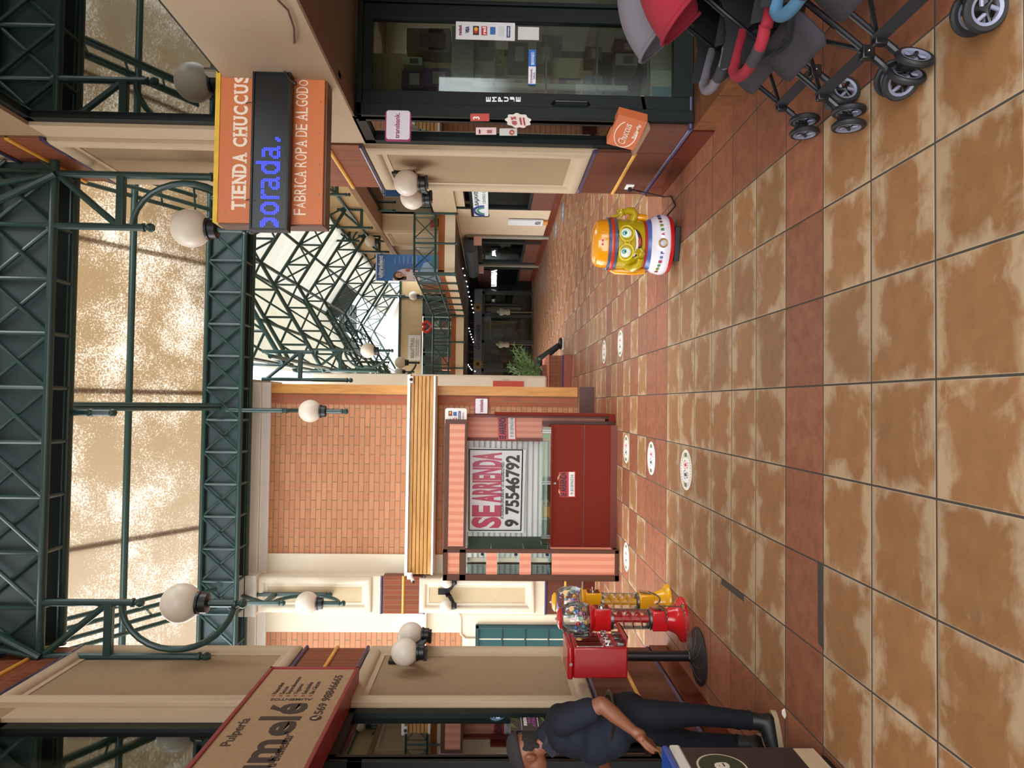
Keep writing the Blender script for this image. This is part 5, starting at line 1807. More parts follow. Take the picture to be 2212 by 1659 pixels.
def spiral_machine(label, c, hexcol, base_r):
    """local: front with the coin slot faces +x"""
    M = mat(hexcol, 0.22, coat=0.3)
    t = thing('gumball_machine', label, 'gumball machine', c, 'capsule machines by the left pier', world=False)
    part('flared_base', flared(MB(), 0, base_r, .085, .15), M, t)
    part('lower_block', MB().box((-.08, -.085, .14), (.085, .085, .275)), M, t, bevel=0.012)
    part('chute_flap', MB().quadbox([(.085, -.06, .17), (.085, .06, .17), (.10, .06, .27), (.10, -.06, .27)], (.004, 0, 0)), PLASTIC, t)
    part('lower_ring', MB().lathe([(.088, .275), (.088, .292), (.08, .295)], (0, 0, 0), 28), STEEL, t)
    part('core', MB().lathe([(.032, .29), (.028, .40), (.028, .55), (.05, .60)], (0, 0, 0), 16), M, t)
    sp = MB()
    rows = []
    for k in range(73):
        a = 2 * pi * k / 22
        z = .305 + .25 * k / 72
        rows.append([(.028 * cos(a), .028 * sin(a), z + .012), (.076 * cos(a), .076 * sin(a), z)])
    sp.grid(rows)
    o = part('spiral_track', sp, M, t)
    o.modifiers.new('thick', 'SOLIDIFY').thickness = .004
    part('clear_tube', MB().lathe([(.082, .295), (.082, .61)], (0, 0, 0), 32), PLASTIC, t)
    part('upper_ring', MB().lathe([(.088, .60), (.088, .622), (.08, .625)], (0, 0, 0), 28), STEEL, t)
    part('head_block', MB().box((-.08, -.085, .62), (.095, .085, .76)).lathe([(.09, .75), (.125, .79), (.125, .80)], (0, 0, 0), 28), M, t, bevel=0.008)
    part('coin_plate', MB().box((.095, -.055, .635), (.10, .055, .745)), CHROME if hexcol[0] == 'c' else mat('5a2416', 0.3), t)
    part('coin_knob', MB().lathe([(.028, 0), (.028, .012), (.02, .016)], (.10, 0, .69), 20, (1, 0, 0)).box((.115, -.03, .684), (.135, .03, .696)), CHROME, t)
    part('globe', MB().lathe([(.118, .80), (.135, .84), (.143, .90), (.135, .96), (.11, 1.01), (.075, 1.035)], (0, 0, 0), 36), PLASTIC, t)
    part('lid', MB().lathe([(.082, 1.03), (.085, 1.045), (.06, 1.062), (.001, 1.07)], (0, 0, 0), 28), M, t)
    part('lid_screw', MB().ball((0, 0, 1.075), .01, 10, 6), CHROME, t)
    q = Matrix.Rotation(RAD(-40), 4, 'Z')
    part('price_sticker', MB().disc((.145, 0, .955), (0, .025, 0), (-.007, 0, .02), 16).xf(q), mat('e8b878', 0.5), t)
    return t


YELM = (-1.80, 6.42, 0)
REDM = (-1.80, 5.92, 0)
spiral_machine('yellow spiral gumball machine, farthest of the three by the left pier', YELM, 'e2a416', .165)
spiral_machine('red spiral gumball machine between the yellow one and the red box one', REDM, 'c2191f', .185)
CAPS = [('purple', '6b3f8a'), ('pink', 'cf7f9a'), ('blue', '3b6fae'), ('red', 'c0252f'), ('pale green', '9dcba8'), ('lilac', 'a88ac6'), ('teal', '5f9aa0'), ('yellow', 'd8a83a')]
for (mx, my, mz), nm, seed in ((YELM, 'yellow', 3), (REDM, 'red', 9)):
    rr = random.Random(seed)
    pts = []
    tries = 0
    while len(pts) < 26 and tries < 9000:
        tries += 1
        a, r_ = rr.uniform(0, 2 * pi), 0.108 * math.sqrt(rr.random())
        z = .825 + .108 * rr.random() ** 1.3
        q = V((r_ * cos(a), r_ * sin(a), z))
        if math.hypot(r_, z - .90) > .112:
            continue
        if all((q - p_).length > .036 for p_ in pts):
            pts.append(q)
    protos = {}
    for k, q in enumerate(pts):
        cn, cc = CAPS[(k * 5 + seed) % len(CAPS)]
        loc = V((mx, my, mz)) + q
        if cn not in protos:
            t = thing('toy_capsule', '%s toy capsule inside the globe of the %s gumball machine' % (cn, nm), 'capsule', loc, 'capsules in the %s machine' % nm, world=False)
            part('capsule', MB().ball((0, 0, 0), .019, 12, 8), mat(cc, 0.15, coat=0.4), t)
            part('seam', MB().lathe([(.0192, -.001), (.0196, 0), (.0192, .001)], (0, 0, 0), 14), mat('d8d4d8', 0.3), t)
            protos[cn] = t
        else:
            dup(protos[cn], loc)

# red box machine on a black pole
BM = (-1.94, 5.45, 0)
t = thing('gumball_machine', 'red box gumball machine on a black pole with three coin slots', 'gumball machine', BM, 'capsule machines by the left pier', world=False)
REDP = mat('a3141b', 0.22, coat=0.3)
BASEM = mat('232120', 0.5, grain=0.1)
m = MB().lathe([(.215, 0), (.218, .012), (.205, .022), (.12, .045), (.06, .06), (.045, .075)], (0, 0, 0), 48)
part('round_base', m, BASEM, t)
gv = MB()
for k in range(8):
    a0 = 2 * pi * k / 8
    gv.tube([((.06 + .14 * s) * cos(a0 + .8 * s), (.06 + .14 * s) * sin(a0 + .8 * s), .062 - .034 * s) for s in (0, .25, .5, .75, 1)], .002, 5)
part('base_grooves', gv, mat('55504c', 0.5), t)
part('pole', MB().lathe([(.04, .05), (.04, .60)], (0, 0, 0), 20), mat('141313', 0.3), t)
part('cabinet', MB().box((-.11, -.17, .59), (.12, .17, 1.0)), REDP, t, bevel=0.012)
part('lid', MB().quadbox([(-.12, -.18, 1.0), (.13, -.18, 1.0), (.13, .18, 1.0), (-.12, .18, 1.0)], (0, 0, .045)), REDP, t, bevel=0.018)
part('tray', MB().quadbox([(.12, -.17, .60), (.20, -.17, .59), (.20, .17, .59), (.12, .17, .60)], (0, 0, .008)).quadbox([(.19, -.17, .59), (.2, -.17, .59), (.2, .17, .59), (.19, .17, .59)], (0, 0, .035)), REDP, t)
for k in range(3):
    y = -.11 + .11 * k
    part('window', MB().box((.12, y - .046, .78), (.127, y + .046, .965)), m_glass('machine window', (.5, .45, .42), .5) if k == 0 else bpy.data.materials['machine window'], t)
    part('window_trim', MB().box((.12, y - .048, .965), (.13, y + .048, .972)).box((.12, y - .048, .776), (.13, y + .048, .783)), CHROME, t)
    part('coin_plate', MB().box((.12, y - .03, .69), (.128, y + .03, .755)), CHROME, t, bevel=0.002)
    part('coin_knob', MB().lathe([(.02, 0), (.02, .012)], (.128, y, .73), 16, (1, 0, 0)).box((.138, y - .006, .715), (.158, y + .006, .755)), CHROME, t)
    part('chute_door', MB().box((.12, y - .028, .615), (.145, y + .028, .665)), STEEL, t, bevel=0.003)
part('price_sticker', MB().disc((.129, -.01, .94), (0, .03, 0), (0, 0, .022), 18), mat('d9b05f', 0.5), t)
part('lid_lock', MB().lathe([(.012, 0), (.012, .006)], (0, -.182, 1.02), 12, (0, -1, 0)), STEEL, t)


def chain(path, pitch=.018):
    path = [V(p) for p in path]
    m = MB()
    d = 0
    k = 0
    for a, b in zip(path[:-1], path[1:]):
        L = (b - a).length
        u = (b - a).normalized()
        e = u.orthogonal().normalized()
        f = u.cross(e)
        while d < L:
            c = a + u * d
            w_ = e if k % 2 else f
            m.tube([c + u * (.013 * cos(2 * pi * j / 8)) + w_ * (.007 * sin(2 * pi * j / 8)) for j in range(8)], .0022, 5, closed=True)
            d += pitch
            k += 1
        d -= L
    return m


def sag(p, q, s, n=7):
    p, q = V(p), V(q)
    return [p.lerp(q, k / n) - Z_ * (s * 4 * (k / n) * (1 - k / n)) for k in range(n + 1)]


R0 = V(REDM)
path = [R0 + V((.1, .09, .2)), R0 + V((.105, -.095, .17)), R0 + V((.0, -.10, .16))]
path = sag(V(YELM) + V((.09, .02, .17)), R0 + V((.10, .09, .2)), .06) + path[1:]
p2 = sag(R0 + V((.11, .0, .2)), R0 + V((.16, -.19, .07)), .01) + sag(R0 + V((.17, -.2, .06)), V(BM) + V((.045, .02, .09)), .02) + [V(BM) + V((.046, -.03, .085)), V(BM) + V((0, -.046, .085))]
m = chain(path)
q = chain(p2)
m.add(q.v, q.f)
t = thing('chain', 'steel chain with a padlock tying the three gumball machines together', 'chain', R0 + V((.16, -.19, .05)))
part('links', m, mat('6d675e', 0.35, 0.8), t)
lk = R0 + V((.165, -.2, .055))
part('padlock', MB().box(lk + V((-.015, -.02, -.012)), lk + V((.015, .02, .012))), mat('9c7f4a', 0.35, 0.7), t, bevel=0.003)

# ---------------------------------------------------------------- kiddie ride with a smiling face
YT = 6.15
TC = V((1.455, YT + .1, 0))
k_ = thing('kiddie_ride', 'yellow kiddie ride with a smiling face, glasses and orange cap on a white base', 'ride', (TC.x, TC.y, 0))
TY = mat('b39a10', 0.2, coat=0.4)
TO = mat('e0930c', 0.2, coat=0.4)
ROT = Matrix.Translation(TC) @ Matrix.Rotation(RAD(-9), 4, 'Z')


def K(mb):
    return mb.xf(ROT)


part('black_foot', K(MB().box((-.15, -.18, 0), (.15, .2, .05))), BLACK, k_, bevel=0.006)
ov = MB()
for r_, z in ((1.0, .05), (1.0, .07), (.97, .075)):
    pass
def oval(prof, ax=.27, ay=.24, n=40, cy=0):
    m = MB()
    vs, fs = [], []
    for r_, z in prof:
        for k in range(n):
            a = 2 * pi * k / n
            vs.append((ax * r_ * cos(a), cy + ay * r_ * sin(a), z))
    for i in range(len(prof) - 1):
        for k in range(n):
            l = (k + 1) % n
            fs.append((i * n + k, i * n + l, (i + 1) * n + l, (i + 1) * n + k))
    fs += [list(range(n))[::-1], [(len(prof) - 1) * n + k for k in range(n)]]
    return m.add(vs, fs)


part('red_rim', K(oval([(.90, .055), (.93, .06), (.965, .085), (.95, .10)])), mat('b0151c', 0.25, coat=0.4), k_)
part('white_base', K(oval([(.93, .085), (.99, .11), (1.0, .15), (.93, .215), (.80, .25), (.5, .25)])), mat('e2dce4', 0.2, coat=0.4), k_)
part('body', K(oval([(.60, .25), (.66, .30), (.69, .40), (.70, .52), (.69, .56)], .315, .27)), TY, k_)
part('red_wave_band', K(oval([(.60, .245), (.665, .285), (.68, .31)], .315, .27)), mat('a5322c', 0.3), k_)
part('blue_skirt', K(oval([(.72, .235), (.70, .26), (.655, .285), (.6, .285)], .315, .27)), mat('4a5f9c', 0.3), k_)
part('cap_band', K(oval([(.72, .545), (.745, .55), (.745, .625), (.70, .63)], .315, .27)), mat('5d6684', 0.2, 0.4), k_)
part('cap_stripe', K(oval([(.75, .575), (.757, .58), (.757, .598), (.75, .603)], .315, .27)), mat('c03418', 0.3), k_)
part('cap', K(oval([(.69, .62), (.68, .68), (.64, .72), (.52, .745), (.3, .757), (.01, .76)], .315, .27)), TO, k_)
FY = -.168
BX, BY = .315, .27


def fpt(x, z, o=0.0):
    """point on the front of the body"""
    yy = -BY * .70 * math.sqrt(max(0, 1 - (x / (BX * .70)) ** 2))
    return V((x, yy - o, z))


for s in (-1, 1):
    x = .08 * s
    part('eye', K(MB().ball(fpt(x, .48) + V((0, .012, 0)), (.049, .03, .054), 18, 12)), mat('e6efe2', 0.15), k_)
    part('iris', K(MB().ball(fpt(x, .487) + V((.004 * s * 0 + .002, -.006, 0)), (.028, .013, .030), 16, 10)), mat('5aa5a2', 0.15), k_)
    part('pupil', K(MB().ball(fpt(x, .487) + V((.003, -.013, 0)), (.012, .007, .013), 14, 8)), BLACK, k_)
    part('glasses_rim', K(MB().tube([fpt(x + .068 * cos(a), .475 + .062 * sin(a), .02) for a in (2 * pi * j / 22 for j in range(22))], .008, 8, closed=True)), mat('dcc63a', 0.2), k_)
    part('eyebrow', K(MB().tube([fpt(x + .022 * s * 0 + .024 * cos(a), .547 - .012 + .011 * sin(a), .004) for a in (RAD(20 + 35 * j) for j in range(5))], [.004, .008, .009, .008, .004], 8)), mat('1c1712', 0.4), k_)
part('glasses_bridge', K(MB().tube([fpt(-.016, .487, .022), fpt(0, .494, .026), fpt(.016, .487, .022)], .007, 8)), mat('dcc63a', 0.2), k_)
part('nose', K(MB().ball(fpt(0, .45, .004), (.02, .02, .016), 14, 10)), TY, k_)
mo, te, to = [], [], []
mouth = [(x / 10 * .13, .405 - .012 * (1 - abs(x) / 10) ** .5 + .018 * (abs(x) / 10) ** 2) for x in range(-10, 11)]
low = [(x / 10 * .13, .424 - .088 * math.sqrt(max(0, 1 - (x / 10) ** 2))) for x in range(-10, 11)]
def face_patch(top, bot, o):
    rows = []
    for j in range(5):
        rows.append([fpt(a[0], a[1] + (b[1] - a[1]) * j / 4, o) for a, b in zip(top, bot)])
    return MB().grid(rows)


part('mouth', K(face_patch(mouth, low, .003)), mat('331009', 0.4), k_)
part('teeth', K(face_patch([(a * .9, b - .002) for a, b in mouth], [(a * .9, b - .024) for a, b in mouth], .006)), mat('e5e2d8', 0.25), k_)
part('tongue', K(MB().ball(fpt(.01, .358, -.005), (.045, .02, .02), 16, 10)), mat('a5331c', 0.25), k_)
# arms: one raised with a pointing finger, the other with the hand at the mouth
def hand(mb, c, fing, r=.011):
    for f in fing:
        mb.cone(V(c) + V(f[0]), V(c) + V(f[1]), r, r * .85, 8)
    return mb


ra = MB()
ra.tube([(.205, -.03, .40), (.26, -.05, .385), (.287, -.06, .41), (.287, -.07, .455), (.27, -.08, .49)], [.034, .036, .035, .031, .027], 14)
ra.ball((.27, -.085, .515), (.032, .026, .032), 14, 10)
hand(ra, (.27, -.085, .515), [((-.025, -.005, .02), (-.035, -.01, .075)), ((.0, -.02, .025), (.012, -.028, .035)), ((.014, -.02, .015), (.026, -.026, .024)), ((.02, -.018, .002), (.032, -.02, .012)), ((-.02, -.02, -.005), (-.045, -.02, .015))])
part('pointing_arm', K(ra), TY, k_)
la = MB()
la.tube([(-.205, -.06, .44), (-.22, -.13, .40), (-.185, -.19, .355), (-.135, -.22, .35)], [.034, .036, .032, .026], 14)
la.ball((-.10, -.225, .355), (.034, .024, .036), 14, 10)
hand(la, (-.10, -.228, .355), [((.0, -.012, .02), (.015, -.018, .052)), ((.016, -.012, .014), (.034, -.018, .04)), ((.022, -.012, 0), (.042, -.016, .022)), ((.024, -.012, -.012), (.044, -.014, .004)), ((-.02, -.01, .02), (-.035, -.012, .05))])
part('mouth_arm', K(la), TY, k_)
for s, l in ((-1, .30), (1, .14)):
    a = [(.235 * s, .0, .27), (.242 * s, .0, .38), (.238 * s, .02, .29 + l * .8), (.21 * s, .05, .29 + l)]
    part('seat_side', K(MB().tube(a, [.03, .034, .034, .024], 12)), TO, k_)
part('coin_ring', K(MB().tube([(.035 * cos(a), -.243 - .0, .165 + .035 * sin(a)) for a in (2 * pi * j / 24 for j in range(24))], .007, 8, closed=True)), mat('a9803a', 0.3, 0.5), k_)
part('coin_button', K(MB().ball((0, -.235, .165), (.026, .012, .026), 16, 8)), mat('c6c2ce', 0.2), k_)
cols = ['3a3f8c', '3a5fae', 'a03a5a', '3f8a4a', '7a8a2a', '8a4a2a', '4a2a5a', '2a3a7a']
for s in (-1, 1):
    for j in range(6):
        a = RAD(-90 + s * (17 + 9.2 * j))
        p = V((.27 * 1.0 * cos(a), .24 * 1.0 * sin(a), .165 + .004 * j))
        ex = V((-.27 * sin(a), .24 * cos(a), 0)).normalized()
        body = ('nuoloP' if s < 0 else 'Awesom')[5 - j] if s < 0 else 'Anuoln'[j]
        part('base_letter', K(MB().text(body, p + V((0, 0, -.014)) - ex * .013, ex, Z_, .022, .03, weight=0.04, depth=.004)), mat(cols[j + (2 if s > 0 else 0)], 0.3), k_)
part('cap_mark', K(MB().text('H', (-.025, -.172, .675), X_, Z_, .05, .018, weight=0.05, depth=.012)), mat('b52a6a', 0.4), k_)
cbl = MB()
sock = aX(1360, 402, XR - .03)
pts = [sock + V((-.03, 0, -.02)), sock + V((-.04, .02, -.09)), aX(1385, 414, XR - .06), V((2.0, 6.6, .02)), V((1.93, 6.35, .012)), V((1.8, 6.2, .01)), TC + V((.27, .02, .07))]
cbl.tube(pts, .007, 8)
part('mains_cable', cbl, BLACK, k_)
so = thing('wall_socket', 'white wall socket with a black plug low on the right brick base', 'socket', sock)
part('plate', MB().box((XR - .03, sock.y - .06, sock.z - .035), (XR - .045, sock.y + .06, sock.z + .04)), WHITE, so, bevel=0.004)
part('plug', MB().box((XR - .045, sock.y - .015, sock.z - .02), (XR - .085, sock.y + .02, sock.z + .015)), BLACK, so, bevel=0.004)


# ---------------------------------------------------------------- pushchairs
TUBE = mat('1b1c20', 0.3, 0.3)
TYRE = mat('17171a', 0.55)
RIM = mat('77778a', 0.35)
CLOTH = mat('332f35', 0.9, bump=0.2, gscale=300)
DCLOTH = mat('17171a', 0.9)


def pushchair(label, loc, accent, acc_name, swing, canopy=True):
    """local: front wheels at x = 0, front faces -x"""
    A = mat(accent, 0.9, bump=0.25, gscale=320)
    t = thing('pushchair', label, 'pushchair', loc, 'umbrella pushchairs along the right shop step', world=False)
    WY = .185
    for s, sw in ((-1, swing[0]), (1, swing[1])):
        y = WY * s
        part('front_leg', MB().tube([(.02, y, .13), (.05, y, .175), (.42, y, .64), (.70, y * .92, .985), (.74, y * .92, 1.03), (.80, y * .92, 1.03)], .0125, 10), TUBE, t)
        part('rear_leg', MB().tube([(.33, y, .53), (.66, y, .10)], .011, 10), TUBE, t)
        part('fork', MB().tube([(.05, y, .175), (.0, y, .115), (-.03, y, .105), (-.045, y, .10)], .014, 8).lathe([(.02, .06), (.02, .115)], (-.045, y, 0), 12), TUBE, t)
        jn = MB().box((.03, y - .016, .165), (.085, y + .016, .215))
        part('joint', jn, BLACK, t, bevel=0.006)
        part('rivet', MB().ball((.06, y - .017, .19), .006, 8, 6), CHROME, t)
        R = Matrix.Translation((-.045, y, .072)) @ Matrix.Rotation(RAD(sw), 4, 'Z')
        for q in (-1, 1):
            o = R @ Matrix.Translation((.0, .033 * q, 0))
            w_ = part('wheel', MB().lathe([(.052, -.011), (.066, -.012), (.072, -.005), (.072, .005), (.066, .012), (.052, .011), (.052, -.011)], (0, 0, 0), 28, (0, 1, 0), cap=False).xf(o), TYRE, t)
            rm = MB()
            rm.lathe([(.042, -.008), (.0525, -.0125), (.0525, .0125), (.042, .008), (.042, -.008)], (0, 0, 0), 28, (0, 1, 0), cap=False)
            for j in range(3):
                a = RAD(30 + 120 * j)
                rm.tube([(.012 * cos(a + 1.05), 0, .012 * sin(a + 1.05)), (.044 * cos(a), 0, .044 * sin(a))], .007, 8)
            part('rim', rm.xf(o), RIM, w_)
            spk = MB()
            for j in range(3):
                a = RAD(90 + 120 * j)
                spk.tube([(0, 0, 0), (.022 * cos(a), 0, .022 * sin(a)), (.042 * cos(a), 0, .042 * sin(a))], [.013, .007, .010], 8)
            part('spokes', spk.xf(o), BLACK, w_)
        part('axle', MB().tube([(0, -.03, 0), (0, .03, 0)], .012, 8).xf(R), BLACK, t)
        for q in (-1, 1):
            w_ = part('rear_wheel', MB().lathe([(.04, -.011), (.066, -.012), (.072, 0), (.066, .012), (.04, .011)], (.665, y + .03 * q, .072), 24, (0, 1, 0)), TYRE, t)
    part('cross_strap', MB().box((.055, -WY, .165), (.062, WY, .225)), mat('26262a', 0.7), t)
    part('rear_strap', MB().box((.60, -WY, .16), (.607, WY, .20)), mat('26262a', 0.7), t)
    part('brace', MB().tube([(.07, -WY, .2), (.36, WY, .50)], .009, 8), TUBE, t)
    part('brace', MB().tube([(.07, WY, .2), (.36, -WY, .50)], .009, 8), TUBE, t)
    # seat sling and back
    prof = [(.17, .44), (.26, .39), (.40, .36), (.50, .38), (.58, .50), (.66, .72), (.71, .90)]
    rows = [[(x + .01 * abs(v), v * WY * .95, z - .03 * (1 - abs(v)) + .05 * abs(v) * (1 if i < 5 else .2)) for v in (-1, -.6, -.2, .2, .6, 1)] for i, (x, z) in enumerate(prof)]
    o = part('seat', MB().grid(rows), DCLOTH, t)
    o.modifiers.new('thick', 'SOLIDIFY').thickness = .015
    for s in (-1, 1):
        rows = [[(x, s * (WY * .97), z + .03), (x - .06, s * (WY * 1.0), z + .11 + .02 * i), (x - .1 + .03 * i, s * WY * .97, min(z + .26, .95))] for i, (x, z) in enumerate(prof[1:])]
        o = part('side_wing', MB().grid(rows), DCLOTH, t)
        o.modifiers.new('thick', 'SOLIDIFY').thickness = .008
    # leg rest
    lr = [(.24, .475, .9), (.20, .445, 1.0), (.16, .405, 1.02), (.12, .365, 1.0), (.10, .345, .86)]
    o = part('leg_rest', MB().grid([[(x, v * WY * w_, z) for v in (-1, -.5, 0, .5, 1)] for x, z, w_ in lr]), CLOTH, t)
    o.modifiers.new('thick', 'SOLIDIFY').thickness = .012
    # bumper bar
    bar = [(.34, -WY - .01, .545), (.24, -WY - .012, .572), (.15, -WY, .588)]
    for j in range(13):
        a = -pi / 2 - pi * j / 12
        bar.append((.16 + .085 * cos(a), -(.155) * sin(a) * -1 if False else .175 * sin(a) * 1, .59))
    bar += [(.15, WY, .588), (.24, WY + .012, .572), (.34, WY + .01, .545)]
    part('bumper_bar', MB().tube(bar, .024, 14), A, t, label=acc_name + ' padded bumper bar')
    part('bar_sleeve', MB().tube(bar[6:9], .0265, 14), CLOTH, t, label='dark grey sleeve on the bar')
    part('crotch_strap', MB().tube([(.08, 0.0, .575), (.13, 0, .5), (.22, 0, .42)], .02, 8, flat=.2), CLOTH, t)
    if canopy:
        hoops = [((.42, .20, .735), (.20, 0, .945)), ((.47, .205, .75), (.30, 0, 1.02)), ((.54, .205, .77), (.48, 0, 1.075)), ((.60, .20, .79), (.64, 0, 1.04)), ((.66, .18, .80), (.73, 0, .93))]
        rows = []
        for e, top in hoops:
            row = []
            for j in range(17):
                a = pi * j / 16
                y = -cos(a) * e[1]
                k = sin(a) ** .7
                row.append((e[0] + (top[0] - e[0]) * k, y, e[2] + (top[2] - e[2]) * k))
            rows.append(row)
        o = part('canopy', MB().grid(rows), A, t, label=acc_name + ' canopy')
        o.modifiers.new('sub', 'SUBSURF').render_levels = 2
        o.modifiers.new('thick', 'SOLIDIFY').thickness = .006
        part('canopy_lip', MB().tube(rows[0], .009, 8), A, t)
        part('care_tag', MB().box((.40, -.206, .74), (.43, -.199, .76)), mat('8d8692', 0.7), t)
        part('press_stud', MB().ball((.36, -.195, .79), .006, 8, 6), BLACK, t)
    for s in (-1, 1):
        part('handle_grip', MB().tube([(.74, s * WY * .92, 1.03), (.86, s * WY * .92, 1.03)], .018, 10), BLACK, t)
    return t


pushchair('grey pushchair, farthest of the three beside the shop step', (1.47, 3.28, 0), '716b73', 'grey', (12, 90))
pushchair('red pushchair in the middle of the row of three', (1.33, 2.84, 0), '8c1a2a', 'red', (-35, 88))
pushchair('blue pushchair, nearest and mostly cut off by the frame edge', (1.34, 2.38, 0), '44708f', 'blue', (-18, 40))
# ---------------------------------------------------------------- ice cream freezer, man with a cap
fx, fy = -1.655, 3.42
fz = thing('ice_cream_freezer', 'dark printed ice cream freezer with a blue and white lid at the frame edge', 'freezer', (-2.0, 2.9, 0))
FD = mat('2b2223', 0.4, grain=0.08, gscale=5)
part('cabinet', MB().box((-2.3, 2.2, 0.05), (fx, fy, .70)), FD, fz, bevel=0.006)
part('kick', MB().box((-2.27, 2.23, 0), (fx - .03, fy - .03, .05)), BLACK, fz)
part('white_rim', MB().box((-2.31, 2.19, .70), (fx + .01, fy + .01, .755)), mat('d9d6cf', 0.35), fz, bevel=0.012)
part('blue_lid_edge', MB().box((-2.31, 2.19, .757), (fx + .008, fy + .008, .79)), mat('1f4fae', 0.3), fz, bevel=0.012)
wp = MB().quadbox([(fx + .002, fy - .02, .055), (fx + .002, 2.2, .055), (fx + .002, 2.2, .17), (fx + .002, fy - .02, .155)], (.001, 0, 0))
part('wood_print', wp, m_wood('pale printed boards', 'b59a7c', 'cdb595', 0.5, 'y'), fz)
lg = aX(1560, 1657, fx)
m = MB().lathe([(.115, 0), (.115, .002)], (fx + .001, lg.y, lg.z), 36, (1, 0, 0))
part('round_badge', m, mat('c9b99a', 0.5), fz)
part('badge_centre', MB().lathe([(.105, .002), (.105, .003)], (fx + .001, lg.y, lg.z), 36, (1, 0, 0)), mat('2a3528', 0.5), fz)
part('badge_letter', MB().text('e', (fx + .005, lg.y - .03, lg.z - .035), Y_, Z_, .06, .07, weight=0.03), mat('d9cfbd', 0.5), fz)
for k, (yy, zz, c_) in enumerate(((2.95, .20, '8a2f22'), (3.05, .21, 'd8cdb8'), (3.13, .15, 'b07a34'))):
    part('ice_lolly_print', MB().quadbox([(fx + .003, yy - .03, zz - .07), (fx + .003, yy + .035, zz - .05), (fx + .003, yy + .045, zz + .03), (fx + .003, yy - .01, zz + .03)], (.001, 0, 0)), mat(c_, 0.4), fz)
    part('stick_print', MB().quadbox([(fx + .003, yy + .01, zz + .03), (fx + .003, yy + .02, zz + .03), (fx + .003, yy + .07, zz + .11), (fx + .003, yy + .06, zz + .115)], (.001, 0, 0)), mat('cfae82', 0.6), fz)

MY0 = 4.08


def mp(x, y, Y=MY0):
    return aY(x, y, Y)


def fuse(name, mb, m, parent, voxel=.012, it=4, label=None):
    o = part(name, mb, m, parent, label, smooth=0)
    r = o.modifiers.new('fuse', 'REMESH')
    r.mode = 'VOXEL'
    r.voxel_size = voxel
    r.use_smooth_shade = True
    s_ = o.modifiers.new('soft', 'SMOOTH')
    s_.factor = .5
    s_.iterations = it
    return o


SKIN = mat('7d4a31', 0.5, grain=0.12, gscale=60)
SHIRT = m_stucco('navy polo cloth', '20222c', 60, 0.15, 0.85)
JEANS = m_stucco('dark blue jeans', '191b22', 90, 0.2, 0.85)
man = thing('person', 'man in a dark cap, navy polo and dark jeans looking down by the freezer', 'person', (-1.86, MY0, 0))
NEAR, FAR = 3.97, 4.22
# trousers
tr = MB()
hipn, hipf = mp(1352, 1545, 4.03), mp(1352, 1560, 4.17)
kn, kf = mp(1508, 1544, 3.99), mp(1490, 1602, 4.18)
an, af = mp(1632, 1556, 3.98), mp(1606, 1606, 4.18)
tr.cone(hipn, kn, .098, .060).cone(kn, an + V((0, 0, .04)), .060, .050)
tr.cone(hipf, kf, .098, .060).cone(kf, af + V((0, 0, .04)), .060, .048)
tr.ball((hipn + hipf) / 2 + V((.0, 0, .03)), (.135, .165, .13), 18, 12)
tr.ball((hipn + hipf) / 2 + V((.03, 0, -.02)), (.115, .15, .12), 18, 12)
for a_, k_2 in ((an, 0), (af, 1)):
    for j in range(3):
        tr.ball(a_ + V((.004 * (j % 2), 0, .035 + .035 * j)), (.058 - .002 * j, .056, .018), 14, 8)
fuse('jeans', tr, JEANS, man, .011, 3)
# polo
sh = MB()
waist = mp(1322, 1562)
sh.ball(waist + V((-.03, 0, -.0)), (.155, .165, .12), 20, 14)
sh.ball(mp(1285, 1585) + V((0, 0, 0)), (.165, .17, .15), 20, 14)
sh.ball(mp(1238, 1575), (.145, .18, .14), 20, 14)
sh.ball(mp(1210, 1572), (.12, .185, .09), 20, 14)
sh.cone(mp(1215, 1560, 3.93), mp(1215, 1562, 4.22), .075, .075)
neck0 = mp(1182, 1588)
sh.cone(mp(1205, 1578), neck0, .09, .07)
shn, shf = mp(1222, 1556, 3.91), mp(1222, 1590, 4.25)
eln, elf = mp(1300, 1522, 3.84), mp(1300, 1632, 4.30)
sh.cone(shn, shn.lerp(eln, .62), .075, .070).cone(shf, shf.lerp(elf, .62), .072, .066)
fuse('polo_shirt', sh, SHIRT, man, .011, 4)
cl = MB()
cl.tube([neck0 + V((.062 * cos(a), .066 * sin(a), .012 - .022 * cos(a + .2))) for a in (2 * pi * j / 20 for j in range(20))], .016, 8, closed=True)
cl.quadbox([neck0 + V((-.055, -.05, .02)), neck0 + V((-.105, -.045, -.03)), neck0 + V((-.06, -.09, -.055)), neck0 + V((-.0, -.075, .0))], (0, -.006, .004))
part('collar', cl, mat('23252f', 0.85), man)
part('belt', MB().tube([(hipn + hipf) / 2 + V((.135 * cos(a), .17 * sin(a), .105 - .02 * cos(a))) for a in (2 * pi * j / 24 for j in range(24))], .018, 6, closed=True, flat=.5), mat('2e1d16', 0.5), man)
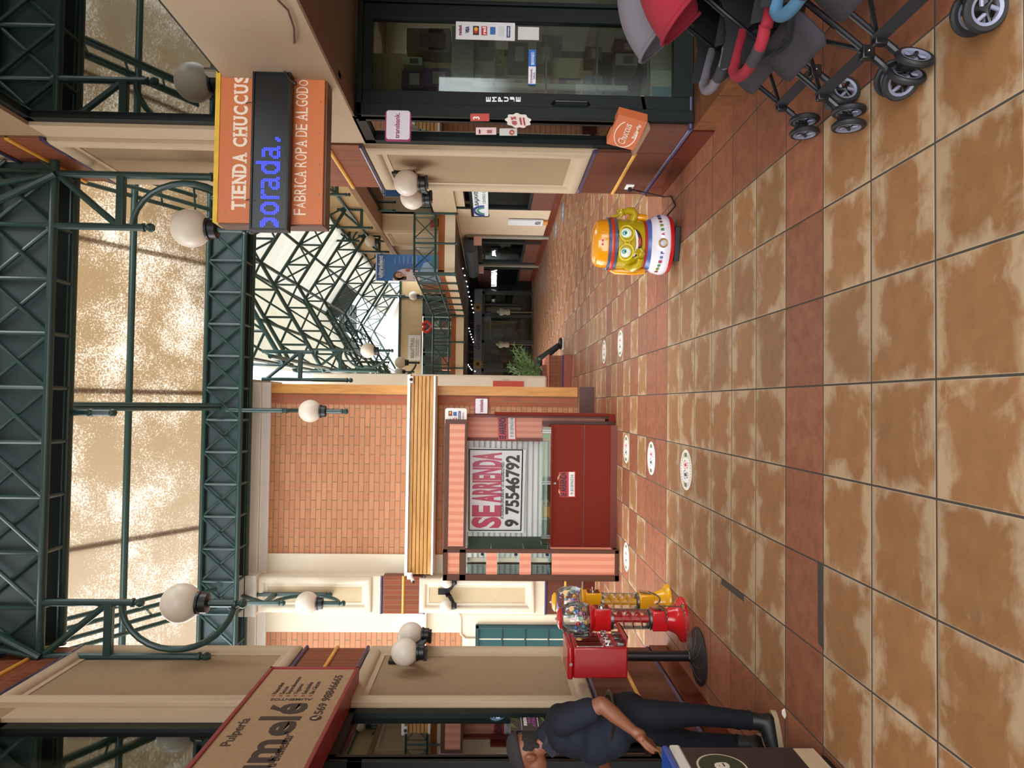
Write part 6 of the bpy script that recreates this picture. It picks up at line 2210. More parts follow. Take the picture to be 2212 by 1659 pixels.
# body: head, neck, arms and hands in one skin surface
bd = MB()
hc = mp(1140, 1627)
bd.ball(hc + V((.012, 0, .02)), (.098, .078, .095), 22, 16)
bd.ball(hc + V((-.045, 0, -.035)), (.062, .062, .075), 20, 14)
bd.ball(hc + V((-.058, 0, -.085)), (.035, .04, .03), 16, 10)
bd.cone(neck0 + V((.01, 0, -.03)), hc + V((.02, 0, -.03)), .064, .058)
bd.cone(hc + V((-.088, 0, .005)), hc + V((-.118, 0, -.042)), .011, .018, 10)
bd.ball(hc + V((-.102, .016, -.045)), .011, 8, 6).ball(hc + V((-.102, -.016, -.045)), .011, 8, 6)
bd.cone(hc + V((-.085, -.04, .016)), hc + V((-.085, .04, .016)), .014, .014, 10)
bd.cone(hc + V((-.093, -.022, -.073)), hc + V((-.093, .022, -.073)), .009, .009, 8)
bd.cone(hc + V((-.088, -.02, -.088)), hc + V((-.088, .02, -.088)), .009, .009, 8)
for s in (-1, 1):
    e = hc + V((.012, .078 * s, -.012))
    bd.ball(e, (.022, .010, .034), 12, 8).ball(e + V((.01, .008 * s, .008)), (.014, .008, .022), 10, 8)
wn_, wf_ = mp(1364, 1575, 3.82), mp(1312, 1668, 4.12)
for (s_, e_, w_, Yh) in ((shn, eln, wn_, 0), (shf, elf, wf_, 1)):
    bd.cone(s_.lerp(e_, .3), e_, .05, .043).cone(e_, e_.lerp(w_, .4), .044, .043).cone(e_.lerp(w_, .4), w_, .043, .029)
# near hand: palm, four bent fingers and a thumb hanging down
hd = (mp(1404, 1604, 3.80) - wn_).normalized()
pc = wn_ + hd * .055
side = V((0, -1, 0)).cross(hd).normalized()
bd.cone(wn_ + hd * .01, pc, .027, .034)
bd.cone(pc + V((0, -.03, 0)), pc + V((0, .03, 0)) + hd * .0, .022, .022)
for j, (o_, L1, L2) in enumerate(((-.036, .042, .045), (-.012, .046, .026), (.012, .044, .022), (.034, .036, .02))):
    b_ = pc + hd * .028 + V((0, o_, 0))
    k1 = b_ + hd * L1 + V((-.004, 0, -.004 * j))
    tip = k1 + (hd * .5 + V((-.5, 0, -.35))).normalized() * L2 if j else k1 + (hd * .8 + V((-.25, 0, -.5))).normalized() * L2
    bd.cone(b_, k1, .0105, .0095, 8).cone(k1, tip, .0095, .008, 8)
th = pc + V((-.012, -.036, 0))
bd.cone(th - hd * .02, th + hd * .02 + V((-.022, -.008, -.008)), .013, .011, 8).cone(th + hd * .02 + V((-.022, -.008, -.008)), th + hd * .052 + V((-.03, -.004, -.018)), .011, .009, 8)
# far hand round the blue phone
pf = wf_ + V((-.05, 0, .0))
bd.cone(wf_, pf, .027, .032)
for j in range(4):
    b_ = pf + V((-.028, -.028 + .018 * j, .0))
    bd.cone(b_, b_ + V((-.03, 0, .018)), .0095, .009, 8).cone(b_ + V((-.03, 0, .018)), b_ + V((-.028, -.004, .042)), .009, .008, 8)
bd.cone(pf + V((0, -.03, .01)), pf + V((-.035, -.036, .035)), .012, .009, 8)
fuse('body', bd, SKIN, man, .0062, 3)
for s in (-1, 1):
    part('eye', MB().ball(hc + V((-.088, .027 * s, -.003)), (.008, .012, .006), 10, 6), mat('1d130e', 0.3), man)
# hair and cap
hr = MB()
for k in range(150):
    a = rnd.uniform(-1.15, 1.15)
    z = rnd.uniform(-.06, .02)
    p_ = hc + V((.012 + .097 * cos(a), .079 * sin(a), z + .01 * cos(a)))
    if abs(a) > 1.0 and z < -.02:
        continue
    hr.ball(p_, (.013, .011, .013), 6, 5)
fuse('hair', hr, mat('1c1817', 0.9, grain=0.6, gscale=90), man, .006, 1)
cp = MB()
rows = []
for i in range(9):
    th_ = pi / 2 * i / 8
    rows.append([hc + V((.008 + (.112 * cos(th_) + .002) * cos(a), .094 * cos(th_) * sin(a), .038 + .012 * cos(a) * 0 + .082 * sin(th_))) + V((-.0, 0, -.028 * cos(a) * -1 * cos(th_))) for a in (2 * pi * j / 28 for j in range(29))])
cp.grid(rows)
o = part('cap_crown', cp, mat('2b2426', 0.9, bump=0.2, gscale=120), man)
o.modifiers.new('thick', 'SOLIDIFY').thickness = .006
rows = []
for i in range(5):
    r_ = i / 4
    rows.append([hc + V((-.09 - .085 * r_ * cos(b_) ** .8, .088 * sin(b_) * (1 - .12 * r_), .012 - .035 * r_ + .012 * cos(b_))) for b_ in (pi * (-.5 + j / 12) * .98 for j in range(13))])
o = part('cap_peak', MB().grid(rows), mat('221c1e', 0.9), man)
o.modifiers.new('thick', 'SOLIDIFY').thickness = .006
SHOE = mat('161514', 0.5, grain=0.15)
for a_, tp, Y in ((an, (1676, 1597), 3.97), (af, (1655, 1612), 4.16)):
    s_ = MB()
    toe = mp(tp[0], tp[1], Y - .03)
    h_ = V((a_.x + .045, a_.y, 0))
    d_ = V((toe.x - h_.x, (toe.y - h_.y) * .6 - .04, 0))
    d_ = d_.normalized() * .285
    f_ = d_.normalized()
    n_ = V((-f_.y, f_.x, 0))
    s_.ball(h_ + f_ * .05 + Z_ * .055, (.05, .042, .05), 16, 10)
    s_.cone(h_ + f_ * .06 + Z_ * .06, h_ + f_ * .22 + Z_ * .04, .05, .038)
    s_.cone(h_ + f_ * .055 + Z_ * .07, a_ + V((0, 0, .035)), .045, .05)
    s_.ball(h_ + f_ * .225 + Z_ * .042, (.055, .045, .036), 16, 10)
    fuse('shoe', s_, SHOE, man, .008, 2)
    so_ = MB()
    out = []
    for j in range(28):
        a = 2 * pi * j / 28
        L = .148 * cos(a)
        wd = .043 * sin(a) * (1 - .15 * cos(a))
        out.append(h_ + f_ * (.135 + L) + n_ * wd)
    so_.quadbox(out, (0, 0, .03))
    part('sole', so_, mat('a08a6c', 0.6), man, bevel=0.004)
    lc = MB()
    for j in range(5):
        q_ = h_ + f_ * (.10 + .022 * j) + Z_ * (.105 - .008 * j)
        lc.tube([q_ - n_ * .022, q_ + Z_ * .008, q_ + n_ * .022], .003, 5)
    part('laces', lc, mat('2a2826', 0.6), man)
q_ = pf + V((-.06, -.002, .03))
one('phone', MB().quadbox([q_ + V((.035, -.045, -.07)), q_ + V((.035, .035, -.07)), q_ + V((-.035, .035, .07)), q_ + V((-.035, -.045, .07))], (.012, 0, .006)), mat('2238c8', 0.3), 'blue edged phone held in the hand of the man in the cap', 'phone', bevel=0.003)

# ---------------------------------------------------------------- planter with fern and a person seated behind
Pb = aZ(1233, 768)
PYp = 14.35
pl = thing('planter', 'stepped brick planter with blue tile edge beyond the brick building corner', 'planter', (.72, PYp + .4, 0))
xr1 = aY(1228, 766, PYp).x
part('plinth', MB().box((.28, PYp, 0), (xr1, PYp + 1.7, .17)), mat('8a3a1e', 0.3), pl, bevel=0.004)
part('lower_wall', MB().box((.28, PYp + .02, .17), (xr1 - .02, PYp + 1.65, .46)), SOLD, pl)
part('blue_edge', halfround(MB(), (.28, PYp + .02, .185), (xr1 - .01, PYp + .02, .185), .018), BLUE, pl)
part('coping', MB().box((.28, PYp, .46), (xr1 - .0, PYp + 1.7, .49)), mat('a3583a', 0.6), pl, bevel=0.006)
zup = aY(1172, 800, PYp + .3).z
part('upper_wall', MB().box((.28, PYp + .39, .49), (xr1 - .2, PYp + 1.2, zup)), SOLD, pl)
part('soil', MB().box((.32, PYp + .43, zup), (xr1 - .26, PYp + 1.15, zup + .01)), mat('2c2018', 0.9), pl)
fe = thing('potted_fern', 'leafy green plant with long fronds in the brick planter', 'plant', (.55, PYp + .6, zup))
LEAF = mat('55703f', 0.6, grain=0.35, gscale=15)
LEAF2 = mat('6f8a54', 0.6, grain=0.3, gscale=15)
for k in range(22):
    a = rnd.uniform(-1.4, 1.4)
    L = rnd.uniform(.45, .95)
    b_ = V((.60 + rnd.uniform(-.16, .1), PYp + .65 + rnd.uniform(-.12, .2), zup))
    d_ = V((cos(a) * .55, sin(a) * .35, rnd.uniform(.5, 1.1))).normalized()
    st_ = [b_ + d_ * (L * j / 6) + V((cos(a) * .03 * j * j / 6, 0, -.012 * j * j / 3)) for j in range(7)]
    f_ = MB().tube(st_, .006, 5)
    for j in range(2, 7):
        for s in (-1, 1):
            tdir = (st_[j] - st_[j - 1]).normalized()
            sd = tdir.cross(Y_).normalized() * s
            tip = st_[j] + sd * .15 * (1.1 - j / 9) + tdir * .07
            w_ = tdir * .022
            f_.add([st_[j] - w_, tip, st_[j] + w_, (st_[j] + tip) / 2 + Y_ * .012], [(0, 1, 3), (3, 1, 2), (0, 3, 2)])
    part('frond', f_, LEAF if k % 3 else LEAF2, fe, smooth=0)
bu = MB()
for k in range(150):
    c_ = V((.64 + rnd.gauss(0, .13), PYp + .6 + rnd.gauss(0, .1), zup + abs(rnd.gauss(.12, .14))))
    e_ = V((rnd.uniform(-1, 1), rnd.uniform(-1, 1), rnd.uniform(-.3, 1))).normalized() * .06
    bu.add([c_, c_ + e_ + V((.03, 0, 0)), c_ + e_ * 1.6, c_ + e_ + V((-.03, 0, 0))], [(0, 1, 2, 3)])
part('low_leaves', bu, LEAF, fe, smooth=0, stuff=True)
se = thing('person', 'person in black trousers and black sneakers seated behind the brick planter', 'person', (.6, 16.2, 0))
YS2 = 16.35
hip = V((.36, YS2, .56))
knee = aY(1166, 778, YS2 - .1)
knee2 = V((.72, YS2 + .15, .54))
fo = aY(1196, 742, YS2 - .3)
g = MB().ball(hip, (.15, .18, .14), 16, 10)
g.cone(hip + V((0, -.09, .0)), knee, .115, .10).cone(knee, V((fo.x - .05, fo.y, .12)), .10, .07)
g.cone(hip + V((0, .09, 0)), knee2, .095, .075).cone(knee2, V((.80, YS2 + .15, .1)), .07, .05)
fuse('trousers', g, mat('131314', 0.9), se, .02, 3)
g = MB().ball(hip + V((0, 0, .18)), (.13, .19, .2), 16, 10).ball(hip + V((.02, 0, .42)), (.12, .2, .18), 16, 10)
g.cone(hip + V((.02, -.2, .5)), hip + V((.1, -.22, .25)), .06, .05).cone(hip + V((.02, .2, .5)), hip + V((.1, .22, .25)), .06, .05)
fuse('jacket', g, mat('1c1c20', 0.9), se, .02, 3)
g = MB().cone(hip + V((.02, 0, .58)), hip + V((.03, 0, .7)), .055, .055).ball(hip + V((.04, 0, .8)), (.09, .08, .11), 16, 10).ball(hip + V((.13, 0, .79)), (.02, .014, .02), 8, 6)
g.cone(hip + V((.1, -.22, .25)), hip + V((.24, -.1, .16)), .045, .035).ball(hip + V((.28, -.09, .15)), (.05, .035, .03), 10, 8)
g.cone(hip + V((.1, .22, .25)), hip + V((.24, .1, .16)), .045, .035).ball(hip + V((.28, .09, .15)), (.05, .035, .03), 10, 8)
fuse('body', g, SKIN, se, .014, 3)
for (x, y) in ((fo.x - .02, fo.y), (.84, YS2 + .15)):
    part('shoe', MB().ball((x + .02, y, .075), (.14, .05, .055), 16, 10), BLACK, se)
    part('sole', MB().box((x - .12, y - .045, .0), (x + .15, y + .045, .035)), mat('d8d3cb', 0.5), se, bevel=0.01)
part('stool', MB().box((.15, YS2 - .25, 0), (.55, YS2 + .25, .43)), mat('7a3a22', 0.6), se)
# ---------------------------------------------------------------- gallery railings
def rail(label, pts_, posts, zb_=3.17, zt_=3.72, drop=.95):
    """lattice railing along a polyline from a to b with bays of X bracing"""
    a, b = V(pts_[0]), V(pts_[1])
    t = thing('lattice_railing', label, 'railing', a, 'green gallery railings')
    L = (b - a).length
    u = (b - a).normalized()
    for z in (zb_, zt_):
        part('rail', MB().tube([a + Z_ * z, b + Z_ * z], .03, 8), GREEN, t)
    n = posts
    for k in range(n + 1):
        p_ = a + u * (L * k / n)
        part('post', MB().tube([p_ + Z_ * (FZ + .02), p_ + Z_ * zt_], .028, 8).lathe([(.034, FZ + .02), (.04, FZ), (.03, FZ - .02), (.04, FZ - .045), (.01, FZ - .07)], V((p_.x, p_.y, 0)), 10), GREEN, t)
        if k < n:
            q_ = a + u * (L * (k + 1) / n)
            g_ = u * .12
            part('bar', MB().tube([p_ + g_ + Z_ * zb_, p_ + g_ + Z_ * zt_], .016, 6), GREEN, t)
            part('brace', MB().tube([p_ + g_ + Z_ * zb_, q_ - g_ + Z_ * zt_], .016, 6), GREEN, t)
            part('brace', MB().tube([p_ + g_ + Z_ * zt_, q_ - g_ + Z_ * zb_], .016, 6), GREEN, t)
            part('bar', MB().tube([q_ - g_ + Z_ * zb_, q_ - g_ + Z_ * zt_], .016, 6), GREEN, t)
    return t


rail('short green railing facing the hall at the right gallery front', ((4.95, 18.2, 0), (3.38, 18.2, 0)), 2)
rail('green railing along the side of the right gallery going back', ((3.36, 18.3, 0), (3.06, 24.4, 0)), 6)
rail('green railing across the far gallery front', ((3.04, 24.4, 0), (-.6, 24.4, 0)), 4)

# dental banner with a smiling woman (drawn figure), stretched behind the front railing
YA = 20.6
bn = thing('dental_banner', 'tall blue dental advertising banner with a smiling woman behind the gallery railing', 'banner', aY(965, 575, YA))
a, b = aY(966, 609, YA), aY(812, 549, YA)
W, H = b.x - a.x, b.z - a.z
def bq(m, u0, v0, u1, v1, o=.004):
    return m.box((a.x + W * u0, YA - o, a.z + H * v0), (a.x + W * u1, YA - o + .002, a.z + H * v1))


part('panel', MB().box((a.x, YA, a.z), (b.x, YA + .02, b.z)), mat('3f76bd', 0.5, grain=0.05, gscale=2), bn)
part('top_band', bq(MB(), 0, .87, 1, .985), mat('3a68b4', 0.5), bn)
part('white_edge', bq(MB(), 0, .985, 1, 1.0).box((a.x, YA - .004, a.z), (b.x, YA - .002, a.z + H * .03)), mat('d8dde6', 0.5), bn)
m = MB()
m.disc((a.x + W * .25, YA - .004, a.z + H * .10), X_ * W * .95, Z_ * H * .33, 40)
part('pale_blue_swoosh', MB().quadbox([(a.x, YA - .003, a.z + H * .03), (a.x + W * .95, YA - .003, a.z + H * .03), (a.x + W * .7, YA - .003, a.z + H * .33), (a.x, YA - .003, a.z + H * .45)], (0, .001, 0)), mat('9fb9da', 0.5), bn)
part('teal_corner', MB().quadbox([(a.x + W * .35, YA - .005, a.z + H * .03), (a.x + W, YA - .005, a.z + H * .03), (a.x + W, YA - .005, a.z + H * .25), (a.x + W * .6, YA - .005, a.z + H * .24)], (0, .001, 0)), mat('4f8a98', 0.5), bn)
hp = [(a.x + W * (.0 + .47 * max(0, sin(t_)) ** .8), YA - .006, a.z + H * (.57 + .19 * cos(t_))) for t_ in (pi * k / 24 for k in range(25))]
part('white_arch', MB().quadbox(hp + [(a.x, YA - .006, a.z + H * .38)], (0, .001, 0)), mat('d9ccd4', 0.5), bn)
cx_, cz_ = a.x + W * .20, a.z + H * .68
part('portrait_hair', MB().disc((cx_ - W * .01, YA - .008, cz_ + H * .00), X_ * W * .17, Z_ * H * .075, 24).disc((cx_ - W * .08, YA - .008, cz_ - H * .06), X_ * W * .08, Z_ * H * .09, 20), mat('4a3230', 0.6), bn)
part('portrait_face', MB().disc((cx_ + W * .02, YA - .010, cz_ - H * .01), X_ * W * .105, Z_ * H * .055, 24).quadbox([(cx_ - W * .03, YA - .0095, cz_ - H * .1), (cx_ + W * .07, YA - .0095, cz_ - H * .1), (cx_ + W * .06, YA - .0095, cz_ - H * .04), (cx_ - W * .02, YA - .0095, cz_ - H * .04)], (0, .0005, 0)), mat('c99a86', 0.6), bn)
part('portrait_smile', MB().quadbox([(cx_ - W * .02, YA - .012, cz_ - H * .03), (cx_ + W * .06, YA - .012, cz_ - H * .03), (cx_ + W * .04, YA - .012, cz_ - H * .042), (cx_, YA - .012, cz_ - H * .042)], (0, .0005, 0)).disc((cx_ - W * .02, YA - .012, cz_ + H * .005), X_ * W * .014, Z_ * H * .005, 10).disc((cx_ + W * .055, YA - .012, cz_ + H * .005), X_ * W * .014, Z_ * H * .005, 10), mat('7a3b38', 0.6), bn)
part('portrait_blouse', MB().quadbox([(a.x + W * .02, YA - .0085, a.z + H * .39), (a.x + W * .42, YA - .0085, a.z + H * .41), (a.x + W * .36, YA - .0085, a.z + H * .56), (a.x + W * .06, YA - .0085, a.z + H * .57)], (0, .0005, 0)), mat('e2d2d2', 0.6), bn)
part('portrait_hands', MB().disc((a.x + W * .42, YA - .0095, a.z + H * .55), X_ * W * .07, Z_ * H * .035, 16).disc((a.x + W * .16, YA - .0095, a.z + H * .44), X_ * W * .08, Z_ * H * .03, 16), mat('b9655f', 0.6), bn)
m = MB()
for k, v in enumerate((.73, .67, .61, .55, .49, .43)):
    m.disc((a.x + W * (.45 + .10 * (1 if 0 < k < 5 else .3)), YA - .007, a.z + H * v), X_ * W * .05, Z_ * H * .018, 14)
part('service_dots', m, mat('5b6b94', 0.5), bn)
m = MB().text('ultradent', (a.x + W * .12, YA - .008, a.z + H * .90), X_, Z_, W * .83, H * .065, weight=0.03)
m.text('CALIDAD EN TU SONRISA', (a.x + W * .18, YA - .008, a.z + H * .878), X_, Z_, W * .65, H * .013)
for k, wd in enumerate(('Urgencia', 'Odontolog\u00eda', 'Periodoncia', 'Endodoncia', 'Ortodoncia', 'Rehabilitaci\u00f3n')):
    m.text(wd, (a.x + W * (.63 + .04 * (k > 0)), YA - .008, a.z + H * (.725 - .06 * k)), X_, Z_, W * .26, H * .013)
part('white_lettering', m, mat('e4e8f0', 0.5), bn)
q_ = aY(960, 600, 22.0)
pb = thing('red_poster_board', 'cream framed red and orange poster upstairs behind the side railing', 'poster', aY(975, 620, 22.5))
a2, b2 = aY(972, 635, 22.5), aY(910, 612, 22.5)
part('frame', MB().box((a2.x, 22.5, 2.95), (b2.x, 22.53, b2.z)), mat('cdb58a', 0.6), pb)
part('orange_print', MB().box((a2.x + .03, 22.496, 3.0), (b2.x - .03, 22.5, b2.z - .05)), mat('c8793f', 0.6, grain=0.4, gscale=7), pb)
part('red_print', MB().box((a2.x + .06, 22.492, 3.0), (b2.x - .03, 22.496, 3.25)), mat('b52a24', 0.6), pb)
# wall box and things behind the first railing bay
pn_ = thing('grey_board', 'plain pale grey notice board upstairs behind the first railing bay', 'board', aY(962, 530, 20.2))
a2, b2 = aY(962, 543, 20.2), aY(906, 515, 20.2)
part('board', MB().box((a2.x, 20.4, 2.95), (b2.x, 20.43, b2.z)), mat('a9a299', 0.6), pn_)
pc_ = thing('yellow_shelf', 'yellow stand with flower pots upstairs behind the first railing bay', 'stand', aY(962, 480, 18.9))
a2, b2 = aY(962, 496, 18.55), aY(940, 468, 18.55)
part('back_panel', MB().box((a2.x, 18.5, 2.95), (b2.x, 18.56, b2.z)), mat('b3922e', 0.6), pc_)
part('opening', MB().box((a2.x + .06, 18.495, 3.0), (b2.x - .06, 18.5, b2.z - .07)), mat('3a2a1a', 0.8), pc_)
rp = MB().box((a2.x + .05, 18.48, b2.z), (b2.x - .1, 18.56, b2.z + .12))
part('flower_box', rp, mat('9a4a2a', 0.6), pc_)

# ---------------------------------------------------------------- upstairs shop fronts on the far wall
YU = 27.16
for (y0, y1, kind) in ((612, 684, 0), (686, 760, 1), (762, 815, 2)):
    a2, b2 = aY(990, y1, YU), aY(914, y0, YU)
    fr = MB()
    fr.box((a2.x, YU, 2.9), (a2.x + .1, YU + .05, b2.z)).box((b2.x - .1, YU, 2.9), (b2.x, YU + .05, b2.z)).box((a2.x, YU, b2.z - .08), (b2.x, YU + .05, b2.z))
    fr.box(((a2.x + b2.x) / 2 - .03, YU, 2.9), ((a2.x + b2.x) / 2 + .03, YU + .05, b2.z))
    window(fr, MB().box((a2.x, YU + .02, 2.9), (b2.x, YU + .027, b2.z)), GREEN, GLASSD)
cb_ = thing('display_case', 'white framed glass display case upstairs on the far gallery', 'cabinet', aY(990, 696, 26.6))
a2, b2 = aY(990, 711, 26.6), aY(933, 683, 26.6)
fr = MB()
for x in (a2.x, b2.x - .05):
    fr.box((x, 26.6, 2.92), (x + .05, 26.65, b2.z))
fr.box((a2.x, 26.6, b2.z - .05), (b2.x, 26.65, b2.z))
part('frame', fr, mat('c8c8c4', 0.4), cb_)
for k in range(3):
    part('shelf', MB().box((a2.x, 26.62, 3.1 + .3 * k), (b2.x, 26.9, 3.115 + .3 * k)), mat('9a9a98', 0.4), cb_)
    part('goods', MB().box((a2.x + .12, 26.65, 3.115 + .3 * k), (a2.x + .3, 26.75, 3.28 + .3 * k)), mat(('c8b8b0', '8a6a5a', 'b0b8b0')[k], 0.5), cb_)
hh_ = aY(923, 706, 27.08)
hp = []
for k in range(30):
    a = 2 * pi * k / 30
    hp.append(hh_ + V((16 * sin(a) ** 3 * .0125, 0, (13 * cos(a) - 5 * cos(2 * a) - 2 * cos(3 * a) - cos(4 * a)) * .0125)))
hb = thing('heart_balloon', 'shiny red heart shaped ring upstairs beside the display case', 'decoration', hh_)
part('ring', MB().tube(hp, .05, 8, closed=True), mat('d0281c', 0.2, coat=0.4), hb)
part('cord', MB().tube([hh_ + V((0, 0, .1)), hh_ + V((-.02, .07, .75))], .005, 5), mat('8a8a88', 0.5), hb)
bs = thing('beauty_sign', 'white rounded beauty shop sign on the far tan wall upstairs', 'sign', aY(895, 750, 27.1))
c0 = aY(895, 751, YF - .03)
W, H = aY(895, 724, YF).x - aY(895, 778, YF).x, aY(881, 750, YF).z - aY(908, 750, YF).z
part('board', rounded(MB(), c0, X_, Z_, W, H, .05, .02), mat('e0dcd6', 0.5), bs)
m = MB().text('BEAUT', c0 + V((-W * .42, -.025, 0)), X_, Z_, W * .40, H * .28, weight=0.01).text('FULL', c0 + V((W * .10, -.025, 0)), X_, Z_, W * .30, H * .28, weight=0.01).text('Y', c0 + V((-W * .0, -.025, -.02)), X_, Z_, W * .08, H * .4)
part('gold_letters', m, mat('a8843c', 0.5), bs)
part('small_letters', MB().text('LINEA DE BELLEZA', c0 + V((-W * .38, -.025, -H * .2)), X_, Z_, W * .72, H * .09).text('LIMPIA DE PODER', c0 + V((-W * .34, -.025, -H * .36)), X_, Z_, W * .66, H * .09), mat('6a5a48', 0.5), bs)
sp_ = aY(1000, 790, 27)
oc = thing('salmon_box', 'salmon pink carton stacked upstairs by the far railing', 'box', aY(985, 785, 26.0))
a2, b2 = aY(990, 800, 26.0), aY(955, 772, 26.0)
part('carton', MB().box((a2.x, 26.0, 2.93), (b2.x, 26.4, b2.z)), mat('d98a70', 0.7), oc, bevel=0.01)

# ---------------------------------------------------------------- ground floor shops at the right side
t_ = NT('lit sign face')
t_.bsdf(lin('bdbfc0'), 0.4, emis=lin('c9d2d0'), estr=0.16)
SIGNLIT = t_.m
os_ = thing('optician_sign', 'pale lit optician sign board over the dark shop window at right', 'sign', aX(1035, 440, GX))
a2, b2 = aX(1055, 467, GX - .05), aX(1019, 412, GX - .05)
part('board', MB().box((GX - .05, a2.y, a2.z), (GX + .05, 14.8, b2.z)), SIGNLIT, os_)
part('sign_frame', MB().box((GX - .06, a2.y + .06, a2.z - .02), (GX + .05, a2.y, b2.z + .05)).box((GX - .06, a2.y + .06, b2.z), (GX + .05, 14.8, b2.z + .07)), DKGRN, os_)
def on_gx(m, body, c1, c2, **k):
    p1, p2 = aX(c1[0], c1[1], GX - .052), aX(c2[0], c2[1], GX - .052)
    return m.text(body, p1, -Y_, Z_, abs(p2.y - p1.y), p2.z - p1.z, **k)


m = MB()
on_gx(m, 'BAJAVISION', (1037, 444), (1021, 392), weight=0.02)
on_gx(m, 'CENTRO OPTICO', (1049, 440), (1041, 396))
part('lettering', m, mat('2e2f3a', 0.5), os_)
lo = aX(1036, 455, GX - .055)
m = MB().tube([lo + V((0, .45 * cos(a), -.12 + .26 * sin(a))) for a in (pi * k / 12 for k in range(13))], .035, 6)
part('arch_mark', m, mat('2e3f80', 0.5), os_)
part('inner_arch_mark', MB().tube([lo + V((0, .28 * cos(a), -.12 + .17 * sin(a))) for a in (pi * k / 12 for k in range(13))], .03, 6), mat('3f8a6a', 0.5), os_)
fr = MB()
for y in (14.6, 16.3, 17.9):
    fr.box((GX - .02, y, .72), (GX + .08, y + .12, 2.65))
fr.box((GX - .02, 14.6, .70), (GX + .08, 18.0, .78))
window(fr, MB().box((GX + .03, 14.6, .75), (GX + .037, 18.0, 2.2)), DKGRN, GLASSD)
for k in range(3):
    y = 15.1 + .85 * k
    q_ = thing('glasses_display', 'dim rack of yellow tagged spectacles behind the optician window, %s' % ('nearest', 'middle', 'farthest')[k], 'display', (GX + .35, y, .72), 'optician racks')
    part('rack', MB().box((GX + .3, y, .72), (GX + .4, y + .6, 2.1)), mat('2a2826', 0.6), q_)
    part('yellow_tag', MB().box((GX + .29, y + .1, 1.55), (GX + .3, y + .3, 1.75)), mat('b8b02a', 0.5), q_)
    part('lenses', MB().box((GX + .29, y + .1, 1.2), (GX + .3, y + .5, 1.3)).box((GX + .29, y + .1, 1.9), (GX + .3, y + .5, 2.0)), mat('8a8a90', 0.3), q_)
sb = thing('standing_sign', 'white standing advertising panel against the cream wall at right', 'sign', aX(1165, 482, GX - .1))
a2, b2 = aX(1166, 488, GX - .06), aX(1098, 476, GX - .06)
part('panel', MB().box((GX - .06, b2.y, .3), (GX - .02, a2.y, b2.z)), mat('c4c6c8', 0.5), sb)
part('printing', MB().text('MODA', (GX - .063, a2.y - .15, b2.z - .9), -Y_, Z_, (a2.y - b2.y) * .6, .16), mat('3a3a40', 0.5), sb)
part('orange_foot', MB().box((GX - .065, b2.y + .1, .17), (GX - .01, a2.y - .1, .3)), mat('c07a2a', 0.5), sb)


def shopfront(y0, y1, nm, lettering=None, lit=None):
    """dark shop front on the right ground floor wall between two photo rows"""
    a_, b_ = aX(1080, y0, GX).y, aX(1080, y1, GX).y
    fr_ = MB()
    for y in (a_, b_ - .25):
        fr_.box((GX - .03, y, .17), (GX + .1, y + .25, 2.4))
    fr_.box((GX - .03, a_, 2.05), (GX + .1, b_, 2.4)).box((GX - .02, a_, .62), (GX + .08, b_, .7))
    return window(fr_, MB().box((GX + .03, a_ + .2, .7), (GX + .037, b_ - .2, 2.05)), mat('121512', 0.4), GLASSD)


shopfront(521, 569, 'a')
shopfront(577, 624, 'b')
for y in (509, 572):
    p_ = aX(1080, y, GX).y
    trim(MB().box((GX - .06, p_ - .12, 0), (GX + .02, p_ + .12, 2.45)), mat('7d7668', 0.7, grain=0.3, gscale=4))
for (x, y, lb) in ((1032, 518, 'small pink payment sign over the first dark shop at right'), (1038, 581, 'small pink payment sign over the second dark shop at right')):
    c0 = aX(x, y, GX - .16)
    one('payment_flag', MB().box(c0 + V((-.17, -.01, -.12)), c0 + V((.17, .01, .12))), mat('cfa596', 0.5), lb, 'sign')
t_ = NT('white moving letters')
t_.bsdf(lin('dfe8ee'), 0.4, emis=(.8, .95, 1, 1), estr=2.2)
for (x0, x1, y0, y1, lb, wd) in ((1061, 1072, 583, 619, 'long white lit moving message sign in the second dark shop', 'LIBRERIA'), (1063, 1072, 541, 554, 'short white lit moving message sign in the first dark shop', 'JEA')):
    YY = 24.3
    a2, b2 = aX(x1, y1, GX - .06), aX(x0, y0, GX - .06)
    d_ = thing('lit_message_sign', lb, 'sign', a2)
    part('housing', MB().box((GX - .05, b2.y - .1, a2.z - .04), (GX + .0, a2.y + .1, b2.z + .04)), BLACK, d_)
    part('lit_letters', MB().text(wd, (GX - .055, a2.y, a2.z), -Y_, Z_, a2.y - b2.y, b2.z - a2.z, weight=0.05), t_.m, d_)
bo = thing('book_shop_board', 'dark red book shop board over the second dark shop', 'sign', aX(1045, 600, GX - .08))
a2, b2 = aX(1060, 622, GX - .08), aX(1031, 585, GX - .08)
part('board', MB().box((GX - .08, b2.y, a2.z), (GX - .04, a2.y, b2.z)), mat('4a1c14', 0.6), bo)
m = MB()
m.text('AAR\u00d3N', (GX - .083, a2.y - .4, a2.z + .08), -Y_, Z_, (a2.y - b2.y) * .6, .14, weight=0.02)
m.text('LIBRERIA', (GX - .083, a2.y - .4, a2.z + .3), -Y_, Z_, (a2.y - b2.y) * .7, .1)
part('lettering', m, mat('15110f', 0.6), bo)
ro = thing('rolled_awning', 'rolled grey shop awning under the gallery at right', 'awning', aX(1015, 555, GX - .4))
p1, p2 = aX(1016, 532, GX - .35), aX(1022, 588, GX - .35)
part('roll', MB().tube([p1, p1.lerp(p2, .5), p2], .21, 16), mat('3f464d', 0.6, grain=0.25, gscale=4), ro)
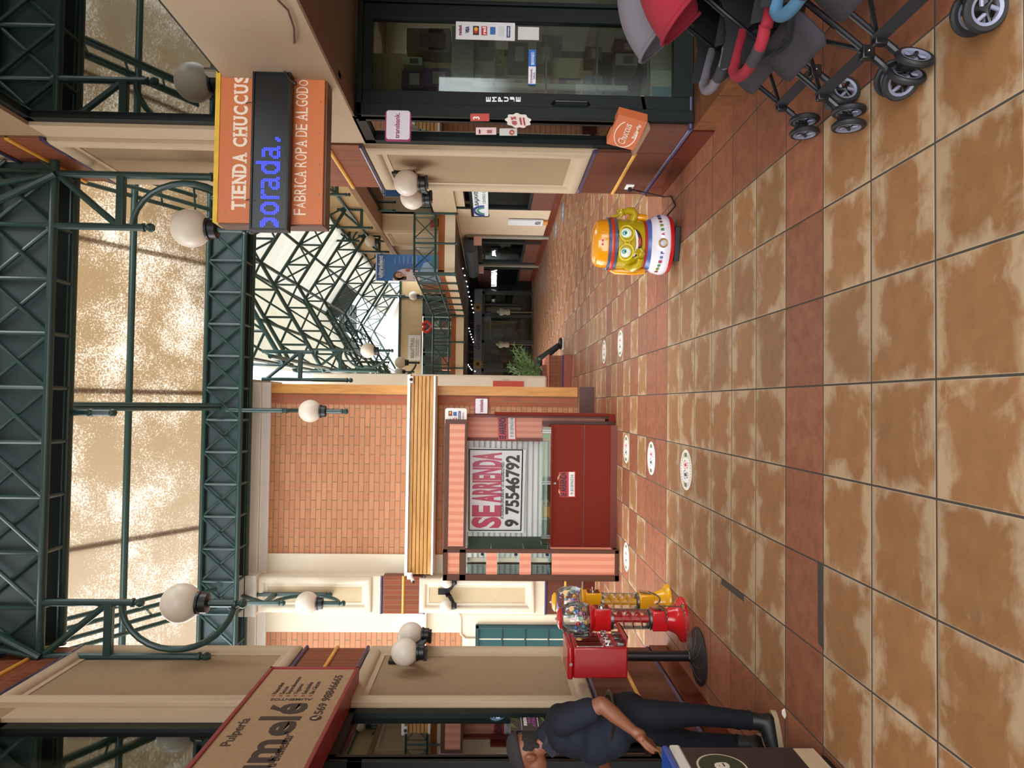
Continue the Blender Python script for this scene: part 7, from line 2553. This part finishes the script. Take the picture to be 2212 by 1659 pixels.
# clothes shop at the far end, facing the hall
YC = 28.4
a2, b2 = aY(1042, 830, YC), aY(1028, 624, YC)
fs = thing('clothes_shop_sign', 'dark grey clothes shop fascia with black script at the far end', 'sign', aY(1035, 720, YC))
zt_ = aY(1024, 700, YC).z
zb2 = aY(1041, 700, YC).z
part('board', MB().box((a2.x, YC, zb2), (b2.x, YC + .1, zt_)), mat('4b4c55', 0.5), fs)
p_ = aY(1034, 755, YC - .01)
m = MB().text('Girasoles', (p_.x, YC - .01, zb2 + .06), X_, Z_, aY(1034, 701, YC).x - p_.x, zt_ - zb2 - .1, weight=0.02, shear=.3)
part('script', m, mat('17151a', 0.5), fs)
for y in (664, 786):
    c0 = aY(1032, y, YC - .01)
    fl = MB()
    for k in range(12):
        a = 2 * pi * k / 12
        fl.disc(c0 + V((cos(a) * .13, 0, sin(a) * .13)), V((cos(a), 0, sin(a))) * .08, V((-sin(a), 0, cos(a))) * .03, 8)
    part('sunflower_petals', fl, mat('7a6020', 0.6), fs)
    part('sunflower_heart', MB().disc(c0 + V((0, -.004, 0)), X_ * .08, Z_ * .08, 14), mat('1c120a', 0.7), fs)
fr = MB()
for y in (633, 682, 738, 800):
    c0 = aY(1100, y, YC).x
    fr.box((c0 - .06, YC + .02, .02), (c0 + .06, YC + .1, zb2))
fr.box((a2.x, YC + .02, zb2 - .1), (b2.x, YC + .1, zb2))
window(fr, MB().box((a2.x, YC + .06, .1), (b2.x, YC + .067, zb2)), mat('121512', 0.4), GLASSD)
dresses = [(1062, 1120, 650, 660, '4d4456', 'grey speckled dress at the right of the clothes shop window'), (1105, 1146, 668, 680, '2c241c', 'dark leopard print dress by the shop doorway'),
           (1080, 1126, 693, 700, '2b2636', 'navy patterned dress on the rail in the clothes shop'), (1096, 1128, 704, 716, '6e2a24', 'dark red dress on the rail in the clothes shop'),
           (1100, 1116, 739, 750, '5f4f3c', 'patterned skirt under the white bust in the clothes shop'), (1060, 1080, 776, 796, '3a4a78', 'blue garment at the left of the clothes shop window'),
           (1076, 1096, 752, 770, '6a3038', 'red knitted top at the left of the clothes shop window'), (1084, 1112, 766, 782, '7a2430', 'dark red shiny garment beside the plant'), (1062, 1078, 752, 764, '9a9484', 'pale cream top at the left of the clothes shop window')]
for x0, x1, y0, y1, c_, lb in dresses:
    p1, p2 = aY(x1, y1, YC - .05), aY(x0, y0, YC - .05)
    w_, h_ = p2.x - p1.x, p2.z - p1.z
    t = thing('garment', lb, 'clothes', ((p1.x + p2.x) / 2, YC + .3, p1.z), 'clothes in the far shop')
    cx2 = (p1.x + p2.x) / 2
    m = MB()
    rows = []
    for k in range(7):
        f = k / 6
        ww = w_ * (.5 - .18 * sin(pi * f) * .9 + .05 * f)
        rows.append([V((cx2 + ww * cos(a), YC + .32 + .09 * sin(a), p1.z + h_ * f)) for a in (2 * pi * j / 14 for j in range(15))])
    part('cloth', m.grid(rows), mat(c_, 0.9, grain=0.5, gscale=14), t)
    part('hanger', MB().tube([(cx2 - w_ * .3, YC + .32, p2.z), (cx2, YC + .32, p2.z + .06), (cx2 + w_ * .3, YC + .32, p2.z)], .012, 6).tube([(cx2, YC + .32, p2.z + .06), (cx2, YC + .32, FZ)], .004, 5), mat('8a8a88', 0.4), t)
for x, y, lb in ((1090, 674, 'cream dress form bust by the right side of the shop doorway'), (1088, 744, 'cream dress form bust by the left side of the shop doorway')):
    p_ = aY(x, y, YC - .25)
    t = thing('dress_form', lb, 'mannequin', (p_.x, YC - .25, .02))
    part('bust', MB().lathe([(.11, -.22), (.13, -.12), (.10, -.02), (.15, .10), (.15, .18), (.06, .24), (.045, .3), (.01, .32)], p_, 18), mat('8f8672', 0.8), t)
    part('stand', MB().tube([(p_.x, YC - .25, .02), p_ - Z_ * .2], .018, 8).lathe([(.16, .02), (.15, .04), (.03, .06)], (p_.x, YC - .25, 0), 16), mat('5a4020', 0.5), t)
rk = thing('clothes_rail', 'white topped clothes rail with pale garments inside the shop doorway', 'rack', aY(1130, 712, YC + .5))
p1, p2 = aY(1060, 736, YC + .5), aY(1056, 688, YC + .5)
part('top_shelf', MB().box((p1.x, YC + .5, p1.z), (p2.x, YC + .8, p1.z + .04)), mat('b0b4b8', 0.4), rk)
part('post', MB().box((p1.x, YC + .6, .02), (p1.x + .04, YC + .64, p1.z)), mat('55504a', 0.5), rk)
part('post', MB().box((p2.x - .04, YC + .6, .02), (p2.x, YC + .64, p1.z)), mat('55504a', 0.5), rk)
for k in range(7):
    x = p1.x + .1 + .12 * k
    part('pale_garment', MB().box((x, YC + .55, p1.z - .55), (x + .035, YC + .85, p1.z - .08)), mat('a8a8a4' if k % 2 else '3a3840', 0.9), rk)

# ---------------------------------------------------------------- strings of white bulbs under the gallery
t_ = NT('lit white bulb')
t_.bsdf(lin('f4f8ff'), 0.3, emis=(.93, .97, 1, 1), estr=5.0)
BULB = t_.m
strings = [([(1000, 580), (1004, 595), (1007.5, 608), (1010, 619), (1012, 631), (1014, 641), (1018, 650), (1019, 658), (1021, 666), (1023, 675)], 'right string of white bulbs under the gallery edge'),
           ([(1013, 709), (1015, 716), (1017, 722), (1018.5, 728), (1021, 733), (1022.5, 739)], 'middle string of white bulbs under the gallery by the clothes shop'),
           ([(1011.5, 788), (1014, 792), (1016.5, 796), (1019, 799), (1026, 802)], 'left string of white bulbs under the gallery near the planter')]
for pts_, lb in strings:
    P3 = [aZ(x, y, 2.58) for x, y in pts_]
    P3 = [V((p_.x, min(max(p_.y, 18.6), 28.2), 2.58)) for p_ in P3]
    P3 = [aY(x, y, q_.y) for (x, y), q_ in zip(pts_, P3)]
    t = thing('string_light', lb, 'lights', P3[0], 'bulb strings under the gallery')
    part('wire', MB().tube([p_ + Z_ * .05 for p_ in P3], .006, 5), BLACK, t)
    for p_ in P3:
        part('bulb', MB().ball(p_, .02, 10, 7), BULB, t)
